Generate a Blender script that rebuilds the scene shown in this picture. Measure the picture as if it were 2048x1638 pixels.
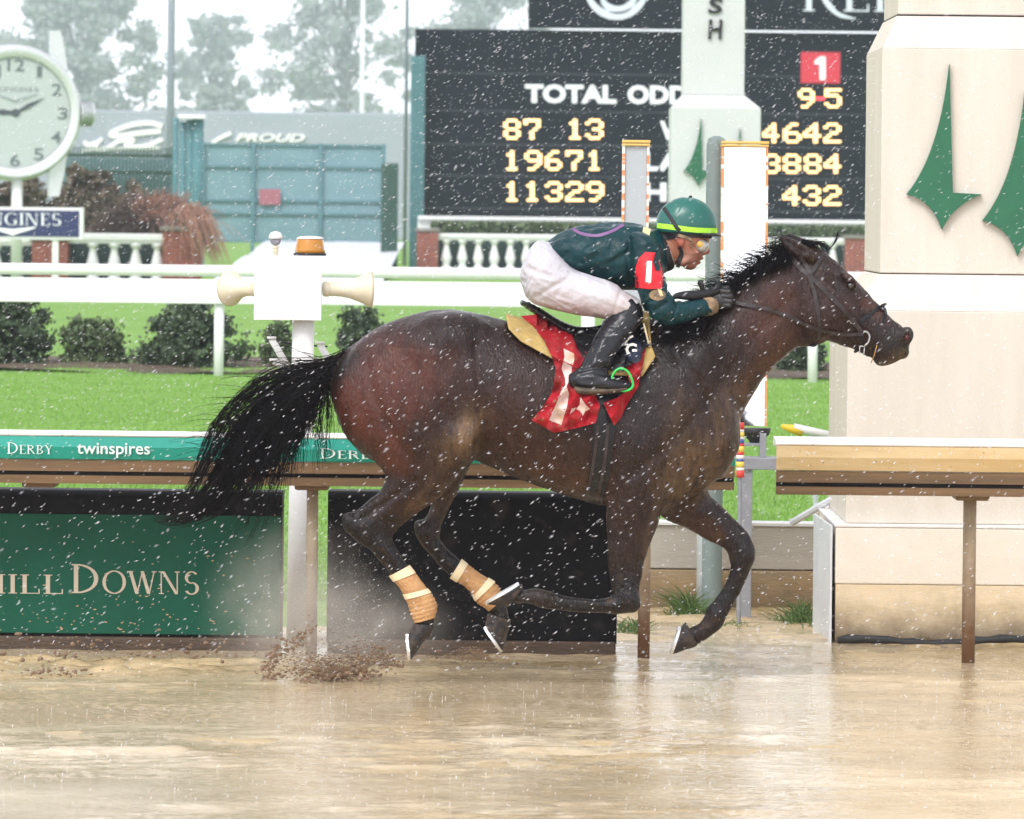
import bpy, bmesh, math, random
import numpy as np
from mathutils import Vector, Matrix
from mathutils.bvhtree import BVHTree
from mathutils import geometry as mgeo

random.seed(7); np.random.seed(7)
for o in list(bpy.data.objects): bpy.data.objects.remove(o)
SC = bpy.context.scene
COL = SC.collection

# ------------------------------------------------------------ camera
# 2048x1638 photograph: 1 px = d / FPX metres at distance d; horizon on row YH
FPX, CAMY, CAMH, YH = 11250.0, 25.0, 2.11, 420.0
ROLL = math.radians(0.6)
cam_d = bpy.data.cameras.new('camera')
cam = bpy.data.objects.new('camera', cam_d); COL.objects.link(cam)
cam_d.sensor_width = 36.0
cam_d.lens = 36.0 * FPX / 2048.0
cam_d.shift_y = -(819.0 - YH) / 2048.0
cam_d.clip_start = 0.5; cam_d.clip_end = 4000
cam.location = (0, -CAMY, CAMH)
cam.rotation_euler = (math.radians(90), -ROLL, 0)
# rotation order: roll about the view axis first, then stand upright
cam.rotation_euler = (Matrix.Rotation(math.radians(90), 3, 'X') @ Matrix.Rotation(ROLL, 3, 'Z')).to_euler()
cam_d.dof.use_dof = True
cam_d.dof.focus_distance = CAMY - 0.2
cam_d.dof.aperture_fstop = 10.0
SC.camera = cam

# ------------------------------------------------------------ light: rain overcast
SUN_EL, SUN_AZ = math.radians(48), math.radians(205)      # azimuth from +Y, clockwise: behind the camera, a little to the left
world = bpy.data.worlds.new('World'); SC.world = world; world.use_nodes = True
wn = world.node_tree.nodes; wl = world.node_tree.links
bg = wn['Background']
sky = wn.new('ShaderNodeTexSky'); sky.sky_type = 'NISHITA'; sky.sun_disc = False
sky.sun_elevation = SUN_EL; sky.sun_rotation = SUN_AZ
sky.air_density = 2.0; sky.dust_density = 0.6; sky.ozone_density = 1.0
hsv = wn.new('ShaderNodeHueSaturation'); hsv.inputs['Saturation'].default_value = 0.0
tint = wn.new('ShaderNodeMixRGB'); tint.blend_type = 'MULTIPLY'; tint.inputs[0].default_value = 1.0; tint.inputs[2].default_value = (0.97, 0.985, 1.06, 1)      # even cloud cover
wl.new(sky.outputs[0], hsv.inputs['Color']); wl.new(hsv.outputs[0], tint.inputs[1]); wl.new(tint.outputs[0], bg.inputs['Color'])
bg.inputs['Strength'].default_value = 0.15
sun_d = bpy.data.lights.new('sun', 'SUN'); sun_d.energy = 1.2; sun_d.angle = math.radians(25); sun_d.color = (1.0, 0.95, 0.91)
sun = bpy.data.objects.new('sun', sun_d); COL.objects.link(sun)
sdir = Vector((math.sin(SUN_AZ) * math.cos(SUN_EL), math.cos(SUN_AZ) * math.cos(SUN_EL), math.sin(SUN_EL)))
sun.rotation_euler = sdir.to_track_quat('Z', 'Y').to_euler()
SC.view_settings.view_transform = 'Standard'; SC.view_settings.look = 'None'
SC.view_settings.gamma = 1.0; SC.view_settings.use_curve_mapping = False
SC.view_settings.exposure = 0.8
SC.cycles.use_denoising = True; SC.cycles.use_adaptive_sampling = True; SC.cycles.adaptive_threshold = 0.025
SC.cycles.max_bounces = 6; SC.cycles.volume_bounces = 1; SC.cycles.transparent_max_bounces = 12
SC.cycles.diffuse_bounces = 3; SC.cycles.glossy_bounces = 3
SC.cycles.caustics_reflective = False; SC.cycles.caustics_refractive = False

# ------------------------------------------------------------ measuring
_ca, _sa = math.cos(ROLL), math.sin(ROLL)
def P(px, py, Y=0.0):
    """photo pixel at depth Y (metres behind the horse's midline) -> world point"""
    u, v = px - 1024.0, py - YH
    u, v = u * _ca + v * _sa, -u * _sa + v * _ca
    s = (Y + CAMY) / FPX
    return Vector((u * s, Y, CAMH - v * s))
def PX(V):
    """world points (n,3) -> pixels (n,2)"""
    V = np.asarray(V, dtype=float); s = FPX / (V[:, 1] + CAMY)
    u = V[:, 0] * s; v = (CAMH - V[:, 2]) * s
    return np.stack([u * _ca - v * _sa + 1024.0, u * _sa + v * _ca + YH], 1)
def ypx(Y, z, px=1024):
    return YH + (CAMH - z) * FPX / (Y + CAMY)
def M(n, Y=0.0): return n * (Y + CAMY) / FPX      # pixels -> metres at depth Y

# ------------------------------------------------------------ objects
def wloc(o):
    v = Vector((0, 0, 0))
    while o is not None: v = v + o.location; o = o.parent
    return v
def tag(o, label=None, cat=None, group=None, kind=None):
    if label: o['label'] = label
    if cat: o['category'] = cat
    if group: o['group'] = group
    if kind: o['kind'] = kind
    return o
def thing(name, label, cat, loc=(0, 0, 0), group=None):
    o = bpy.data.objects.new(name, None); COL.objects.link(o); o.location = loc
    o.empty_display_size = 0.1
    return tag(o, label, cat, group)
def mesh(name, V, F, mat, parent=None, smooth=False, **kw):
    """V in world coordinates"""
    V = np.asarray(V, dtype=np.float64).reshape(-1, 3)
    off = wloc(parent) if parent is not None else Vector((0, 0, 0))
    me = bpy.data.meshes.new(name)
    V = V - np.array(off)
    if isinstance(F, np.ndarray):
        n = F.shape[1]
        me.vertices.add(len(V)); me.vertices.foreach_set('co', V.ravel())
        me.loops.add(F.size); me.loops.foreach_set('vertex_index', F.ravel().astype(np.int32))
        me.polygons.add(len(F)); me.polygons.foreach_set('loop_start', np.arange(0, F.size, n, dtype=np.int32))
        me.polygons.foreach_set('loop_total', np.full(len(F), n, dtype=np.int32)); me.update(calc_edges=True)
    else:
        me.from_pydata([tuple(v) for v in V], [], F); me.update()
    if smooth: me.polygons.foreach_set('use_smooth', np.ones(len(me.polygons), dtype=bool))
    if mat is not None: me.materials.append(mat)
    o = bpy.data.objects.new(name, me); COL.objects.link(o)
    if parent is not None: o.parent = parent
    return tag(o, **kw)
def link_copy(src, loc, parent=None, name=None):
    o = src.copy(); COL.objects.link(o); o.location = loc
    if parent is not None: o.parent = parent
    return o

class MB:
    """collects simple solids into one mesh"""
    def __init__(s): s.V = []; s.F = []
    def add(s, V, F):
        b = len(s.V); s.V += [tuple(v) for v in V]; s.F += [tuple(i + b for i in f) for f in F]; return s
    def box(s, x0, x1, y0, y1, z0, z1, bev=0.0):
        if bev <= 0:
            V = [(x0, y0, z0), (x1, y0, z0), (x1, y1, z0), (x0, y1, z0), (x0, y0, z1), (x1, y0, z1), (x1, y1, z1), (x0, y1, z1)]
            return s.add(V, [(0, 3, 2, 1), (4, 5, 6, 7), (0, 1, 5, 4), (1, 2, 6, 5), (2, 3, 7, 6), (3, 0, 4, 7)])
        bm = bmesh.new(); bmesh.ops.create_cube(bm, size=1.0)
        for v in bm.verts:
            v.co = Vector(((x0 + x1) / 2 + v.co.x * (x1 - x0), (y0 + y1) / 2 + v.co.y * (y1 - y0), (z0 + z1) / 2 + v.co.z * (z1 - z0)))
        bmesh.ops.bevel(bm, geom=list(bm.edges), offset=bev, segments=2, profile=0.5, affect='EDGES')
        bm.verts.index_update(); V = [v.co[:] for v in bm.verts]; F = [tuple(v.index for v in f.verts) for f in bm.faces]; bm.free()
        return s.add(V, F)
    def frustum(s, x0, x1, y0, y1, z0, X0, X1, Y0, Y1, z1):
        V = [(x0, y0, z0), (x1, y0, z0), (x1, y1, z0), (x0, y1, z0), (X0, Y0, z1), (X1, Y0, z1), (X1, Y1, z1), (X0, Y1, z1)]
        return s.add(V, [(0, 3, 2, 1), (4, 5, 6, 7), (0, 1, 5, 4), (1, 2, 6, 5), (2, 3, 7, 6), (3, 0, 4, 7)])
    def tube(s, pts, r, n=10, cap=True):
        """pts list of points, r float or list"""
        pts = [Vector(p) for p in pts]; m = len(pts)
        rs = [r] * m if not hasattr(r, '__len__') else list(r)
        V = []; F = []; prev = None
        for i in range(m):
            t = (pts[min(i + 1, m - 1)] - pts[max(i - 1, 0)]).normalized()
            if prev is None:
                a = Vector((0, 0, 1)) if abs(t.z) < 0.9 else Vector((1, 0, 0)); u = t.cross(a).normalized()
            else:
                u = (prev - t * prev.dot(t)).normalized()
            prev = u; w = t.cross(u)
            for k in range(n):
                a = 2 * math.pi * k / n; V.append(pts[i] + (u * math.cos(a) + w * math.sin(a)) * rs[i])
        for i in range(m - 1):
            for k in range(n):
                k2 = (k + 1) % n; F.append((i * n + k, i * n + k2, (i + 1) * n + k2, (i + 1) * n + k))
        if cap: F.append(tuple(range(n))[::-1]); F.append(tuple((m - 1) * n + k for k in range(n)))
        return s.add(V, F)
    def lathe(s, prof, c=(0, 0, 0), axis='Z', n=24, rot=None):
        """prof list of (radius, height)"""
        V = []; F = []; m = len(prof)
        for r, h in prof:
            for k in range(n):
                a = 2 * math.pi * k / n
                p = Vector((r * math.cos(a), r * math.sin(a), h))
                if axis == 'X': p = Vector((p.z, p.x, p.y))
                if axis == 'Y': p = Vector((p.x, p.z, p.y))
                if rot is not None: p = rot @ p
                V.append(p + Vector(c))
        for i in range(m - 1):
            for k in range(n):
                k2 = (k + 1) % n; F.append((i * n + k, i * n + k2, (i + 1) * n + k2, (i + 1) * n + k))
        F.append(tuple(range(n))[::-1]); F.append(tuple((m - 1) * n + k for k in range(n)))
        return s.add(V, F)
    def prism(s, poly, y0, y1):
        """poly [(x,z)] extruded along y"""
        n = len(poly); V = [(x, y0, z) for x, z in poly] + [(x, y1, z) for x, z in poly]
        F = [tuple(range(n)), tuple(range(2 * n - 1, n - 1, -1))] + [(i, (i + 1) % n, n + (i + 1) % n, n + i) for i in range(n)]
        F = [f[::-1] for f in F]
        return s.add(V, F)
    def profile_x(s, prof, x0, x1):
        """closed profile [(y,z)] extruded along x"""
        n = len(prof); V = [(x0, y, z) for y, z in prof] + [(x1, y, z) for y, z in prof]
        F = [tuple(range(n)), tuple(range(2 * n - 1, n - 1, -1))] + [(i, n + i, n + (i + 1) % n, (i + 1) % n) for i in range(n)]
        return s.add(V, F)
    def build(s, name, mat, parent=None, smooth=False, **kw):
        o = mesh(name, s.V, s.F, mat, parent, smooth, **kw)
        bm = bmesh.new(); bm.from_mesh(o.data); bmesh.ops.recalc_face_normals(bm, faces=bm.faces); bm.to_mesh(o.data); bm.free()
        return o
def autosmooth(o, ang=40):
    me = o.data
    me.polygons.foreach_set('use_smooth', np.ones(len(me.polygons), dtype=bool))
    bm = bmesh.new(); bm.from_mesh(me); lim = math.radians(ang)
    for e in bm.edges:
        e.smooth = (len(e.link_faces) == 2 and e.calc_face_angle(0) < lim)
    bm.to_mesh(me); bm.free(); return o

# ------------------------------------------------------------ materials
def nd(t, typ, **inp):
    n = t.nodes.new(typ)
    for k, v in inp.items():
        k2 = k.replace('_', ' ')
        if k2 in n.inputs: n.inputs[k2].default_value = v
    return n
def pm(name, col, rough=0.6, metal=0.0, spec=0.5, var=0.0, vscale=4.0, col2=None, bump=0.0, bscale=40.0, stretch=(1, 1, 1), coat=0.0, trans=0.0, sheen=0.0, detail=5.0, attr=None, thr=None, rvar=0.0, fleck=None, emit=None, estr=1.0):
    """Principled with noise: col -> col2 mix (or value variation), bump"""
    m = bpy.data.materials.new(name); m.use_nodes = True; t = m.node_tree; b = t.nodes['Principled BSDF']
    L = t.links
    b.inputs['Base Color'].default_value = (*col, 1); b.inputs['Roughness'].default_value = rough
    b.inputs['Metallic'].default_value = metal; b.inputs['Specular IOR Level'].default_value = spec
    b.inputs['Coat Weight'].default_value = coat; b.inputs['Coat Roughness'].default_value = 0.12
    b.inputs['Transmission Weight'].default_value = trans
    b.inputs['Sheen Weight'].default_value = sheen
    if emit is not None:
        b.inputs['Emission Color'].default_value = (*emit, 1); b.inputs['Emission Strength'].default_value = estr
    tc = t.nodes.new('ShaderNodeTexCoord'); mp = t.nodes.new('ShaderNodeMapping'); mp.inputs['Scale'].default_value = stretch
    geo = t.nodes.new('ShaderNodeNewGeometry')
    L.new(geo.outputs['Position'], mp.inputs['Vector'])
    if col2 is not None or var > 0 or rvar > 0:
        nz = nd(t, 'ShaderNodeTexNoise', Scale=vscale, Detail=detail, Roughness=0.6); L.new(mp.outputs[0], nz.inputs['Vector'])
        rp = t.nodes.new('ShaderNodeValToRGB'); L.new(nz.outputs['Fac'], rp.inputs[0])
        lo, hi = thr if thr else (0.3, 0.7)
        rp.color_ramp.elements[0].position = lo; rp.color_ramp.elements[1].position = hi
        c2 = col2 if col2 is not None else tuple(c * (1 - var) for c in col)
        rp.color_ramp.elements[0].color = (*col, 1); rp.color_ramp.elements[1].color = (*c2, 1)
        if col2 is not None or var > 0: L.new(rp.outputs[0], b.inputs['Base Color'])
        if rvar > 0:
            mr = t.nodes.new('ShaderNodeMapRange'); L.new(nz.outputs['Fac'], mr.inputs[0])
            mr.inputs[1].default_value = 0.3; mr.inputs[2].default_value = 0.7
            mr.inputs[3].default_value = max(0.02, rough - rvar); mr.inputs[4].default_value = min(1, rough + rvar); L.new(mr.outputs[0], b.inputs['Roughness'])
    if attr:
        at = t.nodes.new('ShaderNodeAttribute'); at.attribute_name = attr
        L.new(at.outputs['Color'], b.inputs['Base Color'])
    if fleck is not None:       # dried splashes on top of the colour
        fc, fs, lo_, hi_ = fleck
        fn = nd(t, 'ShaderNodeTexNoise', Scale=fs, Detail=3.0, Roughness=.6); L.new(geo.outputs['Position'], fn.inputs['Vector'])
        fr = t.nodes.new('ShaderNodeValToRGB'); L.new(fn.outputs['Fac'], fr.inputs[0]); fr.color_ramp.elements[0].position = lo_; fr.color_ramp.elements[1].position = hi_
        fm = t.nodes.new('ShaderNodeMixRGB'); L.new(fr.outputs[0], fm.inputs[0]); fm.inputs[2].default_value = (*fc, 1)
        if b.inputs['Base Color'].links: L.new(b.inputs['Base Color'].links[0].from_socket, fm.inputs[1])
        else: fm.inputs[1].default_value = (*col, 1)
        L.new(fm.outputs[0], b.inputs['Base Color'])
    if bump > 0:
        nb = nd(t, 'ShaderNodeTexNoise', Scale=bscale, Detail=4.0); L.new(mp.outputs[0], nb.inputs['Vector'])
        bp = nd(t, 'ShaderNodeBump', Strength=bump, Distance=0.02); L.new(nb.outputs['Fac'], bp.inputs['Height']); L.new(bp.outputs[0], b.inputs['Normal'])
    return m
# ------------------------------------------------------------ solid modelling on a distance grid
def catmull(S, n):
    """S (m,k) stations -> densified"""
    S = np.asarray(S, float); m = len(S)
    if m < 3 or n <= 1:
        out = []
        for i in range(m - 1):
            for j in range(max(n, 1)): out.append(S[i] + (S[i + 1] - S[i]) * j / max(n, 1))
        return np.array(out + [S[-1]])
    E = np.vstack([2 * S[0] - S[1], S, 2 * S[-1] - S[-2]]); out = []
    for i in range(1, m):
        p0, p1, p2, p3 = E[i - 1], E[i], E[i + 1], E[i + 2]
        for j in range(n):
            t = j / n
            out.append(0.5 * (2 * p1 + (p2 - p0) * t + (2 * p0 - 5 * p1 + 4 * p2 - p3) * t * t + (3 * p1 - p0 - 3 * p2 + p3) * t ** 3))
    return np.array(out + [S[-1]])
def pairs(L, n=3, grow=0.0):
    """L of (ax,ay,bx,by,Y,halfdepth m): two outline pixels -> stations (x,Y,z,r,ry,nx,nz)"""
    S = []
    for ax, ay, bx, by, Y, ry in L:
        a, b = P(ax, ay, Y), P(bx, by, Y); c = (a + b) / 2; d = (b - a); r = d.length / 2
        S.append((c.x, Y, c.z, r + grow, ry + grow, d.x / (2 * r), d.z / (2 * r)))
    S = catmull(S, n); S[:, 3:5] = np.maximum(S[:, 3:5], 0.003)
    S[:, 5:] /= np.linalg.norm(S[:, 5:], axis=1, keepdims=True)
    return S
def vnoise(p, seed=0):
    """smooth value noise on points (...,3) -> [-1,1]"""
    i = np.floor(p).astype(np.int64); f = p - i; f = f * f * (3 - 2 * f)
    def h(ix, iy, iz):
        n = (ix * 374761393 + iy * 668265263 + iz * 1274126177 + seed * 974711) & 0xffffffff
        n = ((n ^ (n >> 13)) * 1274126177) & 0xffffffff
        return ((n ^ (n >> 16)) & 0xffff) / 32767.5 - 1.0
    r = 0
    for dx in (0, 1):
        wx = f[..., 0] if dx else 1 - f[..., 0]
        for dy in (0, 1):
            wy = f[..., 1] if dy else 1 - f[..., 1]
            for dz in (0, 1):
                wz = f[..., 2] if dz else 1 - f[..., 2]
                r = r + wx * wy * wz * h(i[..., 0] + dx, i[..., 1] + dy, i[..., 2] + dz)
    return r
class Field:
    def __init__(s, lo, hi, h):
        s.lo = np.array(lo, float); s.h = h
        s.n = np.ceil((np.array(hi, float) - s.lo) / h).astype(int) + 1
        s.ax = [s.lo[i] + h * np.arange(s.n[i]) for i in range(3)]
        s.f = np.full(s.n, 0.25, dtype=np.float32)
    def sl(s, lo, hi):
        a = np.clip(np.floor((np.asarray(lo) - s.lo) / s.h).astype(int), 0, s.n - 1); b = np.clip(np.ceil((np.asarray(hi) - s.lo) / s.h).astype(int) + 1, 1, s.n)
        if np.any(b <= a): return None
        return tuple(slice(a[i], b[i]) for i in range(3))
    def axes(s, q): return s.ax[0][q[0]][:, None, None].astype(np.float32), s.ax[1][q[1]][None, :, None].astype(np.float32), s.ax[2][q[2]][None, None, :].astype(np.float32)
    def comb(s, q, d, k, sub=False):
        f = s.f[q]
        if sub:
            d = -d; h = np.maximum(k - np.abs(f - d), 0) / k; s.f[q] = np.maximum(f, d) + h * h * k / 4
        else:
            h = np.maximum(k - np.abs(f - d), 0) / k; s.f[q] = np.minimum(f, d) - h * h * k / 4
    def loft(s, S, k=0.02, sub=False, mirror=False, capr=0.035):
        S = np.asarray(S, float); mg = 0.05 + k
        if mirror:
            S = S.copy(); S[:, 1] *= -1
        R = np.maximum(S[:, 3], S[:, 4])[:, None] + mg
        q = s.sl((S[:, :3] - R).min(0), (S[:, :3] + R).max(0))
        if q is None: return
        D = np.full([t.stop - t.start for t in q], 0.3, dtype=np.float32); o = np.array([t.start for t in q])
        for i in range(len(S) - 1):
            a, b = S[i], S[i + 1]; r = max(a[3], a[4], b[3], b[4]) + mg
            q1 = s.sl(np.minimum(a[:3], b[:3]) - r, np.maximum(a[:3], b[:3]) + r)
            if q1 is None: continue
            q1 = tuple(slice(max(q1[j].start, q[j].start), min(q1[j].stop, q[j].stop)) for j in range(3))
            if any(t.stop <= t.start for t in q1): continue
            X, Y, Z = s.axes(q1)
            # section lines run from one outline to the other: find the section through each grid point
            cx, cz, dcx, dcz = a[0], a[2], b[0] - a[0], b[2] - a[2]
            mx, mz, dmx, dmz = -a[6], a[5], -(b[6] - a[6]), b[5] - a[5]
            ex = X - cx; ez = Z - cz
            qa = -(dcx * dmx + dcz * dmz); qb = ex * dmx + ez * dmz - (dcx * mx + dcz * mz); qc = ex * mx + ez * mz
            ds = np.sqrt(np.maximum(qb * qb - 4 * qa * qc, 0)); qq_ = -0.5 * (qb + np.where(qb < 0, -1, 1) * ds)
            t0 = qc / np.where(np.abs(qq_) < 1e-7, 1e-7, qq_); t = np.clip(t0, 0, 1)
            ex = X - cx - dcx * t; ez = Z - cz - dcz * t; ux = mx + dmx * t; uz = mz + dmz * t
            il = 1 / np.sqrt(ux * ux + uz * uz); ux *= il; uz *= il
            e = np.where(t == t0, 0, ex * ux + ez * uz); sd = ex * uz - ez * ux
            rr = a[3] + (b[3] - a[3]) * t; ry = a[4] + (b[4] - a[4]) * t; yc = a[1] + (b[1] - a[1]) * t; rc = np.minimum(rr, capr)
            d = (np.sqrt(sd * sd / (rr * rr) + e * e / (rc * rc) + ((Y - yc) / ry) ** 2) - 1) * np.minimum(rr, ry)
            qq = tuple(slice(q1[j].start - o[j], q1[j].stop - o[j]) for j in range(3))
            D[qq] = np.minimum(D[qq], d)
        s.comb(q, D, k, sub)
    def ell(s, c, r, k=0.02, ang=0.0, sub=False, mirror=False):
        """ellipsoid, rotated in the xz plane"""
        c = np.array(c, float); 
        if mirror: c[1] *= -1
        m = max(r) + 0.05 + k; q = s.sl(c - m, c + m)
        if q is None: return
        X, Y, Z = s.axes(q); ca, sa = math.cos(ang), math.sin(ang)
        u = (X - c[0]) * ca + (Z - c[2]) * sa; w = -(X - c[0]) * sa + (Z - c[2]) * ca
        d = (np.sqrt((u / r[0]) ** 2 + ((Y - c[1]) / r[1]) ** 2 + (w / r[2]) ** 2) - 1) * min(r)
        s.comb(q, d, k, sub)
    def cap(s, a, b, ra, rb, k=0.01, sub=False):
        a = np.array(a, float); b = np.array(b, float); m = max(ra, rb) + 0.04 + k
        q = s.sl(np.minimum(a, b) - m, np.maximum(a, b) + m)
        if q is None: return
        X, Y, Z = s.axes(q); u = b - a; L2 = (u * u).sum() + 1e-9
        t = np.clip(((X - a[0]) * u[0] + (Y - a[1]) * u[1] + (Z - a[2]) * u[2]) / L2, 0, 1)
        d = np.sqrt((X - a[0] - u[0] * t) ** 2 + (Y - a[1] - u[1] * t) ** 2 + (Z - a[2] - u[2] * t) ** 2) - (ra + (rb - ra) * t)
        s.comb(q, d, k, sub)
    def pxgrid(s):
        """pixel coordinates of the (x,z) grid at Y=0"""
        sc = FPX / CAMY; u = s.ax[0][:, None] * sc; v = (CAMH - s.ax[2])[None, :] * sc
        return u * _ca - v * _sa + 1024, u * _sa + v * _ca + YH
    def carve(s, lines):
        """lines: (pts px, depth m, width px): grooves (+) and ridges (-) in side view"""
        U, W = s.pxgrid()
        for pts, dep, wid in lines:
            pts = np.array(pts, float); best = np.full(U.shape, 1e9)
            for i in range(max(len(pts) - 1, 1)):
                a = pts[i]; b = pts[min(i + 1, len(pts) - 1)]; d = b - a; L2 = (d * d).sum() + 1e-9
                t = np.clip(((U - a[0]) * d[0] + (W - a[1]) * d[1]) / L2, 0, 1)
                best = np.minimum(best, (U - a[0] - d[0] * t) ** 2 + (W - a[1] - d[1] * t) ** 2)
            s.f += (dep * np.exp(-best / (wid * wid)))[:, None, :].astype(np.float32)
    def fold(s, amp, freq, seed=0, rot=0.0):
        """sharp-crested folds"""
        m = np.abs(s.f) < 0.04; p = s.lo + np.argwhere(m) * s.h; ca, sa = math.cos(rot), math.sin(rot)
        p = np.stack([p[:, 0] * ca + p[:, 2] * sa, p[:, 1], -p[:, 0] * sa + p[:, 2] * ca], 1)
        n = vnoise(p * np.array(freq), seed); s.f[m] += (amp * (np.abs(n) * 2.2 - .6)).astype(np.float32)
    def wrinkle(s, amp, freq, seed=0):
        m = np.abs(s.f) < 0.04; I = np.argwhere(m)
        p = s.lo + I * s.h
        s.f[m] += (amp * vnoise(p * np.array(freq), seed)).astype(np.float32)
    def nets(s, iso=0.0):
        return surface_nets(s.f - iso if iso else s.f, s.lo, s.h)
def surface_nets(f, lo, h):
    neg = f < 0; nx, ny, nz = f.shape
    cs = np.zeros((nx - 1, ny - 1, nz - 1), dtype=np.int8)
    for dx in (0, 1):
        for dy in (0, 1):
            for dz in (0, 1):
                cs += neg[dx:nx - 1 + dx, dy:ny - 1 + dy, dz:nz - 1 + dz]
    act = (cs > 0) & (cs < 8); I = np.argwhere(act); idx = np.full(act.shape, -1, dtype=np.int64); idx[act] = np.arange(len(I))
    acc = np.zeros((len(I), 3)); cnt = np.zeros(len(I))
    C = [(dx, dy, dz) for dx in (0, 1) for dy in (0, 1) for dz in (0, 1)]
    for a in range(8):
        for b in range(a + 1, 8):
            A, B = np.array(C[a]), np.array(C[b])
            if np.abs(A - B).sum() != 1: continue
            fa = f[I[:, 0] + A[0], I[:, 1] + A[1], I[:, 2] + A[2]].astype(float); fb = f[I[:, 0] + B[0], I[:, 1] + B[1], I[:, 2] + B[2]].astype(float)
            m = (fa < 0) != (fb < 0); t = np.where(m, fa / np.where(m, fa - fb, 1), 0)
            acc += np.where(m[:, None], A + (B - A) * t[:, None], 0); cnt += m
    V = lo + (I + acc / cnt[:, None]) * h
    Q = []
    for ax in range(3):
        u, v = [(1, 2), (2, 0), (0, 1)][ax]
        n0 = [slice(None)] * 3; n1 = [slice(None)] * 3
        n0[ax] = slice(0, f.shape[ax] - 1); n1[ax] = slice(1, f.shape[ax])
        ch = neg[tuple(n0)] != neg[tuple(n1)]; J = np.argwhere(ch)
        ok = np.all([(J[:, u] > 0), (J[:, v] > 0), (J[:, u] < f.shape[u] - 1), (J[:, v] < f.shape[v] - 1)], axis=0); J = J[ok]
        def cell(du, dv):
            K = J.copy(); K[:, u] -= du; K[:, v] -= dv; return idx[K[:, 0], K[:, 1], K[:, 2]]
        q = np.stack([cell(1, 1), cell(0, 1), cell(0, 0), cell(1, 0)], 1)
        fl = ~neg[J[:, 0], J[:, 1], J[:, 2]]; q[fl] = q[fl][:, ::-1]; Q.append(q)
    return V, np.vstack(Q)
def relax(V, F, it=2, lam=0.5):
    """Taubin smoothing of a quad mesh"""
    n = len(V); e = np.vstack([F[:, [0, 1]], F[:, [1, 2]], F[:, [2, 3]], F[:, [3, 0]]])
    deg = np.bincount(e.ravel(), minlength=n).astype(float)
    for i in range(it):
        for l in (lam, -lam * 1.02):
            S = np.zeros_like(V)
            for c in range(3):
                S[:, c] = np.bincount(e[:, 0], V[e[:, 1], c], n) + np.bincount(e[:, 1], V[e[:, 0], c], n)
            V = V + l * (S / np.maximum(deg, 1)[:, None] - V)
    return V
def paint(o, name, cols):
    a = o.data.attributes.new(name, 'FLOAT_COLOR', 'POINT')
    C = np.ones((len(cols), 4), dtype=np.float32); C[:, :3] = cols; a.data.foreach_set('color', C.ravel())
def bvh(*objs):
    V = []; F = []
    for o in objs:
        b = len(V); w = wloc(o); V += [v.co + w for v in o.data.vertices]; F += [tuple(i + b for i in p.vertices) for p in o.data.polygons]
    return BVHTree.FromPolygons(V, F)
CAMP = Vector((0, -CAMY, CAMH))
def cast(tree, px, py):
    d = (P(px, py, 0) - CAMP).normalized()
    h = tree.ray_cast(CAMP, d)
    return (h[0], d) if h[0] is not None else (None, d)
def drape(name, poly, tree, off, th, mat, parent, step=5.0, wave=None, ydef=0.0, smooth=True, far=None, **kw):
    """cloth or leather of outline poly (px) lying on what tree holds, off metres clear of it, th thick"""
    B = []
    n = len(poly)
    for i in range(n):
        a = Vector(poly[i]); b = Vector(poly[(i + 1) % n]); m = max(1, int((b - a).length / step))
        for j in range(m): B.append(a + (b - a) * j / m)
    nb = len(B); pts = list(B)
    xs = [p[0] for p in poly]; ys = [p[1] for p in poly]
    x = min(xs) + step / 2; r = 0
    while x < max(xs):
        y = min(ys) + step / 2 + (r % 2) * step / 2; r += 1
        while y < max(ys):
            p = Vector((x, y)); ins = False; dm = 1e9
            for i in range(nb):
                a, b = B[i], B[(i + 1) % nb]
                if (a.y > y) != (b.y > y) and x < (b.x - a.x) * (y - a.y) / (b.y - a.y) + a.x: ins = not ins
                dm = min(dm, (a - p).length_squared)
            if ins and dm > (step * 0.5) ** 2: pts.append(p)
            y += step
        x += step
    res = mgeo.delaunay_2d_cdt(pts, [(i, (i + 1) % nb) for i in range(nb)], [], 1, 1e-4)
    v2, fs = res[0], res[2]
    dep = []; dirs = []
    for p in v2:
        h, d = cast(tree, p.x, p.y); dirs.append(d)
        dd = (h - CAMP).length if h is not None else None
        if dd is not None and far is not None and dd > far + CAMY: dd = None
        dep.append(dd)
    known = [(v2[i], dep[i]) for i in range(len(dep)) if dep[i] is not None]
    if not known: known = [(v2[0], CAMY + ydef)]
    for i in range(len(dep)):
        if dep[i] is None:
            dep[i] = min(known, key=lambda t: (t[0] - v2[i]).length_squared)[1]
    D = np.array(dep)
    # even out sharp steps
    nbr = [[] for _ in v2]
    for f in fs:
        for i in range(len(f)): nbr[f[i]].append(f[(i + 1) % len(f)]); nbr[f[(i + 1) % len(f)]].append(f[i])
    for it in range(2):
        D2 = D.copy()
        for i, l in enumerate(nbr):
            if l: D2[i] = min(D[i], 0.5 * D[i] + 0.5 * np.mean(D[l]))
        D = D2
    V = []
    for i, p in enumerate(v2):
        w = wave(p.x, p.y) if wave else 0.0
        V.append(CAMP + dirs[i] * (D[i] - off - w))
    nv = len(V); V2 = V + [V[i] + dirs[i] * th for i in range(nv)]
    F = [tuple(f) for f in fs] + [tuple(i + nv for i in f[::-1]) for f in fs]
    cnt = {}
    for f in fs:
        for i in range(len(f)):
            a, b = f[i], f[(i + 1) % len(f)]; cnt[(a, b)] = 1
    for (a, b) in cnt:
        if (b, a) not in cnt: F.append((b, a, a + nv, b + nv))
    o = mesh(name, V2, F, mat, parent, smooth, **kw)
    bm = bmesh.new(); bm.from_mesh(o.data); bmesh.ops.recalc_face_normals(bm, faces=bm.faces); bm.to_mesh(o.data); bm.free()
    if smooth: autosmooth(o, 50)
    return o
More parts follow.
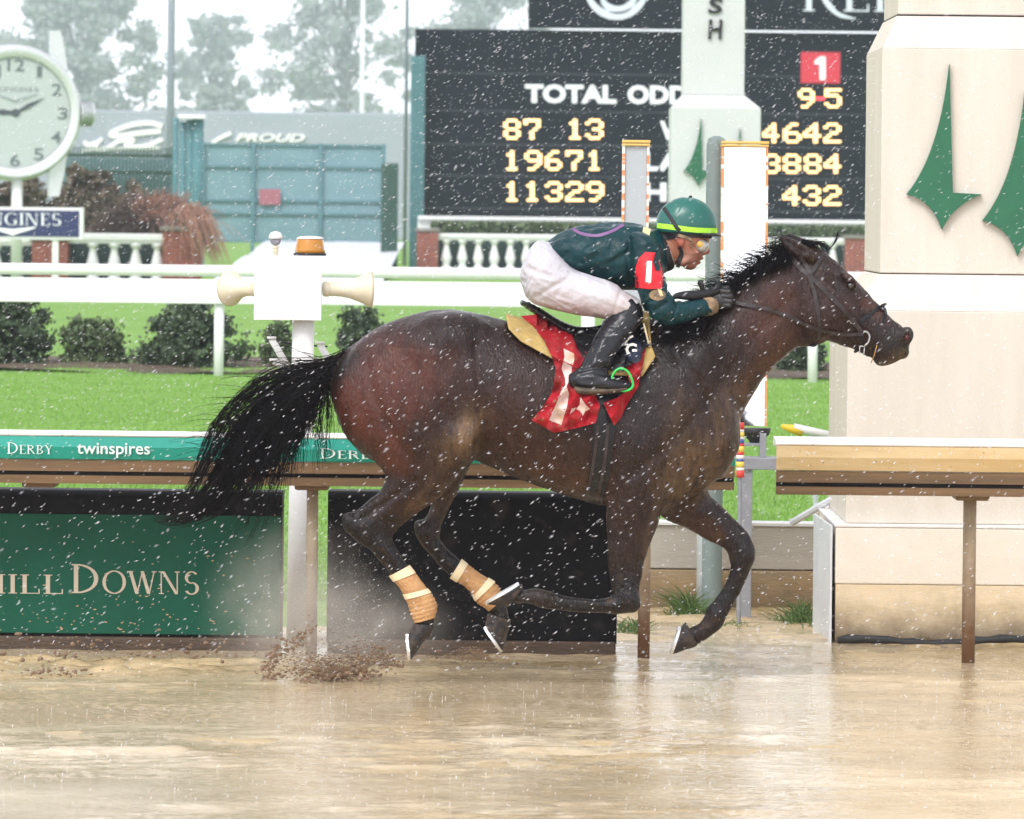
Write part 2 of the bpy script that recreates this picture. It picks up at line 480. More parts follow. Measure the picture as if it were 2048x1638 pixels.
def strip(path, w):
    """polyline px + width px -> outline polygon"""
    path = catmull(np.array(path, float), 4); n = len(path); L = []; R = []
    ws = np.full(n, w) if not hasattr(w, '__len__') else np.interp(np.linspace(0, 1, n), np.linspace(0, 1, len(w)), w)
    for i in range(n):
        t = path[min(i + 1, n - 1)] - path[max(i - 1, 0)]; t /= np.linalg.norm(t) + 1e-9
        m = np.array([-t[1], t[0]]) * ws[i] / 2; L.append(tuple(path[i] + m)); R.append(tuple(path[i] - m))
    return L + R[::-1]
def rings(L, n=16, sub=3, grow=0.0, wob=None):
    """closed tube through outline pairs (see pairs())"""
    S = pairs(L, sub, grow); m = len(S); V = []; F = []
    for i in range(m):
        t = S[min(i + 1, m - 1)][:3] - S[max(i - 1, 0)][:3]; t /= np.linalg.norm(t) + 1e-9
        u = np.array([S[i][5], 0, S[i][6]])
        for k in range(n):
            a = 2 * math.pi * k / n; r = S[i][3] + (wob(i / (m - 1), a) if wob else 0)
            V.append(S[i][:3] + u * r * math.cos(a) + np.array([0, 1, 0]) * (S[i][4] + (wob(i / (m - 1), a) if wob else 0)) * math.sin(a))
    for i in range(m - 1):
        for k in range(n):
            k2 = (k + 1) % n; F.append((i * n + k, i * n + k2, (i + 1) * n + k2, (i + 1) * n + k))
    F.append(tuple(range(n))[::-1]); F.append(tuple((m - 1) * n + k for k in range(n)))
    b = MB(); b.add(V, F); return b
def strands(curves, r0, r1, n=3, cid=None):
    """curves (k,m,3) -> tapered hair tubes, arrays"""
    C = np.asarray(curves, float); k, m, _ = C.shape
    T = np.gradient(C, axis=1); T /= np.linalg.norm(T, axis=2, keepdims=True) + 1e-9
    A = np.zeros_like(T); A[..., 1] = 1.0
    U = np.cross(T, A); U /= np.linalg.norm(U, axis=2, keepdims=True) + 1e-9; W = np.cross(T, U)
    s = np.linspace(0, 1, m); r0 = np.broadcast_to(np.asarray(r0, float), (k,)); r1 = np.broadcast_to(np.asarray(r1, float), (k,))
    R = r0[:, None] * (1 - s) ** 0.7 + r1[:, None] * s
    V = []
    for j in range(n):
        a = 2 * math.pi * j / n; V.append(C + (U * math.cos(a) + W * math.sin(a)) * R[..., None])
    V = np.stack(V, 2).reshape(-1, 3); base = (np.arange(k) * m * n)[:, None, None]
    i = np.arange(m - 1)[None, :, None] * n; j = np.arange(n)[None, None, :]; j2 = (j + 1) % n
    F = np.stack(np.broadcast_arrays(base + i + j, base + i + j2, base + i + n + j2, base + i + n + j), -1).reshape(-1, 4)
    return V, F
def quads_cloud(C, size, seed=0, flat=0.0, elong=1.6):
    """leaf quads at points C (n,3), per-leaf size"""
    rng = np.random.RandomState(seed); n = len(C)
    d = rng.normal(size=(n, 3)); d /= np.linalg.norm(d, axis=1, keepdims=True)
    e = rng.normal(size=(n, 3)); e -= d * (e * d).sum(1, keepdims=True); e /= np.linalg.norm(e, axis=1, keepdims=True)
    size = np.broadcast_to(np.asarray(size, float), (n,))[:, None] * rng.uniform(0.6, 1.3, (n, 1))
    a = d * size * elong / 2; b = e * size / 2
    V = np.stack([C - a, C + b * 0.9, C + a, C - b * 0.9], 1).reshape(-1, 3)
    return V, np.arange(4 * n).reshape(n, 4)

# ------------------------------------------------------------ lettering
def font_polys(txt, bold=0.0, shear=0.0):
    """built-in typeface -> (V2, F) unit height, origin lower left, and width"""
    cu = bpy.data.curves.new('lettering', 'FONT'); cu.body = txt; cu.offset = bold; cu.shear = shear; cu.resolution_u = 3
    ob = bpy.data.objects.new('lettering', cu); COL.objects.link(ob)
    dg = bpy.context.evaluated_depsgraph_get(); me = bpy.data.meshes.new_from_object(ob.evaluated_get(dg))
    V = np.array([v.co[:2] for v in me.vertices]); F = [tuple(p.vertices) for p in me.polygons]
    bpy.data.objects.remove(ob); bpy.data.curves.remove(cu); bpy.data.meshes.remove(me)
    lo = V.min(0); hi = V.max(0); V = (V - lo) / (hi[1] - lo[1])
    return V, F, (hi[0] - lo[0]) / (hi[1] - lo[1])
def islands(F):
    """faces grouped into connected pieces"""
    par = {}
    def find(i):
        while par.setdefault(i, i) != i: par[i] = par[par[i]]; i = par[i]
        return i
    for f in F:
        for i in f[1:]: par[find(i)] = find(f[0])
    g = {}
    for f in F: g.setdefault(find(f[0]), []).append(f)
    return list(g.values())
def put_text(name, geo, *a, **kw):
    """a word, every letter a part of its own"""
    V, F, w = geo; o = None
    for fs in islands(F):
        ids = sorted({i for f in fs for i in f}); mp = {i: k for k, i in enumerate(ids)}
        o = put_letter('letter', (V[ids], [tuple(mp[i] for i in f) for f in fs], w), *a, **kw)
    return o
def put_letter(name, geo, x0, x1, ytop, ybot, Y, mat, parent, th=0.01, **kw):
    """letter shapes spread over a pixel rectangle at depth Y, th thick towards the camera"""
    V, F, w = geo; n = len(V)
    A = [P(x0 + (x1 - x0) * p[0] / w, ybot + (ytop - ybot) * p[1] + (x0 + (x1 - x0) * p[0] / w - x0) * 0.0105, Y) for p in V]
    Vw = [a - Vector((0, th, 0)) for a in A] + [Vector(a) for a in A]
    Fs = list(F); cnt = {}
    for f in F:
        for i in range(len(f)): cnt[(f[i], f[(i + 1) % len(f)])] = 1
    for (a, b) in cnt:
        if (b, a) not in cnt: Fs.append((b, a, a + n, b + n))
    o = mesh(name, Vw, Fs, mat, parent, False, **kw)
    bm = bmesh.new(); bm.from_mesh(o.data); bmesh.ops.recalc_face_normals(bm, faces=bm.faces); bm.to_mesh(o.data); bm.free()
    return o
def serif(txt, small=0.78, gap=0.1, want_ids=False):
    """roman capitals from stems, hairlines and bowls; lower case = small capitals"""
    V = []; F = []; ids = []; cur = [0]
    T, t = 0.13, 0.045
    def quad(*p):
        b = len(V); V.extend(p); F.append(tuple(range(b, b + len(p)))); ids.append(cur[0])
    x = 0.0
    for ci, ch in enumerate(txt):
        cur[0] = ci
        if ch == ' ': x += 0.4; continue
        s = small if ch.islower() else 1.0; c = ch.upper(); ox = x
        def R(x0, x1, y0, y1): quad((ox + x0 * s, y0 * s), (ox + x1 * s, y0 * s), (ox + x1 * s, y1 * s), (ox + x0 * s, y1 * s))
        def stem(x0, w=T, y0=0.0, y1=1.0, ft=True, hd=True):
            R(x0, x0 + w, y0, y1)
            if ft: R(x0 - 0.07, x0, 0, t); R(x0 + w, x0 + w + 0.07, 0, t)
            if hd: R(x0 - 0.07, x0, 1 - t, 1); R(x0 + w, x0 + w + 0.07, 1 - t, 1)
        def diag(xa, ya, xb, yb, w):
            quad((ox + xa * s, ya * s), (ox + (xa + w) * s, ya * s), (ox + (xb + w) * s, yb * s), (ox + xb * s, yb * s))
        def arc(cx, cy, rx, ry, a0, a1, thick=T, thin=t, n=14):
            for i in range(n):
                q = []
                for a in (a0 + (a1 - a0) * i / n, a0 + (a1 - a0) * (i + 1) / n):
                    w = thin + (thick - thin) * abs(math.cos(a)) ** 1.2
                    q.append(((ox + (cx + rx * math.cos(a)) * s, (cy + ry * math.sin(a)) * s), (ox + (cx + (rx - w) * math.cos(a)) * s, (cy + (ry - min(w, thin * 1.6)) * math.sin(a)) * s)))
                quad(q[0][0], q[1][0], q[1][1], q[0][1])
        pi = math.pi
        if c == 'I': stem(0.07); w = 0.27
        elif c == 'H': stem(0.07); stem(0.6); R(0.2, 0.6, 0.48, 0.48 + t); w = 0.8
        elif c == 'L': stem(0.07); R(0.27, 0.6, 0, t); R(0.56, 0.6, t, 0.25); w = 0.62
        elif c == 'E': stem(0.07); R(0.27, 0.58, 0, t); R(0.54, 0.58, t, 0.22); R(0.27, 0.55, 1 - t, 1); R(0.51, 0.55, 0.8, 1 - t); R(0.2, 0.45, 0.48, 0.48 + t); w = 0.6
        elif c == 'D': stem(0.07, hd=True); arc(0.2, 0.5, 0.6, 0.5, -pi / 2, pi / 2); w = 0.82
        elif c == 'O': arc(0.45, 0.5, 0.45, 0.52, 0, 2 * pi, n=28); w = 0.9
        elif c == 'C': arc(0.45, 0.5, 0.45, 0.52, 0.25 * pi, 1.75 * pi, n=22); w = 0.8
        elif c == 'G': arc(0.45, 0.5, 0.45, 0.52, 0.25 * pi, 1.72 * pi, n=22); R(0.62, 0.62 + T, 0.1, 0.42); R(0.5, 0.62, 0.42 - t, 0.42); w = 0.82
        elif c == 'N': stem(0.07, t); stem(0.68, t, ft=False); diag(0.1, 1, 0.62, 0, T * 0.9); w = 0.85
        elif c == 'W': diag(0.0, 1, 0.25, 0, T); diag(0.5, 1, 0.3, 0, t); diag(0.45, 1, 0.7, 0, T); diag(0.95, 1, 0.76, 0, t); R(-0.06, 0.18, 1 - t, 1.0); R(0.88, 1.06, 1 - t, 1.0); w = 1.05
        elif c == 'S':
            arc(0.3, 0.74, 0.26, 0.28, 0.2 * pi, 1.5 * pi, T * 0.9, n=14); arc(0.3, 0.26, 0.28, 0.28, -0.85 * pi, 0.5 * pi, T, n=14); w = 0.62
        elif c == 'R': stem(0.07); arc(0.2, 0.75, 0.42, 0.25, -pi / 2, pi / 2); diag(0.3, 0.5, 0.62, 0, T); w = 0.78
        elif c == 'B': stem(0.07); arc(0.2, 0.75, 0.38, 0.25, -pi / 2, pi / 2); arc(0.2, 0.26, 0.44, 0.26, -pi / 2, pi / 2); w = 0.68
        elif c == 'K': stem(0.07); diag(0.2, 0.42, 0.6, 1, t); diag(0.3, 0.58, 0.65, 0, T); w = 0.82
        elif c == 'Y': stem(0.32, y1=0.5, hd=False); diag(0.32, 0.5, 0.03, 1, T); diag(0.4, 0.5, 0.64, 1, t); R(-0.03, 0.2, 1 - t, 1.0); R(0.57, 0.74, 1 - t, 1.0); w = 0.75
        elif c == 'T': stem(0.3, hd=False); R(0.0, 0.73, 1 - t, 1); R(0, t, 0.78, 1 - t); R(0.73 - t, 0.73, 0.78, 1 - t); w = 0.75
        elif c == 'U': stem(0.07, y0=0.3, ft=False); stem(0.6, t, y0=0.3, ft=False); arc(0.355, 0.32, 0.285, 0.32, pi, 2 * pi); w = 0.75
        else: w = 0.3
        x += (w + gap) * s
    V = np.array(V)
    return (V, F, V[:, 0].max(), ids) if want_ids else (V, F, V[:, 0].max())
def put_serif(name, txt, x0, x1, ytop, ybot, Y, mat, parent, th=0.012, **kw):
    V, F, w, ids = serif(txt, want_ids=True); o = None
    for ch in sorted(set(ids)):
        Vw = []; Fw = []
        for i, f in enumerate(F):           # every stroke a little solid, a hair deeper than the last
            if ids[i] != ch: continue
            q = [V[j] for j in f]; b = len(Vw); dy = th * (0.6 + 0.4 * ((i * 7) % 11) / 11.0); n = len(q)
            A = [P(x0 + (x1 - x0) * p[0] / w, ybot + (ytop - ybot) * p[1] + (x1 - x0) * p[0] / w * 0.0105, Y) for p in q]
            Vw += [a - Vector((0, dy, 0)) for a in A] + A
            Fw.append(tuple(range(b, b + n)))
            for k in range(n): Fw.append((b + (k + 1) % n, b + k, b + n + k, b + n + (k + 1) % n))
        o = mesh('letter', Vw, Fw, mat, parent, False, **kw)
    return o
# ============================================================ ground
def grid(x0, x1, y0, y1, nx, ny, zf):
    X, Y = np.meshgrid(np.linspace(x0, x1, nx), np.linspace(y0, y1, ny), indexing='ij'); Z = zf(X, Y)
    V = np.stack([X, Y, Z], -1).reshape(-1, 3); i = np.arange(nx - 1)[:, None] * ny + np.arange(ny - 1)[None, :]
    F = np.stack([i, i + ny, i + ny + 1, i + 1], -1).reshape(-1, 4); return V, F
def fbm(X, Y, sx, sy, seed, oct=3):
    r = 0; a = 1.0; p = np.stack([X * sx, Y * sy, np.zeros_like(X)], -1)
    for o in range(oct): r = r + a * vnoise(p * 2 ** o + o * 17.3, seed + o); a *= .5
    return r
# wet sand track: furrowed, puddled
def track_z(X, Y):
    h = .011 * fbm(X, Y, .8, 1.8, 31, 3) + .007 * fbm(X, Y, 4.0, 6.0, 37, 3) + .0025 * fbm(X, Y, 14, 24, 41, 2)
    # churned lane beside the rail on the left
    lane = np.exp(-((Y - .75) / .55) ** 2) * np.clip((0.6 - X) / 1.2, 0, 1)
    h = h + lane * (.020 + .020 * fbm(X, Y, 6, 12, 43, 3)) - .004
    edge = np.clip((Y - 1.3) / 1.0, 0, 1); h = h + edge * .012 + edge * .012 * fbm(X, Y, 4, 6, 47, 2)
    return h
def ground_mat(name):
    m = bpy.data.materials.new(name); m.use_nodes = True; t = m.node_tree; b = t.nodes['Principled BSDF']; L = t.links
    g = t.nodes.new('ShaderNodeNewGeometry'); mp = t.nodes.new('ShaderNodeMapping'); mp.inputs['Scale'].default_value = (1, 1.1, 1); L.new(g.outputs['Position'], mp.inputs[0])
    n1 = nd(t, 'ShaderNodeTexNoise', Scale=2.0, Detail=6.0, Roughness=.65); L.new(mp.outputs[0], n1.inputs['Vector'])
    r1 = t.nodes.new('ShaderNodeValToRGB'); L.new(n1.outputs['Fac'], r1.inputs[0]); e = r1.color_ramp.elements
    e[0].position = .3; e[0].color = (.32, .235, .115, 1); e[1].position = .7; e[1].color = (.60, .455, .255, 1)
    n2 = nd(t, 'ShaderNodeTexNoise', Scale=60.0, Detail=4.0); L.new(g.outputs['Position'], n2.inputs['Vector'])
    mx = t.nodes.new('ShaderNodeMixRGB'); mx.blend_type = 'OVERLAY'; mx.inputs[0].default_value = .35; L.new(r1.outputs[0], mx.inputs[1]); L.new(n2.outputs['Fac'], mx.inputs[2]); L.new(mx.outputs[0], b.inputs['Base Color'])
    mr = nd(t, 'ShaderNodeMapRange'); mr.inputs[1].default_value = .35; mr.inputs[2].default_value = .65; mr.inputs[3].default_value = .12; mr.inputs[4].default_value = .45; L.new(n1.outputs['Fac'], mr.inputs[0]); L.new(mr.outputs[0], b.inputs['Roughness'])
    bp = nd(t, 'ShaderNodeBump', Strength=.5, Distance=.01); L.new(n2.outputs['Fac'], bp.inputs['Height']); L.new(bp.outputs[0], b.inputs['Normal'])
    return m
m_mud = ground_mat('wet_track_sand')
far_v, far_f = grid(-40, 40, -40, 3.0, 40, 30, lambda X, Y: X * 0 - .06)
mesh('dirt_ground', far_v, far_f, pm('track_sand_far', (.35, .23, .12), rough=.3, bump=.3, bscale=5), None, True, kind='structure')
Vg, Fg = grid(-3.2, 3.2, -7.5, 5.1, 560, 700, track_z)
mesh('dirt_track', Vg, Fg, m_mud, None, True, kind='structure')
# standing water, rain-pocked and rippled
def water_mat():
    m = bpy.data.materials.new('muddy_water'); m.use_nodes = True; t = m.node_tree; b = t.nodes['Principled BSDF']; L = t.links
    b.inputs['Base Color'].default_value = (.44, .30, .16, 1); b.inputs['Roughness'].default_value = .035; b.inputs['IOR'].default_value = 1.33
    g = t.nodes.new('ShaderNodeNewGeometry'); mp = t.nodes.new('ShaderNodeMapping'); mp.inputs['Scale'].default_value = (1, 1.15, 1); L.new(g.outputs['Position'], mp.inputs[0])
    n1 = nd(t, 'ShaderNodeTexNoise', Scale=1.1, Detail=4.0, Roughness=.6); L.new(mp.outputs[0], n1.inputs['Vector'])
    r1 = t.nodes.new('ShaderNodeValToRGB'); L.new(n1.outputs['Fac'], r1.inputs[0]); e = r1.color_ramp.elements
    e[0].position = .3; e[0].color = (.47, .355, .20, 1); e[1].position = .7; e[1].color = (.71, .58, .385, 1); L.new(r1.outputs[0], b.inputs['Base Color'])
    n2 = nd(t, 'ShaderNodeTexNoise', Scale=11.0, Detail=4.0, Roughness=.6); L.new(mp.outputs[0], n2.inputs['Vector'])
    n3 = nd(t, 'ShaderNodeTexNoise', Scale=45.0, Detail=2.0); L.new(mp.outputs[0], n3.inputs['Vector'])
    # rings of rain drops
    vo = t.nodes.new('ShaderNodeTexVoronoi'); vo.inputs['Scale'].default_value = 16.0; L.new(g.outputs['Position'], vo.inputs['Vector'])
    ml = nd(t, 'ShaderNodeMath'); ml.operation = 'MULTIPLY'; ml.inputs[1].default_value = 60.0; L.new(vo.outputs['Distance'], ml.inputs[0])
    sn = nd(t, 'ShaderNodeMath'); sn.operation = 'SINE'; L.new(ml.outputs[0], sn.inputs[0])
    b1 = nd(t, 'ShaderNodeBump', Strength=.05, Distance=.02); L.new(n2.outputs['Fac'], b1.inputs['Height'])
    b2 = nd(t, 'ShaderNodeBump', Strength=.06, Distance=.006); L.new(n3.outputs['Fac'], b2.inputs['Height']); L.new(b1.outputs[0], b2.inputs['Normal'])
    b3 = nd(t, 'ShaderNodeBump', Strength=.10, Distance=.003); L.new(sn.outputs[0], b3.inputs['Height']); L.new(b2.outputs[0], b3.inputs['Normal']); L.new(b3.outputs[0], b.inputs['Normal'])
    return m
m_water = water_mat()
def water_z(X, Y):
    patch = np.clip(fbm(X, Y, .45, .9, 93, 2) * 1.1 + .45, 0.05, 1.2)
    return .0105 + .006 * fbm(X, Y, .6, 1.3, 61, 2) + patch * (.0115 * fbm(X, Y, 3.6, 4.6, 63, 2) + .0026 * fbm(X, Y, 15, 19, 67, 2))
Vw, Fw = grid(-3.2, 3.2, -7.5, 3.6, 420, 620, lambda X, Y: water_z(X, Y))
mesh('puddle_water', Vw, Fw, m_water, None, True, kind='structure')
# turf course: rises behind the rail
def turf_z(X, Y):
    z = np.interp(Y, [2.7, 3.4, 5.0, 8.5, 30, 34, 80, 1400], [-.03, .03, .17, .43, .43, .47, .46, .43])
    z = z + .012 * fbm(X, Y, .7, .7, 71, 2) * np.clip((Y - 4) / 4, 0, 1)
    return np.where((X > .5) & (Y < 5.12), -.12, z)
m_grass = pm('turf', (.20, .36, .07), rough=.85, col2=(.145, .285, .04), vscale=.7, bump=.6, bscale=28, stretch=(.35, 1.6, 1), spec=.3, detail=8)
ys = np.concatenate([np.linspace(2.7, 10, 60), np.linspace(10.3, 36, 80), np.linspace(38, 140, 40), np.geomspace(150, 1400, 20)]); xs = np.concatenate([-np.geomspace(600, 4, 30), np.linspace(-3.8, 3.8, 60), np.geomspace(4, 600, 30)])
X, Y = np.meshgrid(xs, ys, indexing='ij'); Z = turf_z(X, Y); Vt_ = np.stack([X, Y, Z], -1).reshape(-1, 3); ny = len(ys); i = np.arange(len(xs) - 1)[:, None] * ny + np.arange(ny - 1)[None, :]
mesh('turf_course', Vt_, np.stack([i, i + ny, i + ny + 1, i + 1], -1).reshape(-1, 4), m_grass, None, True, kind='structure')
# grass blades
def blades(name, n, xf, yf, hf, seed, label, mat, w=.006, zoff=0.0):
    rg = np.random.RandomState(seed); Yb = yf(rg, n); Xb = xf(rg, n, Yb); Zb = turf_z(Xb, Yb) + zoff; h = hf(rg, n)
    a = rg.uniform(0, math.pi, n); dx = np.cos(a) * w * rg.uniform(.6, 1.4, n); dy = np.sin(a) * w; lean = rg.normal(0, .35, (n, 2)) * h[:, None]
    A = np.stack([Xb - dx, Yb - dy, Zb - .01], 1); B = np.stack([Xb + dx, Yb + dy, Zb - .01], 1); T = np.stack([Xb + lean[:, 0], Yb + lean[:, 1], Zb + h], 1)
    V = np.stack([A, B, T], 1).reshape(-1, 3); return mesh(name, V, np.arange(3 * n).reshape(n, 3), mat, None, False, kind='stuff', label=label, cat='grass')
m_blade = pm('grass_blade', (.17, .325, .05), rough=.75, col2=(.215, .385, .085), vscale=3.0, spec=.3)
blades('grass', 190000, lambda r, n, Y: (r.rand(n) - .5) * 2 * .1 * (Y + 25), lambda r, n: 4.0 + 30 * r.rand(n) ** 1.6, lambda r, n: r.uniform(.012, .03, n), 5, 'mown bright green grass of the turf course', m_blade)
# ============================================================ rail, barriers and posts beside the track
m_rail_tan = pm('mud_stained_rail', (.68, .53, .30), rough=.5, col2=(.52, .36, .16), vscale=3.0, fleck=((.2, .12, .05), 45, .66, .74), stretch=(.6, 1, 3), bump=.08, bscale=30)
m_rail_white = pm('rail_white_top', (.80, .78, .72), rough=.4, fleck=((.4, .28, .15), 30, .66, .8))
m_rail_green = pm('rail_green_cover', (.005, .27, .20), rough=.35, col2=(.006, .31, .235), vscale=3)
m_rail_under = pm('rail_muddy_underside', (.13, .082, .045), rough=.6, col2=(.24, .15, .075), vscale=4, stretch=(.4, 2, 8), bump=.2, bscale=40)
m_rail_dark = pm('rail_dark_gap', (.02, .013, .009), rough=.7)
m_post = pm('muddy_post', (.42, .33, .2), rough=.6, col2=(.26, .145, .06), vscale=3, stretch=(1, 1, .7), bump=.25, bscale=50)
m_post = pm('weathered_post', (.46, .37, .25), rough=.6, col2=(.36, .28, .18), vscale=5, bump=.25, bscale=50)
_sp = [m_post]
m_print = pm('white_lettering', (.72, .8, .76), rough=.5, col2=(.5, .66, .6), vscale=20)
m_tan_print = pm('stone_lettering', (.50, .43, .33), rough=.6)
def splash(m, z0, z1, col, amt=1.0):
    """mud thrown up from the ground: ragged upper edge between heights z0 and z1"""
    t = m.node_tree; b = t.nodes['Principled BSDF']; L = t.links; g = t.nodes.new('ShaderNodeNewGeometry'); sx = t.nodes.new('ShaderNodeSeparateXYZ'); L.new(g.outputs['Position'], sx.inputs[0])
    n = nd(t, 'ShaderNodeTexNoise', Scale=7.0, Detail=6.0, Roughness=.65); L.new(g.outputs['Position'], n.inputs['Vector'])
    mr = nd(t, 'ShaderNodeMapRange'); mr.inputs[1].default_value = z0; mr.inputs[2].default_value = z1; mr.inputs[3].default_value = 1.0; mr.inputs[4].default_value = 0.0; L.new(sx.outputs[2], mr.inputs[0])
    ad = nd(t, 'ShaderNodeMath'); ad.operation = 'MULTIPLY_ADD'; ad.inputs[1].default_value = 1.1; ad.inputs[2].default_value = -.55; L.new(n.outputs['Fac'], ad.inputs[0])
    a2 = nd(t, 'ShaderNodeMath'); a2.use_clamp = True; L.new(mr.outputs[0], a2.inputs[0]); L.new(ad.outputs[0], a2.inputs[1])
    a3 = nd(t, 'ShaderNodeMath'); a3.operation = 'MULTIPLY'; a3.inputs[1].default_value = amt; L.new(a2.outputs[0], a3.inputs[0])
    mx = t.nodes.new('ShaderNodeMixRGB'); L.new(a3.outputs[0], mx.inputs[0]); src = b.inputs['Base Color'].links[0].from_socket; L.new(src, mx.inputs[1]); mx.inputs[2].default_value = (*col, 1); L.new(mx.outputs[0], b.inputs['Base Color'])
YR = 1.15          # front of the rail
splash(m_post, .05, .68, (.12, .05, .018), .95)
def rail(name, x0, x1, ytop, kind, label, prints, posts):
    """overhanging safety rail: cover, skirt, dark slot, lower lip; ytop = row of the top edge at pixel x0"""
    A = P(x0, ytop, YR); B = P(x1, ytop + (x1 - x0) * .0100, YR); z = (A.z + B.z) / 2; xa, xb = A.x, B.x
    t = thing(name, label, 'rail', ((xa + xb) / 2, YR + .25, z - .2), 'safety rail along the track')
    px = M(1, YR); ch = .008 if kind == 'green' else .018; fh = (48 if kind == 'green' else 52) * px
    b = MB(); b.profile_x([(YR - .005, z), (YR + .03, z + ch), (YR + .26, z + ch * 1.4), (YR + .30, z), (YR + .30, z - .02), (YR, z - .006)], xa, xb); b.build('top_cap', m_rail_white, t)
    b = MB(); b.profile_x([(YR - .002, z - .008), (YR - .012, z - fh * .5), (YR + .004, z - fh), (YR + .03, z - fh - .004), (YR + .03, z - .008)], xa + .003, xb - .003); cov = b.build('cover', m_rail_green if kind == 'green' else m_rail_tan, t)
    b = MB(); b.profile_x([(YR + .012, z - fh - .006), (YR + .022, z - fh - .058), (YR + .06, z - fh - .060), (YR + .06, z - fh - .006)], xa + .004, xb - .004); b.build('skirt', m_rail_under, t)
    b = MB(); b.profile_x([(YR + .07, z - fh - .055), (YR + .07, z - fh - .085), (YR + .1, z - fh - .085), (YR + .1, z - fh - .055)], xa + .006, xb - .006); b.build('slot', m_rail_dark, t)
    b = MB(); b.profile_x([(YR + .02, z - fh - .078), (YR + .03, z - fh - .116), (YR + .11, z - fh - .118), (YR + .11, z - fh - .078)], xa + .005, xb - .005); b.build('lower_lip', m_rail_under, t)
    for kind2, txt, tx0, tx1, ty0, ty1, mm in prints:
        if kind2 == 's': put_serif('lettering', txt, tx0, tx1, ty0, ty1, YR - .013, mm, t, .004)
        else: put_text('lettering', font_polys(txt, .012), tx0, tx1, ty0, ty1, YR - .013, mm, t, .004)
    for pxx, w in posts:
        q = P(pxx, 1318, YR + .28); b = MB()
        if w: b.tube([(q.x, YR + .28, -.1), (q.x, YR + .27, .4), (q.x, YR + .26, z - fh - .10)], M(w / 2, YR), 14); b.build('post', m_post, t, True); b = MB()
        b.box(q.x - .08, q.x + .08, YR + .1, YR + .34, z - fh - .14, z - fh - .05, .012); b.build('bracket', m_rail_under, t)
rail('safety_rail', -640, 1472, 862, 'green', 'green covered safety rail with white lettering behind the horse',
     [('s', 'Y Derby', -20, 105, 884, 907, m_print), ('f', 'twinspires', 154, 300, 885, 915, m_print), ('s', 'Derby', 640, 768, 896, 917, m_print), ('f', 'twinspires', 900, 1046, 893, 923, m_print)], [(-560, 24), (80, 0), (622, 24), (1287, 25)])
rail('safety_rail', 1552, 2700, 888, 'tan', 'mud stained tan safety rail in front of the cream pillar at right', [], [(1936, 27), (2590, 27)])

# padded barriers below the rail
m_tarp = pm('black_tarpaulin', (.004, .004, .005), rough=.5, fleck=((.09, .06, .035), 40, .70, .80), bump=.25, bscale=9, col2=(.03, .024, .02), vscale=8, thr=(.55, .8), spec=.12)
m_mudtarp = pm('mud_caked_tarpaulin', (.085, .05, .026), rough=.6, col2=(.04, .025, .016), vscale=14, stretch=(.4, 1, 1.5), bump=.4, bscale=50)
m_banner = pm('green_banner', (.003, .068, .038), rough=.55, fleck=((.2, .15, .09), 35, .70, .78), spec=.2, col2=(.005, .085, .05), vscale=3, bump=.1, bscale=12)
def barrier(name, x0, x1, ytop, ybot, Y, label):
    A = P(x0, ytop, Y); B = P(x1, ybot, Y); z1 = P((x0 + x1) / 2, ytop, Y).z
    t = thing(name, label, 'barrier', ((A.x + B.x) / 2, Y + .1, 0))
    b = MB(); r = .045; prof = [(Y, .06), (Y, z1 - r)] + [(Y + r - r * math.cos(a), z1 - r + r * math.sin(a)) for a in np.linspace(.2, math.pi / 2, 6)] + [(Y + .2, z1), (Y + .2, .06)]
    b.profile_x(prof, A.x, B.x); autosmooth(b.build('padding', m_tarp, t), 50)
    b = MB(); b.box(A.x + .004, B.x - .004, Y - .018, Y + .15, -.03, .072, .01); b.build('base_skirt', m_mudtarp, t); return t, A.x, B.x, z1
YB = 1.62
bk, xa, xb, z1 = barrier('padded_barrier', 656, 1233, 985, 1300, YB, 'black tarpaulin covered barrier under the rail behind the hind legs')
gr, xa, xb, z1 = barrier('padded_barrier', -420, 562, 979, 1290, YB, 'barrier with green lettered banner at left under the rail')
zt = P(300, 1030, YB).z; zb = P(300, 1268, YB).z
b = MB(); b.box(xa + .01, xb - .006, YB - .014, YB - .004, zb, zt, .002); ban = b.build('banner', m_banner, gr)
put_serif('lettering', 'Churchill', -344, 126, 1134, 1183, YB - .0145, m_tan_print, gr, .004)
put_serif('lettering', 'Downs', 143, 398, 1128, 1186, YB - .0145, m_tan_print, gr, .004)
# mud thrown against banner and barrier foot
rg = np.random.RandomState(5); b = MB()
for i in range(110):
    px_ = rg.uniform(0, 556); py_ = 1275 - abs(rg.normal(0, 1)) * (60 + 50 * (px_ / 556 > .4)); c = P(px_, py_, YB - .017); s = rg.uniform(.0012, .0036)
    if c.z < .03: continue
    w = s * rg.uniform(1, 3); b.add([c + Vector((-w, 0, -s * .2)), c + Vector((-w * .3, 0, -s)), c + Vector((w * .7, 0, -s * .7)), c + Vector((w, 0, .2 * s)), c + Vector((w * .2, 0, s)), c + Vector((-w * .6, 0, s * .6)), c + Vector((0, -s * .4, 0))], [(0, 1, 6), (1, 2, 6), (2, 3, 6), (3, 4, 6), (4, 5, 6), (5, 0, 6)])
b.build('mud_spatter', pm('spatter_mud', (.42, .28, .15), rough=.5), gr, kind='stuff')

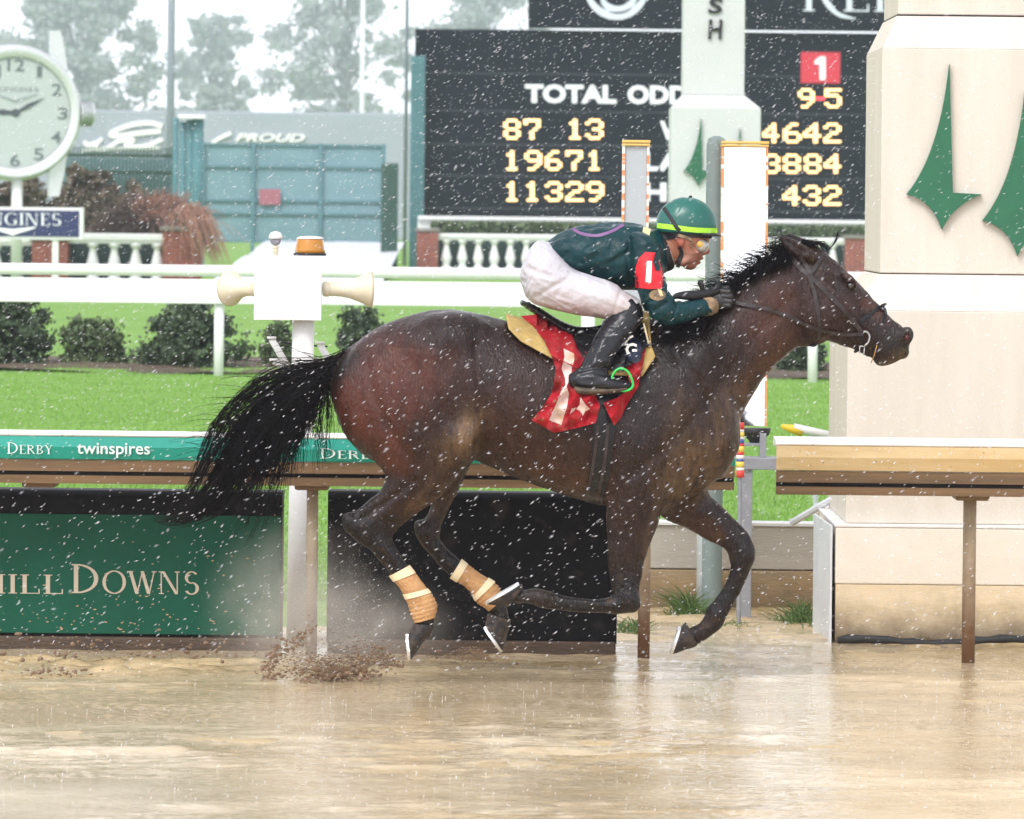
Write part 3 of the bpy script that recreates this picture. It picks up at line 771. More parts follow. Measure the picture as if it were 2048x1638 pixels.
# speaker pole with junction box, horns and beacon
m_white_paint = pm('white_paint', (.82, .82, .82), rough=.45, col2=(.70, .68, .64), vscale=5, bump=.05, bscale=40)
m_cream_pl = pm('cream_plastic', (.76, .70, .55), rough=.5, col2=(.66, .58, .40), vscale=6)
m_amber_pl = pm('amber_plastic', (.62, .25, .012), rough=.2, trans=.25, coat=.5)
m_black = pm('black_rubber', (.015, .015, .016), rough=.6)
m_grey_metal = pm('grey_metal', (.32, .33, .36), rough=.5, col2=(.24, .25, .28), vscale=12, bump=.1, bscale=60, metal=.2)
YS = 2.25
q = P(592, 1290, YS); t = thing('speaker_pole', 'white pole with square box, two cream horns and amber beacon behind the horse tail', 'speaker pole', (q.x, YS, 0)); px = M(1, YS)
zbx0 = P(580, 637, YS).z; zbx1 = P(580, 513, YS).z
b = MB(); b.tube([(q.x + .005, YS, -.05), (q.x + .01, YS, .6), (q.x + .02, YS, zbx0 + .02)], 22 * px, 20); b.build('pole', m_white_paint, t, True)
xa = P(513, 575, YS).x; xb = P(643, 575, YS).x
b = MB(); b.box(xa, xb, YS - .11, YS + .09, zbx0, zbx1, .012); bx_ = b.build('junction_box', m_white_paint, t); autosmooth(bx_)
b = MB(); b.box(xa - .006, xb + .004, YS - .118, YS - .112, zbx0 - .006, zbx1 + .004, .002); b.build('lid', m_white_paint, bx_)
for sx, x0, zc, ln in ((1, xb + .003, P(650, 578, YS).z, 98), (-1, xa - .003, P(505, 578, YS).z, 70)):
    L = ln * px; prof = [(.032, 0), (.034, L * .18), (.036, L * .35), (.045, L * .55), (.062, L * .75), (.085, L * .93), (.088, L), (.080, L * .98), (.03, L * .6)]
    rot = Matrix.Rotation(math.radians(10 if sx > 0 else -42), 3, 'Z') @ Matrix.Rotation(math.radians(90 * sx), 3, 'Y')
    b = MB(); b.lathe(prof, (x0 + (.005 * sx), YS - (.0 if sx > 0 else .02), zc), 'Z', 24, rot); b.build('horn', m_cream_pl, t, True)
    b = MB(); b.lathe([(.034, -.005), (.037, .0), (.037, .02), (.034, .026)], (x0 + .01 * sx, YS, zc), 'X', 20); b.build('horn_driver', m_cream_pl, t, True)
zc = P(618, 512, YS).z; xc = P(620, 500, YS).x
b = MB(); b.lathe([(.078, 0), (.08, .005), (.08, .011), (.07, .014)], (xc, YS, zc + .002), 'Z', 28); b.build('beacon_base', m_black, t, True)
b = MB(); b.lathe([(.073, .0145), (.072, .03), (.064, .078), (.062, .082)], (xc, YS, zc), 'Z', 28); b.build('beacon', m_amber_pl, t, True)
b = MB(); b.lathe([(.066, .0825), (.066, .087), (.05, .094), (.01, .097)], (xc, YS, zc), 'Z', 28); b.build('beacon_cap', m_white_paint, t, True)
xc = P(551, 500, YS).x
b = MB(); b.tube([(xc, YS, zc), (xc, YS, zc + .05)], .012, 12); b.lathe([(.016, .02), (.018, .024), (.016, .028)], (xc, YS, zc), 'Z', 14); b.lathe([(.016, .036), (.018, .04), (.016, .044)], (xc, YS, zc), 'Z', 14); b.build('camera_stalk', m_cream_pl, t, True)
b = MB(); b.lathe([(.034, .082), (.033, .095), (.024, .112), (.006, .118)], (xc, YS, zc), 'Z', 20, None); b.build('camera_dome', m_white_paint, t, True)
b = MB(); b.lathe([(.006, .05), (.02, .056), (.026, .07), (.026, .081)], (xc, YS, zc), 'Z', 18); b.build('camera_lens', m_grey_metal, t, True)
# A-frame struts beside the pole
for a_, b_ in (((543, 678), (580, 742)), ((640, 688), (672, 750)), ((548, 722), (590, 748))):
    A = P(*a_, YS + .35); B = P(*b_, YS + .35); bb = MB(); bb.tube([B, A], 7 * px, 12); bb.tube([A, A + Vector((0, 0, .012))], 9.5 * px, 12); bb.build('strut', m_white_paint, t, True)
b = MB(); b.tube([P(545, 681, YS + .35), P(600, 690, YS + .36), P(655, 693, YS + .35)], 2 * px, 6); b.build('cable', m_black, t)

# ---- near finish pillar
m_cream = pm('cream_stucco', (.68, .625, .54), rough=.8, col2=(.61, .555, .475), vscale=2.5, stretch=(3, 3, .35), bump=.15, bscale=120, fleck=((.45, .34, .2), 60, .70, .78))
m_cream2 = pm('cream_stucco_base', (.80, .76, .68), rough=.7, col2=(.74, .68, .58), vscale=2.0, stretch=(1, 1, 2), bump=.1, bscale=90)
m_stain = pm('mud_washed_stucco', (.72, .60, .42), rough=.75, col2=(.64, .51, .32), vscale=3, stretch=(.6, 1, 4), bump=.15, bscale=60)
m_spire = pm('dark_green_panel', (.012, .135, .06), rough=.45, col2=(.010, .11, .05), vscale=6)
YP = 2.55
splash(m_stain, -.02, .25, (.095, .06, .028), 1.0); splash(m_cream2, .2, .62, (.56, .44, .26), .3)
def leaf(ax_px, ytop, ybot, sc, Y, y_axis_tip):
    """spire emblem outline in px: tall concave spike over a pointed crescent"""
    h = ybot - ytop; L = []
    tip = (ax_px, ytop); lw = (ax_px - .258 * h, ytop + .785 * h); bt = (ax_px - .045 * h, ybot); rw = (ax_px + .195 * h, ytop + .785 * h); inr = (ax_px + .02 * h, ytop + .775 * h)
    def q(a, c, b, n=10): return [((1 - t) ** 2 * a[0] + 2 * t * (1 - t) * c[0] + t * t * b[0], (1 - t) ** 2 * a[1] + 2 * t * (1 - t) * c[1] + t * t * b[1]) for t in np.linspace(0, 1, n, endpoint=False)]
    L += q(tip, (ax_px - .06 * h, ytop + .55 * h), lw, 14); L += q(lw, (ax_px - .10 * h, ytop + .82 * h), bt); L += q(bt, (ax_px + .02 * h, ytop + .85 * h), rw); L += [rw, inr]
    return L
def put_leaf(L, Y, mat, par, th):
    b = MB(); V = [P(x, y, Y) for x, y in L]; b.prism([(v.x, v.z) for v in V], Y - th, Y); return b.build('spire_emblem', mat, par)
t = thing('finish_pillar', 'large cream pillar with two green spire emblems at right edge', 'pillar', (P(1980, 1290, YP).x, YP + .6, 0))
def pz(py, px_=1850, Y=YP): return P(px_, py, Y).z
XL = lambda px_, py=560: P(px_, py, YP).x
zs = dict(base=pz(1050), low=pz(622), seam=pz(548), up=pz(95), sh=pz(28))
xl, xu, xt = XL(1694, 800), XL(1766, 300), XL(1800, 20); xr_l, xr_u, xr_t = xl + 1.36, xu + .99, xt + .83
b = MB(); b.box(XL(1670, 1150), xr_l + .06, YP - .06, YP + 1.75, -.1, pz(1168), .006); b.build('plinth_foot', m_stain, t)
b = MB(); b.box(XL(1669, 1150), xr_l + .063, YP - .064, YP + 1.75, pz(1168) + .001, zs['base'] - .012, .006); pl = b.build('plinth', m_cream2, t)
b = MB(); b.box(XL(1667, 1150), xr_l + .066, YP - .067, YP + 1.76, zs['base'] - .0115, zs['base'] + .004, .004); b.build('plinth_cap', m_white_paint, t)
b = MB(); b.box(xl, xr_l, YP, YP + 1.55, zs['base'] + .005, zs['low'], .006); b.build('lower_block', m_cream, t)
b = MB(); b.frustum(xl + .002, xr_l - .002, YP + .002, YP + 1.55, zs['low'] + .0005, xu - .004, xr_u + .004, YP + .13, YP + 1.36, zs['seam'] - .004); b.build('lower_shoulder', m_cream, t)
b = MB(); b.box(xu, xr_u, YP + .13, YP + 1.36, zs['seam'] + .001, zs['up'], .006); b.build('upper_block', m_cream, t)
b = MB(); b.box(xu + .004, xr_u - .004, YP + .134, YP + 1.355, zs['seam'] - .006, zs['seam'] + .003); b.build('seam', m_rail_dark, t)
b = MB(); b.frustum(xu + .002, xr_u - .002, YP + .132, YP + 1.36, zs['up'] + .0005, xt, xr_t, YP + .22, YP + 1.28, zs['sh'] - .003); b.build('upper_shoulder', m_cream, t)
b = MB(); b.box(xt + .003, xr_t - .003, YP + .223, YP + 1.27, zs['sh'] - .004, zs['sh'] + .004); b.build('seam', m_rail_dark, t)
b = MB(); b.box(xt + .006, xr_t, YP + .225, YP + 1.27, zs['sh'] + .004, zs['sh'] + 3.2, .006); b.build('shaft', m_cream, t)
put_leaf(leaf(1898, 128, 460, 1, YP, 0), YP + .128, m_spire, t, .035); put_leaf(leaf(2049, 182, 512, 1, YP, 0), YP + .128, m_spire, t, .035)
b = MB(); pts = [P(x, 1283 + 5 * math.sin(x * .021), YP - .1) for x in range(1675, 2140, 25)]; b.tube(pts, [.016 + .010 * math.sin(i * 1.3) ** 2 for i in range(len(pts))], 10)
b.build('water_hose', m_black, None, True, label='black hose lying along the foot of the cream pillar', cat='hose')
# steel corner plate by the pillar foot
m_galv = pm('galvanised_plate', (.55, .58, .62), rough=.45, col2=(.66, .68, .70), vscale=5, bump=.05, bscale=60)
b = MB(); q0 = P(1634, 1012, YP + .9); q1 = P(1667, 1050, YP - .06)
V_ = [(q1.x - .004, YP - .055, -.05), (q1.x - .03, YP + 1.0, -.05), (q1.x - .03, YP + 1.0, pz(1052)), (q1.x - .004, YP - .055, pz(1052))]
b.add(V_ + [(x - .01, y, z) for x, y, z in V_], [(0, 1, 2, 3), (7, 6, 5, 4), (0, 3, 7, 4), (3, 2, 6, 7), (2, 1, 5, 6), (1, 0, 4, 5)])
b.build('side_plate', m_galv, t)
b = MB(); b.tube([P(1585, 1045, YP + 1.6), P(1640, 1012, YP + 1.4), P(1690, 985, YP + 1.3)], .02, 8)
b.build('brace_bar', m_galv, t)

# ---- concrete kerb wall between barrier and pillar
m_conc = pm('concrete', (.50, .46, .40), rough=.8, col2=(.42, .38, .33), vscale=3, stretch=(.5, 1, 6), bump=.3, bscale=40)
m_conc2 = pm('rust_washed_concrete', (.42, .29, .15), rough=.8, col2=(.30, .23, .15), vscale=4, stretch=(.6, 1, 3), bump=.3, bscale=40)
YW = 5.0
splash(m_conc2, -.1, .2, (.08, .055, .03), .9)
A = P(1240, 1045, YW); B = P(1668, 1045, YW)
t = thing('concrete_wall', 'low concrete wall with rust washed lower course left of the pillar', 'wall', ((A.x + B.x) / 2, YW + .1, 0)); zm = P(1480, 1140, YW).z
b = MB(); b.box(A.x, B.x, YW, YW + .2, zm + .004, A.z - .012, .006); b.build('upper_course', m_conc, t)
b = MB(); b.box(A.x, B.x, YW - .008, YW + .2, -.1, zm - .002, .006); b.build('lower_course', m_conc2, t)
b = MB(); b.box(A.x, B.x, YW - .015, YW + .215, A.z - .0115, A.z + .006, .003); b.build('coping', m_white_paint, t)

# ---- photo-finish mirrors
m_mirror = pm('mirror_glass', (.98, .98, .98), rough=.03, metal=1.0)
m_frame = pm('yellow_mirror_frame', (.80, .50, .13), rough=.4)
m_marker = pm('orange_white_marker', (.85, .80, .74), rough=.5, col2=(.75, .28, .1), vscale=1, thr=(.48, .52), stretch=(1, 1, 26))
m_silver = pm('matt_silver_panel', (.42, .46, .48), rough=.5, metal=.0)
m_sage = pm('sage_green_post', (.20, .25, .24), rough=.6, col2=(.17, .215, .21), vscale=5)
def mirror(x0, x1, ytop, ybot, Y, mat, label, tilt):
    A = P(x0, ytop, Y); B = P(x1, ybot, Y); w = B.x - A.x; h = A.z - B.z
    t = thing('finish_mirror', label, 'mirror', ((A.x + B.x) / 2, Y + .1, B.z))
    b = MB(); b.add([(A.x + .012, Y, B.z), (B.x - .012, Y, B.z), (B.x - .012, Y + tilt * h, A.z - .03), (A.x + .012, Y + tilt * h, A.z - .03), (A.x + .012, Y + .14, B.z), (B.x - .012, Y + .14, B.z), (B.x - .012, Y + .14 + tilt * h, A.z - .03), (A.x + .012, Y + .14 + tilt * h, A.z - .03)],
                    [(0, 1, 2, 3), (5, 4, 7, 6), (4, 0, 3, 7), (1, 5, 6, 2), (3, 2, 6, 7), (4, 5, 1, 0)]); b.build('panel', mat, t)
    for xx in (A.x + .005, B.x - .005):
        b = MB(); b.add([(xx - .006, Y - .012, B.z), (xx + .006, Y - .012, B.z), (xx + .006, Y - .012 + tilt * h, A.z - .03), (xx - .006, Y - .012 + tilt * h, A.z - .03), (xx - .006, Y + .15, B.z), (xx + .006, Y + .15, B.z), (xx + .006, Y + .15 + tilt * h, A.z - .03), (xx - .006, Y + .15 + tilt * h, A.z - .03)],
                        [(0, 1, 2, 3), (5, 4, 7, 6), (4, 0, 3, 7), (1, 5, 6, 2), (3, 2, 6, 7), (4, 5, 1, 0)]); b.build('side_frame', m_marker, t)
    b = MB(); b.box(A.x - .004, B.x + .004, Y + tilt * h - .02, Y + tilt * h + .16, A.z - .029, A.z - .018, .002); b.box(A.x - .002, B.x + .006, Y + tilt * h - .022, Y + tilt * h + .162, A.z - .0135, A.z, .002); b.build('top_frame', m_frame, t)
    return t
mt = mirror(1447, 1533, 281, 852, 4.2, m_mirror, 'tall bright finish mirror beside the jockey helmet', .12)
mirror(1246, 1292, 280, 900, 4.2, m_silver, 'narrow grey finish mirror behind the jockey back', .0)
q = P(1433, 272, 4.6); b = MB(); b.lathe([(M(20, 4.6), -1.0), (M(20, 4.6), q.z - .05), (M(17, 4.6), q.z - .015), (M(6, 4.6), q.z)], (q.x, 4.6, 0), 'Z', 18)
b.build('sage_post', m_sage, None, True, label='round topped grey green post left of the bright mirror', cat='post'); autosmooth(bpy.data.objects['sage_post'])
# mirror stand: dark post, arm, motor
t = thing('mirror_stand', 'grey steel stand with arm and motor under the bright mirror', 'stand', P(1492, 1205, 4.0))
a = P(1491, 960, 4.0); b = MB(); b.box(a.x - M(14, 4), a.x + M(14, 4), 4.0, 4.12, -.05, P(1491, 935, 4.0).z, .004); b.build('post', m_grey_metal, t)
A = P(1484, 915, 3.98); B = P(1556, 940, 3.98); b = MB(); b.box(A.x, B.x, 3.98, 4.16, B.z, A.z, .004); b.build('arm', m_grey_metal, t)
b = MB(); c = P(1512, 868, 4.1); b.lathe([(M(30, 4.1), .03), (M(27, 4.1), .0), (M(14, 4.1), -.035), (M(10, 4.1), -.06)], c, 'Z', 16); b.build('motor', m_black, t, True)
A = P(1524, 866, 4.05); b = MB(); b.box(A.x - .012, A.x + .022, 4.02, 4.1, P(1524, 915, 4.02).z, A.z, .003); b.build('bracket', m_grey_metal, t)
A = P(1488, 886, 4.05); B = P(1530, 892, 4.05); b = MB(); b.box(A.x, B.x, 4.03, 4.11, B.z, A.z, .002); b.build('bracket', m_grey_metal, t)
# striped ranging pole
t = thing('striped_pole', 'thin pole striped red, yellow, white and blue beside the mirror stand', 'pole', P(1480, 955, 3.6)); m_str = {c: pm('stripe_' + c, v, rough=.45) for c, v in dict(red=(.72, .05, .04), yellow=(.85, .62, .10), white=(.85, .83, .8), blue=(.08, .12, .42)).items()}
yy = 845
for c, hgt in (('red', 14), ('white', 5), ('yellow', 10), ('white', 4), ('blue', 9), ('red', 5), ('yellow', 12), ('red', 6), ('white', 8), ('blue', 5), ('yellow', 12), ('white', 6), ('red', 14)):
    A = P(1480.5, yy + .15, 3.6); B = P(1480.5, yy + hgt - .15, 3.6); b = MB(); b.tube([B, A], M(8, 3.6), 12); b.build('band', m_str[c], t, True); yy += hgt
b = MB(); b.tube([P(1480.5, yy, 3.6), Vector((P(1480.5, yy, 3.6).x, 3.6, -.05))], M(4, 3.6), 8); b.build('stake', m_grey_metal, t)
# white and yellow arm by the pillar
t = thing('gate_arm', 'white arm with yellow tip left of the pillar above the tan rail', 'gate arm', P(1620, 880, 6.0)); A = P(1562, 852, 6.0); B = P(1672, 874, 6.0)
b = MB(); b.tube([A + Vector((.07, 0, -.008)), B], M(9, 6), 10); b.build('arm', m_white_paint, t, True)
b = MB(); b.tube([A, A + Vector((.075, 0, -.018)), A + Vector((.12, 0, -.035))], [M(4, 6), M(10, 6), M(9, 6)], 10); b.build('tip', pm('yellow_paint', (.82, .55, .03), rough=.5), t, True)
b = MB(); b.tube([P(1618, 872, 6.0), P(1632, 905, 6.0)], M(5, 6), 8); b.tube([P(1632, 905, 6.0), Vector((P(1632, 905, 6.0).x, 6.0, .2))], M(5, 6), 8); b.build('prop', m_galv, t)
# pale pipe post by the wall
q = P(1412, 1200, 4.7); b = MB(); b.tube([(q.x, 4.7, -.1), (q.x, 4.7, .43), (q.x - .01, 4.7, .46)], M(20, 4.7), 14); b.build('pipe_post', m_galv, None, True, label='short pale pipe post in front of the concrete wall', cat='post')
# weeds at the wall foot
def weeds(cx, base, w, n, hmax, Y, label, seed):
    rg = np.random.RandomState(seed); c = P(cx, base, Y); cur = np.zeros((n, 5, 3))
    for i in range(n):
        r = c + Vector((rg.normal(0, w / 2), rg.normal(0, .12), 0)); hh = hmax * rg.uniform(.4, 1) * math.exp(-((r.x - c.x) / w) ** 2); le = rg.normal(0, .5, 2) * hh
        for j in range(5): s = j / 4; cur[i, j] = (r.x + le[0] * s * s, r.y + le[1] * s * s, -.02 + hh * (s - .25 * s * s))
    V, F = strands(cur, .004, .0008); mesh('weed_tuft', V, F, pm('weed_green', (.05, .115, .02), rough=.6, col2=(.10, .16, .035), vscale=8), None, True, label=label, cat='weeds', group='weeds beside the track', kind='stuff')
weeds(1605, 1245, .16, 260, .2, 3.9, 'green weed tuft against the pillar side plate', 1); weeds(1375, 1215, .10, 200, .24, 4.5, 'dark weed tuft beside the pale pipe post', 2); weeds(1262, 1250, .14, 200, .14, 3.2, 'low grass tuft at the right end of the black barrier', 3); weeds(1460, 1240, .2, 160, .08, 3.6, 'sparse low weeds below the forward foreleg', 4)
# ============================================================ beyond the turf
m_bwhite = pm('white_painted_rail', (.84, .84, .84), rough=.4, bump=.04, bscale=20, col2=(.78, .78, .78), vscale=2)
# ---- outer rail of the turf course
YT = 30.6; zg = .44
A = P(-80, 530, YT); px = M(1, YT)
t = thing('turf_rail', 'white tube and board rail crossing behind the shrubs and jockey', 'rail', (0, YT, zg)); zc = P(1024, 548, YT).z
b = MB(); b.tube([(-16, YT, zc), (0, YT, zc), (16, YT, zc)], 11.5 * px, 18); b.build('top_tube', m_bwhite, t, True)
b = MB(); b.box(-16, 16, YT - .03, YT + .03, zc - 66 * px, zc - 17 * px, .008); b.build('board', m_bwhite, t)
for pxx, w in ((437, 20), (1176, 28), (1626, 20), (-260, 20), (-960, 20), (2300, 20), (3000, 20)):
    q = P(pxx, 700, YT); b = MB(); b.tube([(q.x, YT + .06, zg - .1), (q.x, YT + .06, zc - 66 * px + .02)], w / 2 * px, 14); b.build('post', m_bwhite, t, True)
# ---- shrubs
m_leafs = [pm('shrub_leaf_dark', (.05, .08, .046), rough=.5, spec=.2, col2=(.095, .13, .07), vscale=9), pm('shrub_leaf_olive', (.07, .11, .048), rough=.5, spec=.2, col2=(.13, .17, .08), vscale=9)]
m_stem = pm('bark', (.06, .045, .03), rough=.8)
def shrub(x0, x1, ytop, ybot, Y, label, seed, n=5200, mat=0, leaf=.042, name='shrub', group='shrubs along the turf rail', zb=None):
    rg = np.random.RandomState(seed); A = P(x0, ybot, Y); B = P(x1, ytop, Y); w = (B.x - A.x) / 2; h = B.z - A.z; cx = (A.x + B.x) / 2; z0 = A.z if zb is None else zb
    t = thing(name, label, 'shrub', (cx, Y, z0), group)
    K = 46; cc = []; 
    for k in range(K):
        a = rg.uniform(0, 2 * math.pi); r = math.sqrt(rg.rand()); zz = rg.uniform(.1, .9) ** 1.1; taper = (1.12 - .6 * zz) * rg.uniform(.55, 1.2); zz = min(zz * rg.uniform(.8, 1.2), 1.0); cc.append((cx + w * 1.1 * r * math.cos(a) * taper, Y + w * .8 * r * math.sin(a) * taper, z0 + h * zz, rg.uniform(.10, .30)))
    cc = np.array(cc); idx = rg.randint(0, K, n); d = rg.normal(size=(n, 3)); d /= np.linalg.norm(d, axis=1, keepdims=True); rad = cc[idx, 3:4] * min(w, h * .6) * np.minimum(np.abs(rg.normal(0, .62, (n, 1))) + .1, 1.5)
    C = cc[idx, :3] + d * rad * np.array([1.2, 1.2, .9]); C[:, 2] = np.maximum(C[:, 2], z0 + .02)
    V, F = quads_cloud(np.vstack([C, C + rg.normal(0, .03, C.shape), C[:n // 4] + rg.normal(0, .055, (n // 4, 3)) * np.array([1, 1, .8])]), leaf, seed); mesh('foliage', V, F, m_leafs[mat], t, False)
    b = MB()
    for k in range(5):
        p = cc[k]; b.tube([(cx + rg.normal(0, .06), Y, z0 - .05), ((cx + p[0]) / 2, Y, z0 + h * .25), (p[0], p[1], p[2])], [.022, .016, .006], 6)
    b.build('stem', m_stem, t, True)
YH_ = 33.0
shrub(-70, 108, 592, 748, YH_, 'dense dark shrub at the left edge under the white rail', 1, 6000)
shrub(112, 268, 640, 748, YH_ + .4, 'small olive shrub, second from the left edge', 2, 4200, 1)
shrub(268, 482, 606, 757, YH_ - .3, 'broad dark shrub behind the left white rail post', 3, 7000)
shrub(528, 585, 655, 742, YH_ + .5, 'small loose shrub left of the speaker pole', 4, 1500, 1)
shrub(676, 775, 622, 720, YH_ + 1.5, 'bluish shrub above the horse croup', 5, 2600)
shrub(1548, 1668, 672, 786, YH_ + .2, 'dark shrub below the horse head left of the cream pillar', 6, 4000)
m_mulch = pm('brown_mulch', (.07, .05, .035), rough=.9, col2=(.13, .09, .06), vscale=12, bump=.5, bscale=30)
Vm, Fm = grid(-16, 16, 31.2, 35.4, 200, 30, lambda X, Y: turf_z(X, Y) + .012 + .03 * fbm(X, Y, 2, 2, 81, 3)); mesh('mulch_bed', Vm, Fm, m_mulch, None, True, kind='structure')
# bank of grass beyond the bed
m_grass2 = pm('far_turf', (.11, .225, .045), rough=.8, col2=(.08, .18, .035), vscale=.5, bump=.4, bscale=6)
# ---- far finish tower with SH lettering
YF_ = 42.0; m_ftow = pm('pale_tower_paint', (.60, .61, .60), rough=.6, col2=(.56, .57, .57), vscale=1.5, bump=.05, bscale=30)
t = thing('finish_tower', 'white finish tower with black letters and green spire behind the jockey', 'tower', (P(1430, 680, YF_).x, YF_ + .5, .44)); fz = lambda py: P(1430, py, YF_).z; fx = lambda px_, py=300: P(px_, py, YF_).x
xa, xb, xc, xd = fx(1342), fx(1521), fx(1367, 100), fx(1491, 100)
b = MB(); b.box(xa, xb, YF_, YF_ + 1.06, fz(556), fz(216), .01); b.build('body', m_ftow, t)
b = MB(); b.frustum(xa + .003, xb - .003, YF_ + .003, YF_ + 1.05, fz(216) + .001, xc, xd, YF_ + .16, YF_ + .9, fz(190)); b.build('shoulder', m_ftow, t)
b = MB(); b.box(xc + .003, xd - .003, YF_ + .163, YF_ + .897, fz(190) + .001, fz(-320), .01); b.build('shaft', m_ftow, t)
b = MB(); b.frustum(xa - .18, xb + .18, YF_ - .12, YF_ + 1.2, fz(610), xa + .003, xb - .003, YF_ + .002, YF_ + 1.05, fz(556) - .002); b.box(xa - .19, xb + .19, YF_ - .13, YF_ + 1.21, .3, fz(610) - .002, .01); b.build('base', m_ftow, t)
put_leaf(leaf(1402, 236, 372, 1, YF_, 0), YF_ - .002, m_spire, t, .05); put_leaf(leaf(1480, 256, 392, 1, YF_, 0), YF_ - .002, m_spire, t, .05)
for ch, y0, y1 in (('S', -4, 27), ('H', 39, 78), ('I', -56, -18)): put_text('lettering', font_polys(ch, .02, .08), 1416, 1445, y0, y1, YF_ + .16, m_black, t, .03)
# ---- left balustrade, brick piers
m_brick = bpy.data.materials.new('red_brick'); m_brick.use_nodes = True; _t = m_brick.node_tree; _b = _t.nodes['Principled BSDF']; _b.inputs['Roughness'].default_value = .8
_g = _t.nodes.new('ShaderNodeTexCoord'); _br = _t.nodes.new('ShaderNodeTexBrick'); _mp = _t.nodes.new('ShaderNodeMapping'); _mp.inputs['Rotation'].default_value = (math.radians(90), 0, 0); _t.links.new(_g.outputs['Object'], _mp.inputs[0]); _t.links.new(_mp.outputs[0], _br.inputs[0])
_br.inputs['Color1'].default_value = (.30, .075, .05, 1); _br.inputs['Color2'].default_value = (.22, .05, .04, 1); _br.inputs['Mortar'].default_value = (.32, .22, .19, 1); _br.inputs['Scale'].default_value = 4.0; _br.inputs['Mortar Size'].default_value = .02; _br.inputs['Brick Width'].default_value = .9; _br.inputs['Row Height'].default_value = .32
_t.links.new(_br.outputs[0], _b.inputs['Base Color'])
m_cap = pm('stone_cap', (.22, .20, .18), rough=.8); m_shade = pm('dark_teal_panel', (.015, .04, .038), rough=.7)
def pier(x0, x1, ytop, Y, label):
    A = P(x0, ytop, Y); B = P(x1, ytop, Y); w = B.x - A.x; t = thing('brick_pier', label, 'pier', ((A.x + B.x) / 2, Y, .4), 'brick piers of the balustrades')
    b = MB(); b.box(A.x, B.x, Y - .25, Y + w - .25, .35, A.z - .1); b.build('shaft', m_brick, t)
    b = MB(); b.box(A.x - .05, B.x + .05, Y - .3, Y + w - .2, A.z - .099, A.z, .02); b.build('cap', m_cap, t)
BAL = {}
def balustrade(x0, x1, ytop, h_rail, pitch, Y, label, first):
    A = P(x0, ytop, Y); B = P(x1, ytop, Y); px = M(1, Y); z1 = P((x0 + x1) / 2, ytop, Y).z; zr = z1 - h_rail * px
    t = thing('balustrade', label, 'balustrade', ((A.x + B.x) / 2, Y, .4))
    b = MB(); b.box(A.x, B.x, Y - .16, Y + .16, zr + .055, z1, .03); b.box(A.x + .002, B.x - .002, Y - .12, Y + .12, zr, zr + .054, .01); b.build('top_rail', m_bwhite, t)
    z0 = .55; b = MB(); b.box(A.x, B.x, Y - .16, Y + .16, .35, z0, .02); b.build('bottom_rail', m_bwhite, t)
    hh = zr - z0; r = .33 * pitch * px; prof = [(r * .9, 0), (r * .9, hh * .06), (r * .55, hh * .09), (r * .62, hh * .14), (r * .95, hh * .3), (r * .98, hh * .38), (r * .75, hh * .55), (r * .5, hh * .75), (r * .45, hh * .86), (r * .7, hh * .9), (r * .85, hh * .94), (r * .85, hh)]
    x = first; src = None
    while x < x1 - pitch * .25:
        q = P(x, ytop, Y)
        if src is None: b = MB(); b.lathe(prof, (q.x, Y, z0 + .001), 'Z', 14); src = b.build('baluster', m_bwhite, t, True); x0w = q.x
        else: link_copy(src, (q.x - x0w, 0, 0), t)
        x += pitch
    b = MB(); b.box(A.x, B.x, Y + .5, Y + .55, .35, zr + .1); b.build('backing', m_shade, t)
YL, YRb = 95.0, 125.0
pier(66, 137, 472, YL, 'left brick pier behind the navy sign'); pier(327, 402, 452, YL, 'brick pier under the fountain grass left of the gate')
balustrade(137, 330, 467, 20, 43, YL, 'short white balustrade between the two left brick piers', 186); balustrade(-200, 66, 470, 20, 43, YL, 'white balustrade at the left edge behind the navy sign', -180)
pier(834, 876, 456, YRb, 'brick pier left of the balustrade below the lit board'); pier(1690, 1737, 470, YRb, 'brick pier behind the horse ears beside the cream pillar')
balustrade(876, 1300, 469, 13, 32, YRb, 'white balustrade below the lit board left of the jockey', 893); balustrade(1400, 1690, 475, 13, 32, YRb, 'white balustrade below the lit board behind the horse mane', 1410)
# planter wall and clipped hedge
px = M(1, YRb + 2); A = P(836, 430, YRb + 2); B = P(1760, 430, YRb + 2); zt = P(1250, 436, YRb + 2).z
b = MB(); b.box(A.x, B.x, YRb + 2, YRb + 2.4, .4, zt, .03); b.build('planter_wall', m_bwhite, None, label='long white planter wall under the lit board', cat='wall')
b = MB(); b.box(A.x, B.x, YRb + 1.85, YRb + 1.999, zt - .1, zt + .002, .01); b.build('coping', m_bwhite, bpy.data.objects['planter_wall'])
rg = np.random.RandomState(8); n = 9000; C = np.stack([rg.uniform(A.x + .4, B.x - .2, n), YRb + 1.0 + rg.uniform(-.35, .35, n), P(1250, 470, YRb + 1).z + .28 * rg.rand(n) ** .8], 1); V, F = quads_cloud(C, .11, 3)
mesh('clipped_hedge', V, F, m_leafs[1], None, False, label='low clipped hedge between balustrade and white planter wall', cat='hedge')
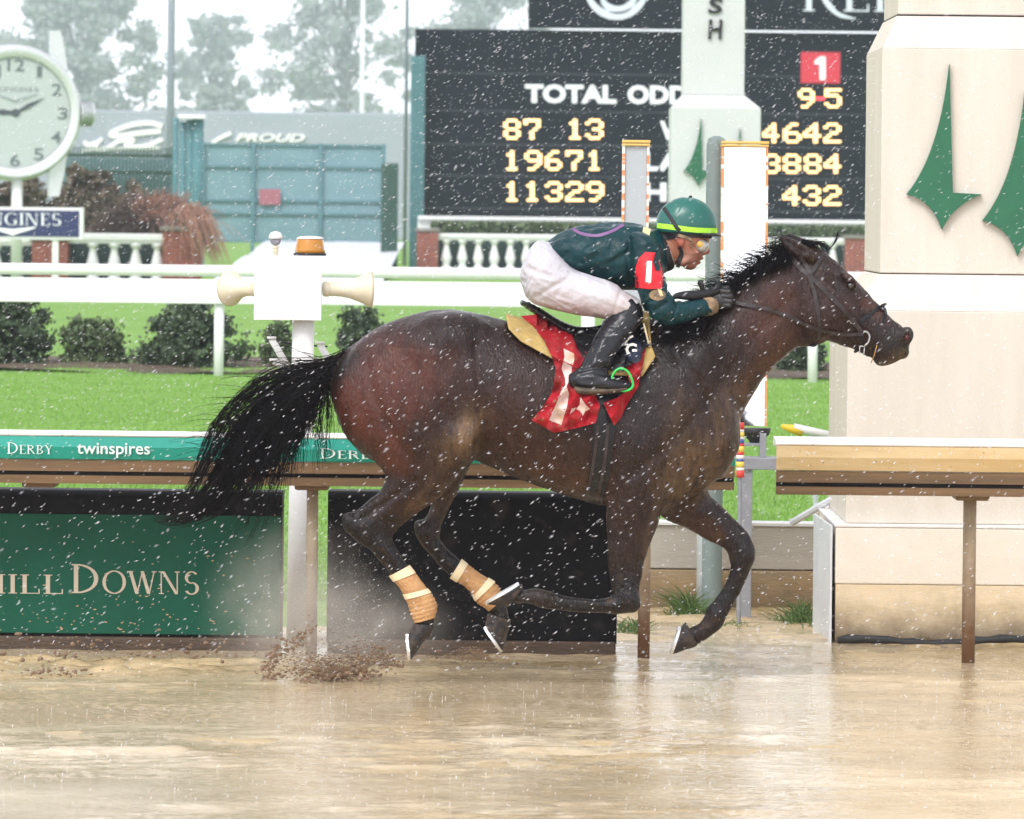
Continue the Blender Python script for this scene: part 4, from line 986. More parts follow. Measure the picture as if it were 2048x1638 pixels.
# ---- tote board
YBd = 131.0; m_board = pm('board_face', (.005, .008, .015), rough=.8, spec=.06, col2=(.009, .012, .02), vscale=1.5, bump=.1, bscale=8, stretch=(.3, 1, 3)); m_board_edge = pm('board_frame', (.05, .055, .07), rough=.5)
m_led = pm('amber_lamps', (.9, .5, .15), rough=.5, emit=(1.0, .62, .26), estr=1.7); m_ledr = pm('red_lamps', (.8, .05, .06), rough=.5, emit=(1.0, .05, .08), estr=1.0); m_bletter = pm('board_white_letters', (.86, .88, .92), rough=.5)
m_redsq = pm('red_number_square', (.60, .02, .045), rough=.4)
t = thing('tote_board', 'dark tote board with amber lamp numbers behind the jockey', 'scoreboard', (P(1300, 440, YBd).x, YBd, .4))
A = P(830, 60, YBd); B = P(1830, 60, YBd); zt = P(1300, 62, YBd).z; zb = P(1300, 437, YBd).z
b = MB(); b.box(A.x, B.x, YBd, YBd + .6, zb, zt, .02); b.build('panel', m_board, t)
for yy in (150, 225, 292, 355, 420):           # seams between lamp rows
    z = P(1300, yy, YBd).z; b = MB(); b.box(A.x + .05, B.x - .05, YBd - .012, YBd - .004, z - .012, z + .012); b.build('seam', m_board_edge, t)
G = {'0': '01110 10001 10001 10001 10001 10001 01110', '1': '00100 01100 00100 00100 00100 00100 01110', '2': '01110 10001 00001 00110 01000 10000 11111', '3': '01110 10001 00001 00110 00001 10001 01110', '4': '00010 00110 01010 10010 11111 00010 00010', '5': '11111 10000 11110 00001 00001 10001 01110', '6': '00110 01000 10000 11110 10001 10001 01110', '7': '11111 10001 00001 00010 00100 00100 00100', '8': '01110 10001 10001 01110 10001 10001 01110', '9': '01110 10001 10001 01111 00001 00010 01100'}
def led(ch, x0, x1, y0, y1, mat=m_led):
    b = MB(); rows = G[ch].split(); 
    if ch == '1': x0 -= 4; x1 += 4
    cw = (x1 - x0) / 5; chh = (y1 - y0) / 7; e = .07
    for r, row in enumerate(rows):
        for c, v in enumerate(row):
            if v == '1':
                a = P(x0 + cw * (c - .12), y0 + chh * (r + e), YBd); d = P(x0 + cw * (c + 1.12), y0 + chh * (r + 1 - e), YBd)
                dd = .004 * ((r + c) % 2); b.box(a.x, d.x, YBd - .05 - dd, YBd - .001, d.z, a.z)
    b.build('lamp_digit', mat, t)
for s_, y0, y1, xs_ in (('8713', 238, 279, [(1008, 1040), (1048, 1080), (1137, 1163), (1172, 1206)]), ('19671', 301, 341, [(1012, 1036), (1050, 1083), (1091, 1123), (1132, 1164), (1177, 1200)]), ('11329', 363, 403, [(1012, 1036), (1052, 1077), (1091, 1124), (1132, 1166), (1173, 1207)]),
                        ('95', 177, 216, [(1597, 1628), (1650, 1682)]), ('4642', 246, 286, [(1526, 1557), (1567, 1602), (1607, 1641), (1648, 1681)]), ('3884', 308, 347, [(1528, 1559), (1567, 1600), (1609, 1641), (1649, 1681)]), ('432', 371, 411, [(1566, 1599), (1607, 1640), (1648, 1681)])):
    for ch, (a, c) in zip(s_, xs_): led(ch, a, c, y0, y1)
a = P(1630, 194, YBd); c = P(1650, 200, YBd); b = MB(); b.box(a.x, c.x, YBd - .06, YBd - .001, c.z, a.z); b.build('lamp_dash', m_ledr, t)
a = P(1602, 104, YBd); c = P(1680, 167, YBd); b = MB(); b.box(a.x, c.x, YBd - .03, YBd - .001, c.z, a.z, .01); b.build('number_square', m_redsq, t)
q1 = [P(x, y, YBd) for x, y in ((1628, 128), (1630, 120), (1640, 113), (1651, 113), (1651, 160), (1639, 160), (1639, 129))]; b = MB(); b.prism([(v.x, v.z) for v in q1], YBd - .06, YBd - .031); b.build('lettering', m_bletter, t)
for s_, x0, x1, y0, y1 in (('TOTAL', 1050, 1233, 168, 206), ('ODDS', 1255, 1402, 170, 208), ('WIN', 1320, 1412, 242, 280), ('PLACE', 1250, 1452, 302, 342), ('SHOW', 1254, 1466, 364, 403)):
    put_text('lettering', font_polys(s_, .045), x0, x1, y0, y1, YBd, m_bletter, t, .04)
A = P(1056, 60, YBd - .5); B = P(1815, 60, YBd - .5); b = MB(); b.box(A.x, B.x, YBd - .3, YBd + .5, zt + .06, zt + 3.2, .02); b.build('upper_panel', m_board, t)
m_logo = pm('board_logo_white', (.62, .66, .74), rough=.5)
def arc_band(cx, cy, r0, r1, a0, a1, Y, mat, par, n=40):
    b = MB(); V_ = []; F_ = []
    for i in range(n + 1):
        a = a0 + (a1 - a0) * i / n; k = math.sin(math.pi * i / n) ** .5
        rm = (r0 + r1) / 2; w = (r1 - r0) / 2 * (.25 + .75 * k)
        for r in (rm - w, rm + w):
            v = P(cx + r * math.cos(a), cy + r * math.sin(a), Y); V_ += [v, v - Vector((0, .04, 0))]
    for i in range(n):
        q = i * 4; F_ += [(q, q + 2, q + 6, q + 4), (q + 1, q + 5, q + 7, q + 3), (q + 2, q + 3, q + 7, q + 6), (q, q + 4, q + 5, q + 1)]
    b.add(V_, F_); b.build('logo', mat, par)
arc_band(1233, -28, 52, 68, .12, math.pi - .12, YBd - .3, m_logo, t); arc_band(1236, -14, 26, 42, .0, math.pi - .3, YBd - .3, m_logo, t); arc_band(1222, -30, 8, 22, .2, math.pi + .3, YBd - .3, m_logo, t)
put_serif('lettering', 'KEI', 1606, 1772, -46, 22, YBd - .302, m_logo, t, .04)
b = MB(); V_ = []; F_ = []
for i, p in enumerate(catmull(np.array([(1640, -8), (1655, 12), (1680, 30), (1712, 38)], float), 6)):
    w = 5 * (1 - abs(i / 9 - 1) ** 2 * .9); a_ = P(p[0], p[1] - w, YBd - .31); c_ = P(p[0], p[1] + w, YBd - .31); V_ += [a_, c_, a_ - Vector((0, .05, 0)), c_ - Vector((0, .05, 0))]
for i in range(len(V_) // 4 - 1): q = i * 4; F_ += [(q, q + 1, q + 5, q + 4), (q + 2, q + 6, q + 7, q + 3), (q, q + 4, q + 6, q + 2), (q + 1, q + 3, q + 7, q + 5)]
b.add(V_, F_); b.build('logo', m_logo, t)
# ---- steel posts and gate
m_teal = pm('teal_steel', (.08, .19, .21), rough=.7, spec=.2, col2=(.11, .23, .25), vscale=3); m_teal_d = pm('dark_green_steel', (.018, .06, .045), rough=.6, col2=(.03, .08, .06), vscale=2); m_mesh_ = pm('teal_screen_cloth', (.17, .275, .31), rough=.9, spec=.1, col2=(.21, .33, .365), vscale=.8, stretch=(1, 1, 1.6))
def spost(x0, x1, ytop, ybot, Y, mat, label, name='steel_post'):
    A = P(x0, ytop, Y); B = P(x1, ybot, Y); b = MB(); b.box(A.x, B.x, Y, Y + (B.x - A.x), min(B.z, .42), A.z, .02)
    for k in (.3, .7): b.box(A.x + (B.x - A.x) * (k - .06), A.x + (B.x - A.x) * (k + .06), Y - .04, Y - .001, .45, A.z - .1)
    return b.build(name, mat, None, label=label, cat='post')
spost(822, 846, 112, 545, YBd - .8, m_teal, 'teal steel post at the left edge of the tote board'); spost(763, 794, 326, 545, 118, m_teal_d, 'dark green square post left of the tote board')
t = thing('column_cluster', 'cluster of ribbed teal columns left of the gate', 'columns', (P(378, 540, 112).x, 112, .4))
for x0, w, yt in ((352, 12, 236), (366, 13, 244), (380, 14, 240), (396, 24, 230)):
    q = P(x0, yt, 112); b = MB(); b.tube([(q.x, 112, .35), (q.x, 112, q.z)], M(w / 2, 112), 12); b.build('column', m_teal, t, True)
b = MB(); b.box(P(358, 232, 112).x, P(412, 232, 112).x, 111.6, 112.4, P(385, 238, 112).z, P(385, 230, 112).z, .02); b.build('cap', m_bwhite, t)
m_gbar = pm('gate_bar', (.12, .225, .25), rough=.8, spec=.1); YG = 128.0; t = thing('screen_gate', 'wide teal screened gate left of the tote board', 'gate', (P(600, 500, YG).x, YG, .4)); zt = P(600, 290, YG).z; zb = P(600, 486, YG).z
for x0, x1 in ((408, 505), (509, 640), (644, 768)):
    A = P(x0, 300, YG); B = P(x1, 300, YG); b = MB(); b.box(A.x, B.x, YG, YG + .05, zb, zt); b.build('screen_panel', m_mesh_, t)
for yy in (290, 334, 402, 428, 484): z = P(600, yy, YG).z; b = MB(); b.box(P(406, 300, YG).x, P(772, 300, YG).x, YG - .08, YG - .01, z - .03, z + .03); b.build('crossbar', m_gbar, t)
for xx in (407, 507, 642, 768): x = P(xx, 300, YG).x; b = MB(); b.box(x - .05, x + .05, YG - .1, YG + .02, .35, zt + .05); b.build('upright', m_gbar, t)
a = P(519, 378, YG); c = P(561, 410, YG); b = MB(); b.box(a.x, c.x, YG - .14, YG - .11, c.z, a.z, .005); b.build('warning_plate', pm('faded_red_plate', (.34, .12, .15), rough=.6), t)
t = thing('picket_fence', 'low teal picket fence behind the clock', 'fence', (P(250, 540, 112).x, 113, .4)); zt = P(250, 304, 113).z
for i, xx in enumerate(np.arange(120, 352, 7.0)):
    x = P(xx, 300, 113).x; 
    if i == 0: b = MB(); b.box(x - .02, x + .02, 113, 113.04, .35, zt + .12); src = b.build('picket', m_teal_d, t); x0w = x
    else: link_copy(src, (x - x0w, 0, 0), t)
for yy in (311, 345): z = P(250, yy, 113).z; b = MB(); b.box(P(118, 300, 113).x, P(352, 300, 113).x, 113.05, 113.12, z - .04, z + .04); b.build('crossbar', m_teal_d, t)
b = MB(); b.box(P(118, 300, 113).x, P(350, 300, 113).x, 113.6, 113.65, .35, zt - .15); b.build('screen_panel', m_mesh_, t)
# white plastic sheeting on the ground by the gate
Vs, Fs = grid(P(430, 500, 100).x, P(766, 500, 100).x, 98, 126, 60, 60, lambda X, Y: .47 + (Y - 98) * .0268 + .05 * fbm(X, Y, .8, .5, 91, 3)); mesh('ground_sheet', Vs, Fs, pm('white_sheeting', (.70, .72, .78), rough=.4, bump=.2, bscale=3), None, True, label='crumpled white sheeting on the ground before the gate', cat='sheeting')
# ---- marquee wall with white script
YM = 270.0; m_tent = pm('grey_awning', (.34, .37, .42), rough=.8, col2=(.31, .34, .39), vscale=.2); m_tletter = pm('awning_white_print', (.88, .88, .88), rough=.7, emit=None)
t = thing('marquee', 'long grey marquee with white lettering behind the gate', 'marquee', (P(500, 300, YM).x, YM, .4)); A = P(-700, 211.5, YM); B = P(828, 226, YM)
b = MB(); b.box(A.x, B.x, YM, YM + 12, .4, (A.z + B.z) / 2, .1); b.build('wall', m_tent, t)
def script(pts, w):
    b = MB(); q = catmull(np.array(pts, float), 5); V_ = []; F_ = []
    for i, p in enumerate(q):
        tt = q[min(i + 1, len(q) - 1)] - q[max(i - 1, 0)]; tt /= np.linalg.norm(tt) + 1e-6; ww = w * (.45 + .55 * abs(tt[0])); n_ = np.array([-tt[1], tt[0]]) * ww / 2
        for v in (P(*(p + n_), YM - .05 - .001 * i), P(*(p - n_), YM - .05 - .001 * i)): V_ += [v, v - Vector((0, .1, 0))]
    for i in range(len(q) - 1): k = i * 4; F_ += [(k, k + 4, k + 6, k + 2), (k + 1, k + 3, k + 7, k + 5), (k, k + 1, k + 5, k + 4), (k + 2, k + 6, k + 7, k + 3)]
    b.add(V_, F_); b.build('script_lettering', m_tletter, t)
script([(325, 252), (300, 246), (262, 250), (222, 266), (232, 272), (280, 266), (322, 262)], 10); script([(168, 282), (176, 290), (196, 284), (204, 276), (190, 296), (214, 296), (238, 282), (268, 280), (250, 292), (290, 292), (325, 278)], 9); script([(165, 300), (230, 297), (320, 296)], 6); script([(424, 286), (440, 276), (462, 266)], 8); script([(412, 292), (426, 292)], 7)
put_text('lettering', font_polys('PROUD', .03, .3), 470, 610, 266, 283, YM - .05, m_tletter, t, .1)
# ---- light poles
m_pole = pm('grey_blue_pole', (.22, .25, .30), rough=.5); m_pole2 = pm('pale_pole', (.75, .77, .8), rough=.5)
def lpole(px_, w, Y, top, mat, label):
    q = P(px_, 220, Y); b = MB(); b.tube([(q.x, Y, .3), (q.x, Y, 9), (q.x, Y, top)], [M(w / 2, Y), M(w * .48, Y), M(w * .4, Y)], 12); b.build('light_pole', mat, None, True, label=label, cat='pole', group='poles behind the marquee')
lpole(341, 17, 250, 24, m_pole, 'broad grey blue pole above the column cluster'); lpole(812, 8, 140, 16, m_pole, 'thin dark pole at the left edge of the tote board'); lpole(724, 10, 420, 30, m_pole2, 'faint white pole in front of the bare branched tree')
# ---- wrist-watch shaped clock and sign
YC = 91.0; m_case = pm('polished_silver', (.66, .67, .69), rough=.35, metal=.4); m_face = pm('watch_face', (.47, .51, .51), rough=.35); m_num = pm('grey_numerals', (.13, .16, .17), rough=.5); m_hand = pm('dark_hands', (.06, .075, .085), rough=.4)
cC = P(27, 226, YC); pxc = M(1, YC); RZ = Matrix.Rotation(math.radians(14), 3, 'Z')
t = thing('watch_clock', 'giant silver wristwatch clock above the navy sign at left', 'clock', (cC.x, YC, .4))
def cl(v): return RZ @ Vector(v) + cC
b = MB(); b.lathe([(112 * pxc, -.28), (122 * pxc, -.30), (132 * pxc, -.20), (137 * pxc, 0), (134 * pxc, .25), (110 * pxc, .3)], cC, 'Y', 72, RZ); b.F = b.F[:-2]; autosmooth(b.build('case', m_case, t), 60)
b = MB(); b.lathe([(4 * pxc, -.262), (117 * pxc, -.262), (117 * pxc, -.23), (4 * pxc, -.22)], cC, 'Y', 72, RZ); b.build('face', m_face, t)
b = MB(); ring_ = [(128 * pxc, -.318), (113 * pxc, -.325), (110 * pxc, -.290), (126 * pxc, -.290), (128 * pxc, -.318)]; b.lathe(ring_, cC, 'Y', 72, RZ); b.F = b.F[:-2]; b.build('bezel', m_case, t, True)
b = MB(); b.lathe([(20 * pxc, 133 * pxc), (24 * pxc, 136 * pxc), (24 * pxc, 158 * pxc), (20 * pxc, 162 * pxc)], cC, 'X', 28, RZ); crown = b.build('crown', m_case, t); 
for k in range(4): b = MB(); b.lathe([(24.6 * pxc, (139 + 5 * k) * pxc), (24.6 * pxc, (141.5 + 5 * k) * pxc)], cC, 'X', 28, RZ); b.build('groove', m_num, crown)
for sx in (-1, 1):
    for sz in (1, -1):
        b = MB(); pts = [(sx * 108 * pxc, 82 * pxc), (sx * 100 * pxc, 130 * pxc), (sx * 92 * pxc, 166 * pxc), (sx * 72 * pxc, 166 * pxc), (sx * 72 * pxc, 112 * pxc)]; pts = [(x, z * sz) for x, z in pts]
        n_ = len(pts); V_ = [cl((x, -.12, z)) for x, z in pts] + [cl((x, .12, z)) for x, z in pts]; b.add(V_, [tuple(range(n_)), tuple(range(2 * n_ - 1, n_ - 1, -1))] + [(i, (i + 1) % n_, n_ + (i + 1) % n_, n_ + i) for i in range(n_)]); b.build('lug', m_case, t)
def on_face(geo, cx, cz, w, h, mat, nm='numeral'):
    V, F, gw = geo
    if nm == 'numeral' and len(islands(F)) > 1:
        for fs in islands(F):
            ids = sorted({i for f in fs for i in f}); mp = {i: k for k, i in enumerate(ids)}; on_face1((V[ids], [tuple(mp[i] for i in f) for f in fs], gw), cx, cz, w, h, mat, nm)
        return
    on_face1(geo, cx, cz, w, h, mat, nm)
def on_face1(geo, cx, cz, w, h, mat, nm):
    V, F, gw = geo; Vw = [cl((cx + (p[0] / gw - .5) * w, -.265, cz + (p[1] - .5) * h)) for p in V] + [cl((cx + (p[0] / gw - .5) * w, -.272, cz + (p[1] - .5) * h)) for p in V]; n_ = len(V)
    mesh(nm, Vw, [f for f in F] + [tuple(i + n_ for i in f) for f in F], mat, t)
for k in range(1, 13):
    a = math.radians(90 - 30 * k); s_ = str(k); w = 20 * pxc if k < 10 else 34 * pxc; on_face(font_polys(s_, .01), 95 * pxc * math.cos(a), 95 * pxc * math.sin(a), w * (.5 if k == 1 else 1), 24 * pxc, m_num)
on_face(serif('Longines'), 0, 48 * pxc, 92 * pxc, 11 * pxc, m_num, 'lettering')
b = MB(); 
for k in (-1, 1): V_ = [cl((0, -.266, 26 * pxc)), cl((k * 42 * pxc, -.266, 38 * pxc)), cl((k * 44 * pxc, -.266, 36 * pxc)), cl((0, -.266, 20 * pxc))]; b.add(V_ + [v + Vector((0, -.008, 0)) for v in V_], [(0, 1, 2, 3), (7, 6, 5, 4), (0, 4, 5, 1), (1, 5, 6, 2), (2, 6, 7, 3)])
b.build('winged_emblem', pm('pale_grey_print', (.28, .32, .33), rough=.5), t)
def hand(ang, L, w):
    d = Vector((math.sin(ang), 0, math.cos(ang))); n_ = Vector((d.z, 0, -d.x)); b = MB(); P2 = [d * -12 * pxc, d * L * .45 * pxc + n_ * w * pxc, d * L * pxc, d * L * .45 * pxc - n_ * w * pxc]; V_ = [cl(p + Vector((0, -.275, 0))) for p in P2] + [cl(p + Vector((0, -.283, 0))) for p in P2]
    b.add(V_, [(0, 1, 2, 3), (7, 6, 5, 4), (0, 4, 5, 1), (1, 5, 6, 2), (2, 6, 7, 3), (3, 7, 4, 0)]); b.build('hand', m_hand, t)
hand(math.radians(62), 66, 5); hand(math.radians(-88), 55, 6)
b = MB(); b.lathe([(8 * pxc, -.292), (8 * pxc, -.27)], cC, 'Y', 16, RZ); b.build('hub', m_hand, t)
q = P(34, 390, YC); b = MB(); b.tube([(q.x, YC, .4), (q.x, YC, cC.z - 130 * pxc)], 11 * pxc, 14); b.build('stand', m_bwhite, t, True)
YSg = 90.0; t = thing('sponsor_sign', 'navy sign with white lettering under the giant watch clock', 'sign', (P(40, 478, YSg).x, YSg, .4)); A = P(-190, 412, YSg); B = P(166, 480, YSg)
m_navys = pm('navy_sign', (.012, .02, .10), rough=.4)
b = MB(); b.box(A.x, B.x, YSg, YSg + .25, B.z, A.z, .01); b.build('board', m_bwhite, t)
a = P(-186, 418, YSg); c = P(158, 474, YSg); b = MB(); b.box(a.x, c.x, YSg - .02, YSg - .002, c.z, a.z); b.build('sign_face', m_navys, t)
put_serif('lettering', 'LONGINES', -76, 122, 425, 449, YSg - .021, m_bletter, t, .02)
for k in (-1, 1):
    b = MB(); V_ = [P(25, 458, YSg - .022), P(25 + k * 48, 453, YSg - .022), P(25 + k * 44, 457, YSg - .022), P(25 + k * 14, 466, YSg - .022), P(25, 471, YSg - .022)]; b.add(V_ + [v - Vector((0, .02, 0)) for v in V_], [(0, 1, 2, 3, 4), (9, 8, 7, 6, 5), (0, 5, 6, 1), (1, 6, 7, 2), (2, 7, 8, 3), (3, 8, 9, 4)]); b.build('winged_emblem', m_bletter, t)
for xx in (-120, 110): q = P(xx, 480, YSg); b = MB(); b.box(q.x - .06, q.x + .06, YSg + .05, YSg + .2, .35, B.z); b.build('leg', m_bwhite, t)
# ---- fountain grass and autumn shrubs
m_fg = pm('purple_fountain_grass', (.085, .055, .055), rough=.7, col2=(.16, .10, .085), vscale=3); m_fg2 = pm('pink_plumes', (.42, .21, .15), rough=.8, col2=(.30, .17, .13), vscale=4)
def fountain(cx, base, spread, L0, g, Y, n, mat, seed, name, par, a0, a1, r=.02):
    rg = np.random.RandomState(seed); cur = np.zeros((n, 9, 3))
    for i in range(n):
        c = P(cx + rg.normal(0, spread), base + rg.normal(0, 6), Y); a = math.radians(rg.uniform(a0, a1)); L = L0 * rg.uniform(.6, 1.1); az = rg.normal(0, .6)
        for j in range(9):
            s = j / 8; cur[i, j] = (c.x + L * math.sin(a) * math.cos(az) * s, Y + L * math.sin(a) * math.sin(az) * s + rg.normal(0, .01), c.z + L * (math.cos(a) * s - g * s * s * (.5 + abs(math.sin(a)))))
    V, F = strands(cur, r, .005); return mesh(name, V, F, mat, par, False, kind='stuff')
t = thing('fountain_grass', 'mound of purple and pink fountain grass over the brick pier', 'ornamental grass', P(320, 470, YL - 1)); fountain(305, 462, 30, 1.02, .42, YL + 1.2, 2600, m_fg, 1, 'blades', t, -72, 62); fountain(325, 455, 24, 1.15, .6, YL + 1.0, 700, m_fg2, 2, 'plumes', t, -10, 66, .013); fountain(368, 440, 12, 1.0, 1.15, YL - .9, 420, m_fg2, 3, 'plumes', t, 10, 58, .012)
shrub(120, 235, 342, 470, YL + 5, 'olive and brown shrub between clock and fountain grass', 11, 7000, 1, .11, 'autumn_shrub', 'shrubs behind the left balustrade'); shrub(185, 300, 372, 500, YL + 4.5, 'yellowish shrub left of the fountain grass', 12, 6000, 1, .1, 'autumn_shrub', 'shrubs behind the left balustrade'); shrub(-60, 120, 352, 470, YL + 5, 'dark shrub behind the clock stand', 13, 7000, 0, .11, 'autumn_shrub', 'shrubs behind the left balustrade')
for o in [o for o in bpy.data.objects if o.name.startswith('autumn_shrub')]:
    for c_ in o.children:
        if c_.name.startswith('foliage'): c_.data.materials[0] = pm('autumn_leaf', (.10, .085, .05), rough=.7, col2=(.17, .12, .09), vscale=2.5)
# ---- trees far across the course
m_tleaf = [pm('haze_paled_leaf', (.26, .30, .28), rough=.9, col2=(.31, .34, .32), spec=.1, vscale=.25), pm('haze_paled_leaf_thin', (.30, .33, .32), rough=.9, col2=(.35, .37, .36), spec=.1, vscale=.25)]  # leaf colours lightened to carry part of the distance haze
def tree(cx, x0, x1, ytop, Y, label, seed, n, mat=0, dens=1.0, leafs=1.05, ybase=260):
    rg = np.random.RandomState(seed); A = P(x0, ybase, Y); B = P(x1, ytop, Y); c = P(cx, ybase, Y); w = (B.x - A.x) / 2; H = B.z; t = thing('far_tree', label, 'tree', (c.x, Y, .4), 'trees far across the course'); mx = (A.x + B.x) / 2
    b = MB(); b.tube([(c.x, Y, -1), (c.x + rg.normal(0, .3), Y, H * .35), (c.x + rg.normal(0, .8), Y, H * .75)], [w * .055 + .3, w * .045 + .2, .15], 10); K = 95; cc = []
    for k in range(K):
        a = rg.uniform(0, 2 * math.pi); r = math.sqrt(rg.rand()) * .95; zz = rg.uniform(.3, .97); tp = math.sqrt(max(.05, 1 - ((zz - .58) / .5) ** 2)); p = np.array([mx + w * r * math.cos(a) * tp, Y + w * .8 * r * math.sin(a) * tp, H * zz, rg.uniform(.08, .24)]); cc.append(p)
        st = np.array([c.x, Y, H * min(.7, .2 + .5 * zz * rg.uniform(.6, 1))]); mid = (st + p[:3]) / 2 + np.array([0, 0, H * .04]); b.tube([st, mid, p[:3]], [.22, .14, .05], 5)
    b.build('trunk', m_stem, t, True); cc = np.array(cc); idx = rg.randint(0, K, n); d = rg.normal(size=(n, 3)); d /= np.linalg.norm(d, axis=1, keepdims=True)
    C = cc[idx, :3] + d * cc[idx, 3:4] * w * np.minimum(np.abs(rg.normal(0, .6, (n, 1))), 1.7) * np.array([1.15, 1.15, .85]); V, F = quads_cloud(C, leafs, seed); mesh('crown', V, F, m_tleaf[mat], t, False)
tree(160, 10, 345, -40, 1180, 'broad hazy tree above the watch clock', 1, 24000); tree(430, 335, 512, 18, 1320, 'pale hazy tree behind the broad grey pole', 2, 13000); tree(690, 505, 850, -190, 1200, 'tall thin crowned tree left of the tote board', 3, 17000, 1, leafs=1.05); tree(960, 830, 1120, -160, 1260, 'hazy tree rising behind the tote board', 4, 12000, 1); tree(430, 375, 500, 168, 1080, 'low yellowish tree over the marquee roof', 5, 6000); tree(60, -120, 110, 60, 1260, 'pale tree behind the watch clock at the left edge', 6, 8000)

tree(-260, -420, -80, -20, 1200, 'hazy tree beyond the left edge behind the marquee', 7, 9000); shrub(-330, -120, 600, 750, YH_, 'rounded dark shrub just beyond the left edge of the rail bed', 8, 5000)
# ============================================================ the horse
YN, YF = -0.135, 0.135      # near and far legs
m_coat = pm('horse_coat', (0.05, 0.02, 0.012), rough=0.36, spec=0.27, attr='coat', bump=0.45, bscale=70, stretch=(1.6, 1, .55), coat=0.0)
_t = m_coat.node_tree; _b = _t.nodes['Principled BSDF']; _b.inputs['Coat Roughness'].default_value = 0.3
# roughness follows mud / wet hair patches, fine spatter of dried mud over the coat
_g = _t.nodes.new('ShaderNodeNewGeometry'); _n = nd(_t, 'ShaderNodeTexNoise', Scale=150.0, Detail=3.0); _t.links.new(_g.outputs['Position'], _n.inputs['Vector'])
_n2 = nd(_t, 'ShaderNodeTexNoise', Scale=5.0, Detail=3.0); _t.links.new(_g.outputs['Position'], _n2.inputs['Vector'])
_mr = nd(_t, 'ShaderNodeMapRange'); _mr.inputs[1].default_value = 0.35; _mr.inputs[2].default_value = 0.65; _mr.inputs[3].default_value = 0.18; _mr.inputs[4].default_value = 0.42
_t.links.new(_n2.outputs['Fac'], _mr.inputs[0]); _t.links.new(_mr.outputs[0], _b.inputs['Roughness'])
_at = [n for n in _t.nodes if n.type == 'ATTRIBUTE'][0]
_mx = _t.nodes.new('ShaderNodeMixRGB'); _mx.blend_type = 'MULTIPLY'; _mx.inputs[0].default_value = 0.55
_rp = _t.nodes.new('ShaderNodeValToRGB'); _rp.color_ramp.elements[0].position = 0.35; _rp.color_ramp.elements[0].color = (0.35, 0.33, 0.33, 1); _rp.color_ramp.elements[1].position = 0.62; _rp.color_ramp.elements[1].color = (1.25, 1.2, 1.15, 1)
_n3 = nd(_t, 'ShaderNodeTexNoise', Scale=14.0, Detail=6.0, Roughness=0.7); _mp = _t.nodes.new('ShaderNodeMapping'); _mp.inputs['Scale'].default_value = (1.5, 1, 0.6)
_t.links.new(_g.outputs['Position'], _mp.inputs[0]); _t.links.new(_mp.outputs[0], _n3.inputs['Vector']); _t.links.new(_n3.outputs['Fac'], _rp.inputs[0])
_t.links.new(_at.outputs['Color'], _mx.inputs[1]); _t.links.new(_rp.outputs[0], _mx.inputs[2])
_mx2 = _t.nodes.new('ShaderNodeMixRGB'); _mx2.inputs[2].default_value = (0.2, 0.13, 0.085, 1)
_r2 = _t.nodes.new('ShaderNodeValToRGB'); _r2.color_ramp.elements[0].position = 0.645; _r2.color_ramp.elements[1].position = 0.70; _r2.color_ramp.elements[1].color = (0.7, 0.7, 0.7, 1)
_t.links.new(_n.outputs['Fac'], _r2.inputs[0]); _t.links.new(_r2.outputs[0], _mx2.inputs[0]); _t.links.new(_mx.outputs[0], _mx2.inputs[1]); _t.links.new(_mx2.outputs[0], _b.inputs['Base Color'])
m_hair = pm('black_horse_hair', (0.006, 0.005, 0.006), rough=0.4, spec=0.1)
m_hoof = pm('dark_hoof', (0.03, 0.027, 0.027), rough=0.45, spec=0.2, col2=(0.08, 0.058, 0.042), vscale=30, bump=0.3, bscale=60, thr=(0.45, 0.7))
m_alum = pm('horseshoe_aluminium', (0.75, 0.76, 0.78), rough=0.35, metal=0.6)
m_eye = pm('horse_eye', (0.008, 0.005, 0.004), rough=0.05, coat=1.0)
m_nost = pm('nostril_lining', (0.05, 0.007, 0.008), rough=0.5)

TRUNK = [(676, 735, 668, 792, 0, .07), (700, 700, 690, 868, 0, .15), (738, 666, 735, 915, 0, .215), (795, 638, 800, 935, 0, .262), (860, 621, 868, 928, 0, .285),
         (930, 622, 932, 915, 0, .29), (1010, 641, 1000, 943, 0, .295), (1095, 668, 1085, 977, 0, .31), (1180, 684, 1170, 1004, 0, .305), (1255, 672, 1250, 1022, 0, .28),
         (1322, 656, 1325, 1024, 0, .25), (1378, 668, 1392, 990, 0, .225), (1425, 715, 1440, 952, 0, .19), (1455, 785, 1470, 905, 0, .13)]
NECK = [(1290, 662, 1440, 945, 0, .2), (1335, 648, 1475, 862, 0, .165), (1395, 622, 1508, 788, 0, .135), (1447, 582, 1545, 738, 0, .112), (1497, 546, 1585, 706, 0, .098), (1545, 514, 1618, 688, 0, .09), (1582, 497, 1640, 664, 0, .082)]
HEAD = [(1583, 500, 1606, 655, 0, .075), (1615, 492, 1612, 680, 0, .088), (1650, 504, 1635, 685, 0, .097), (1684, 533, 1660, 685, 0, .098), (1711, 560, 1684, 690, 0, .083), (1738, 589, 1707, 698, 0, .068),
        (1763, 615, 1727, 708, 0, .06), (1786, 638, 1746, 718, 0, .058), (1804, 654, 1764, 724, 0, .06), (1817, 670, 1778, 726, 0, .05)]
HF_UP = [(1205, 880, 1345, 900, -.12, .13), (1206, 950, 1336, 965, -.15, .11), (1210, 1010, 1326, 1008, -.155, .085), (1214, 1060, 1313, 1055, -.15, .067), (1215, 1105, 1297, 1100, -.145, .055), (1217, 1145, 1284, 1145, -.14, .046), (1224, 1178, 1279, 1180, -.14, .043), (1226, 1200, 1273, 1210, -.14, .042)]
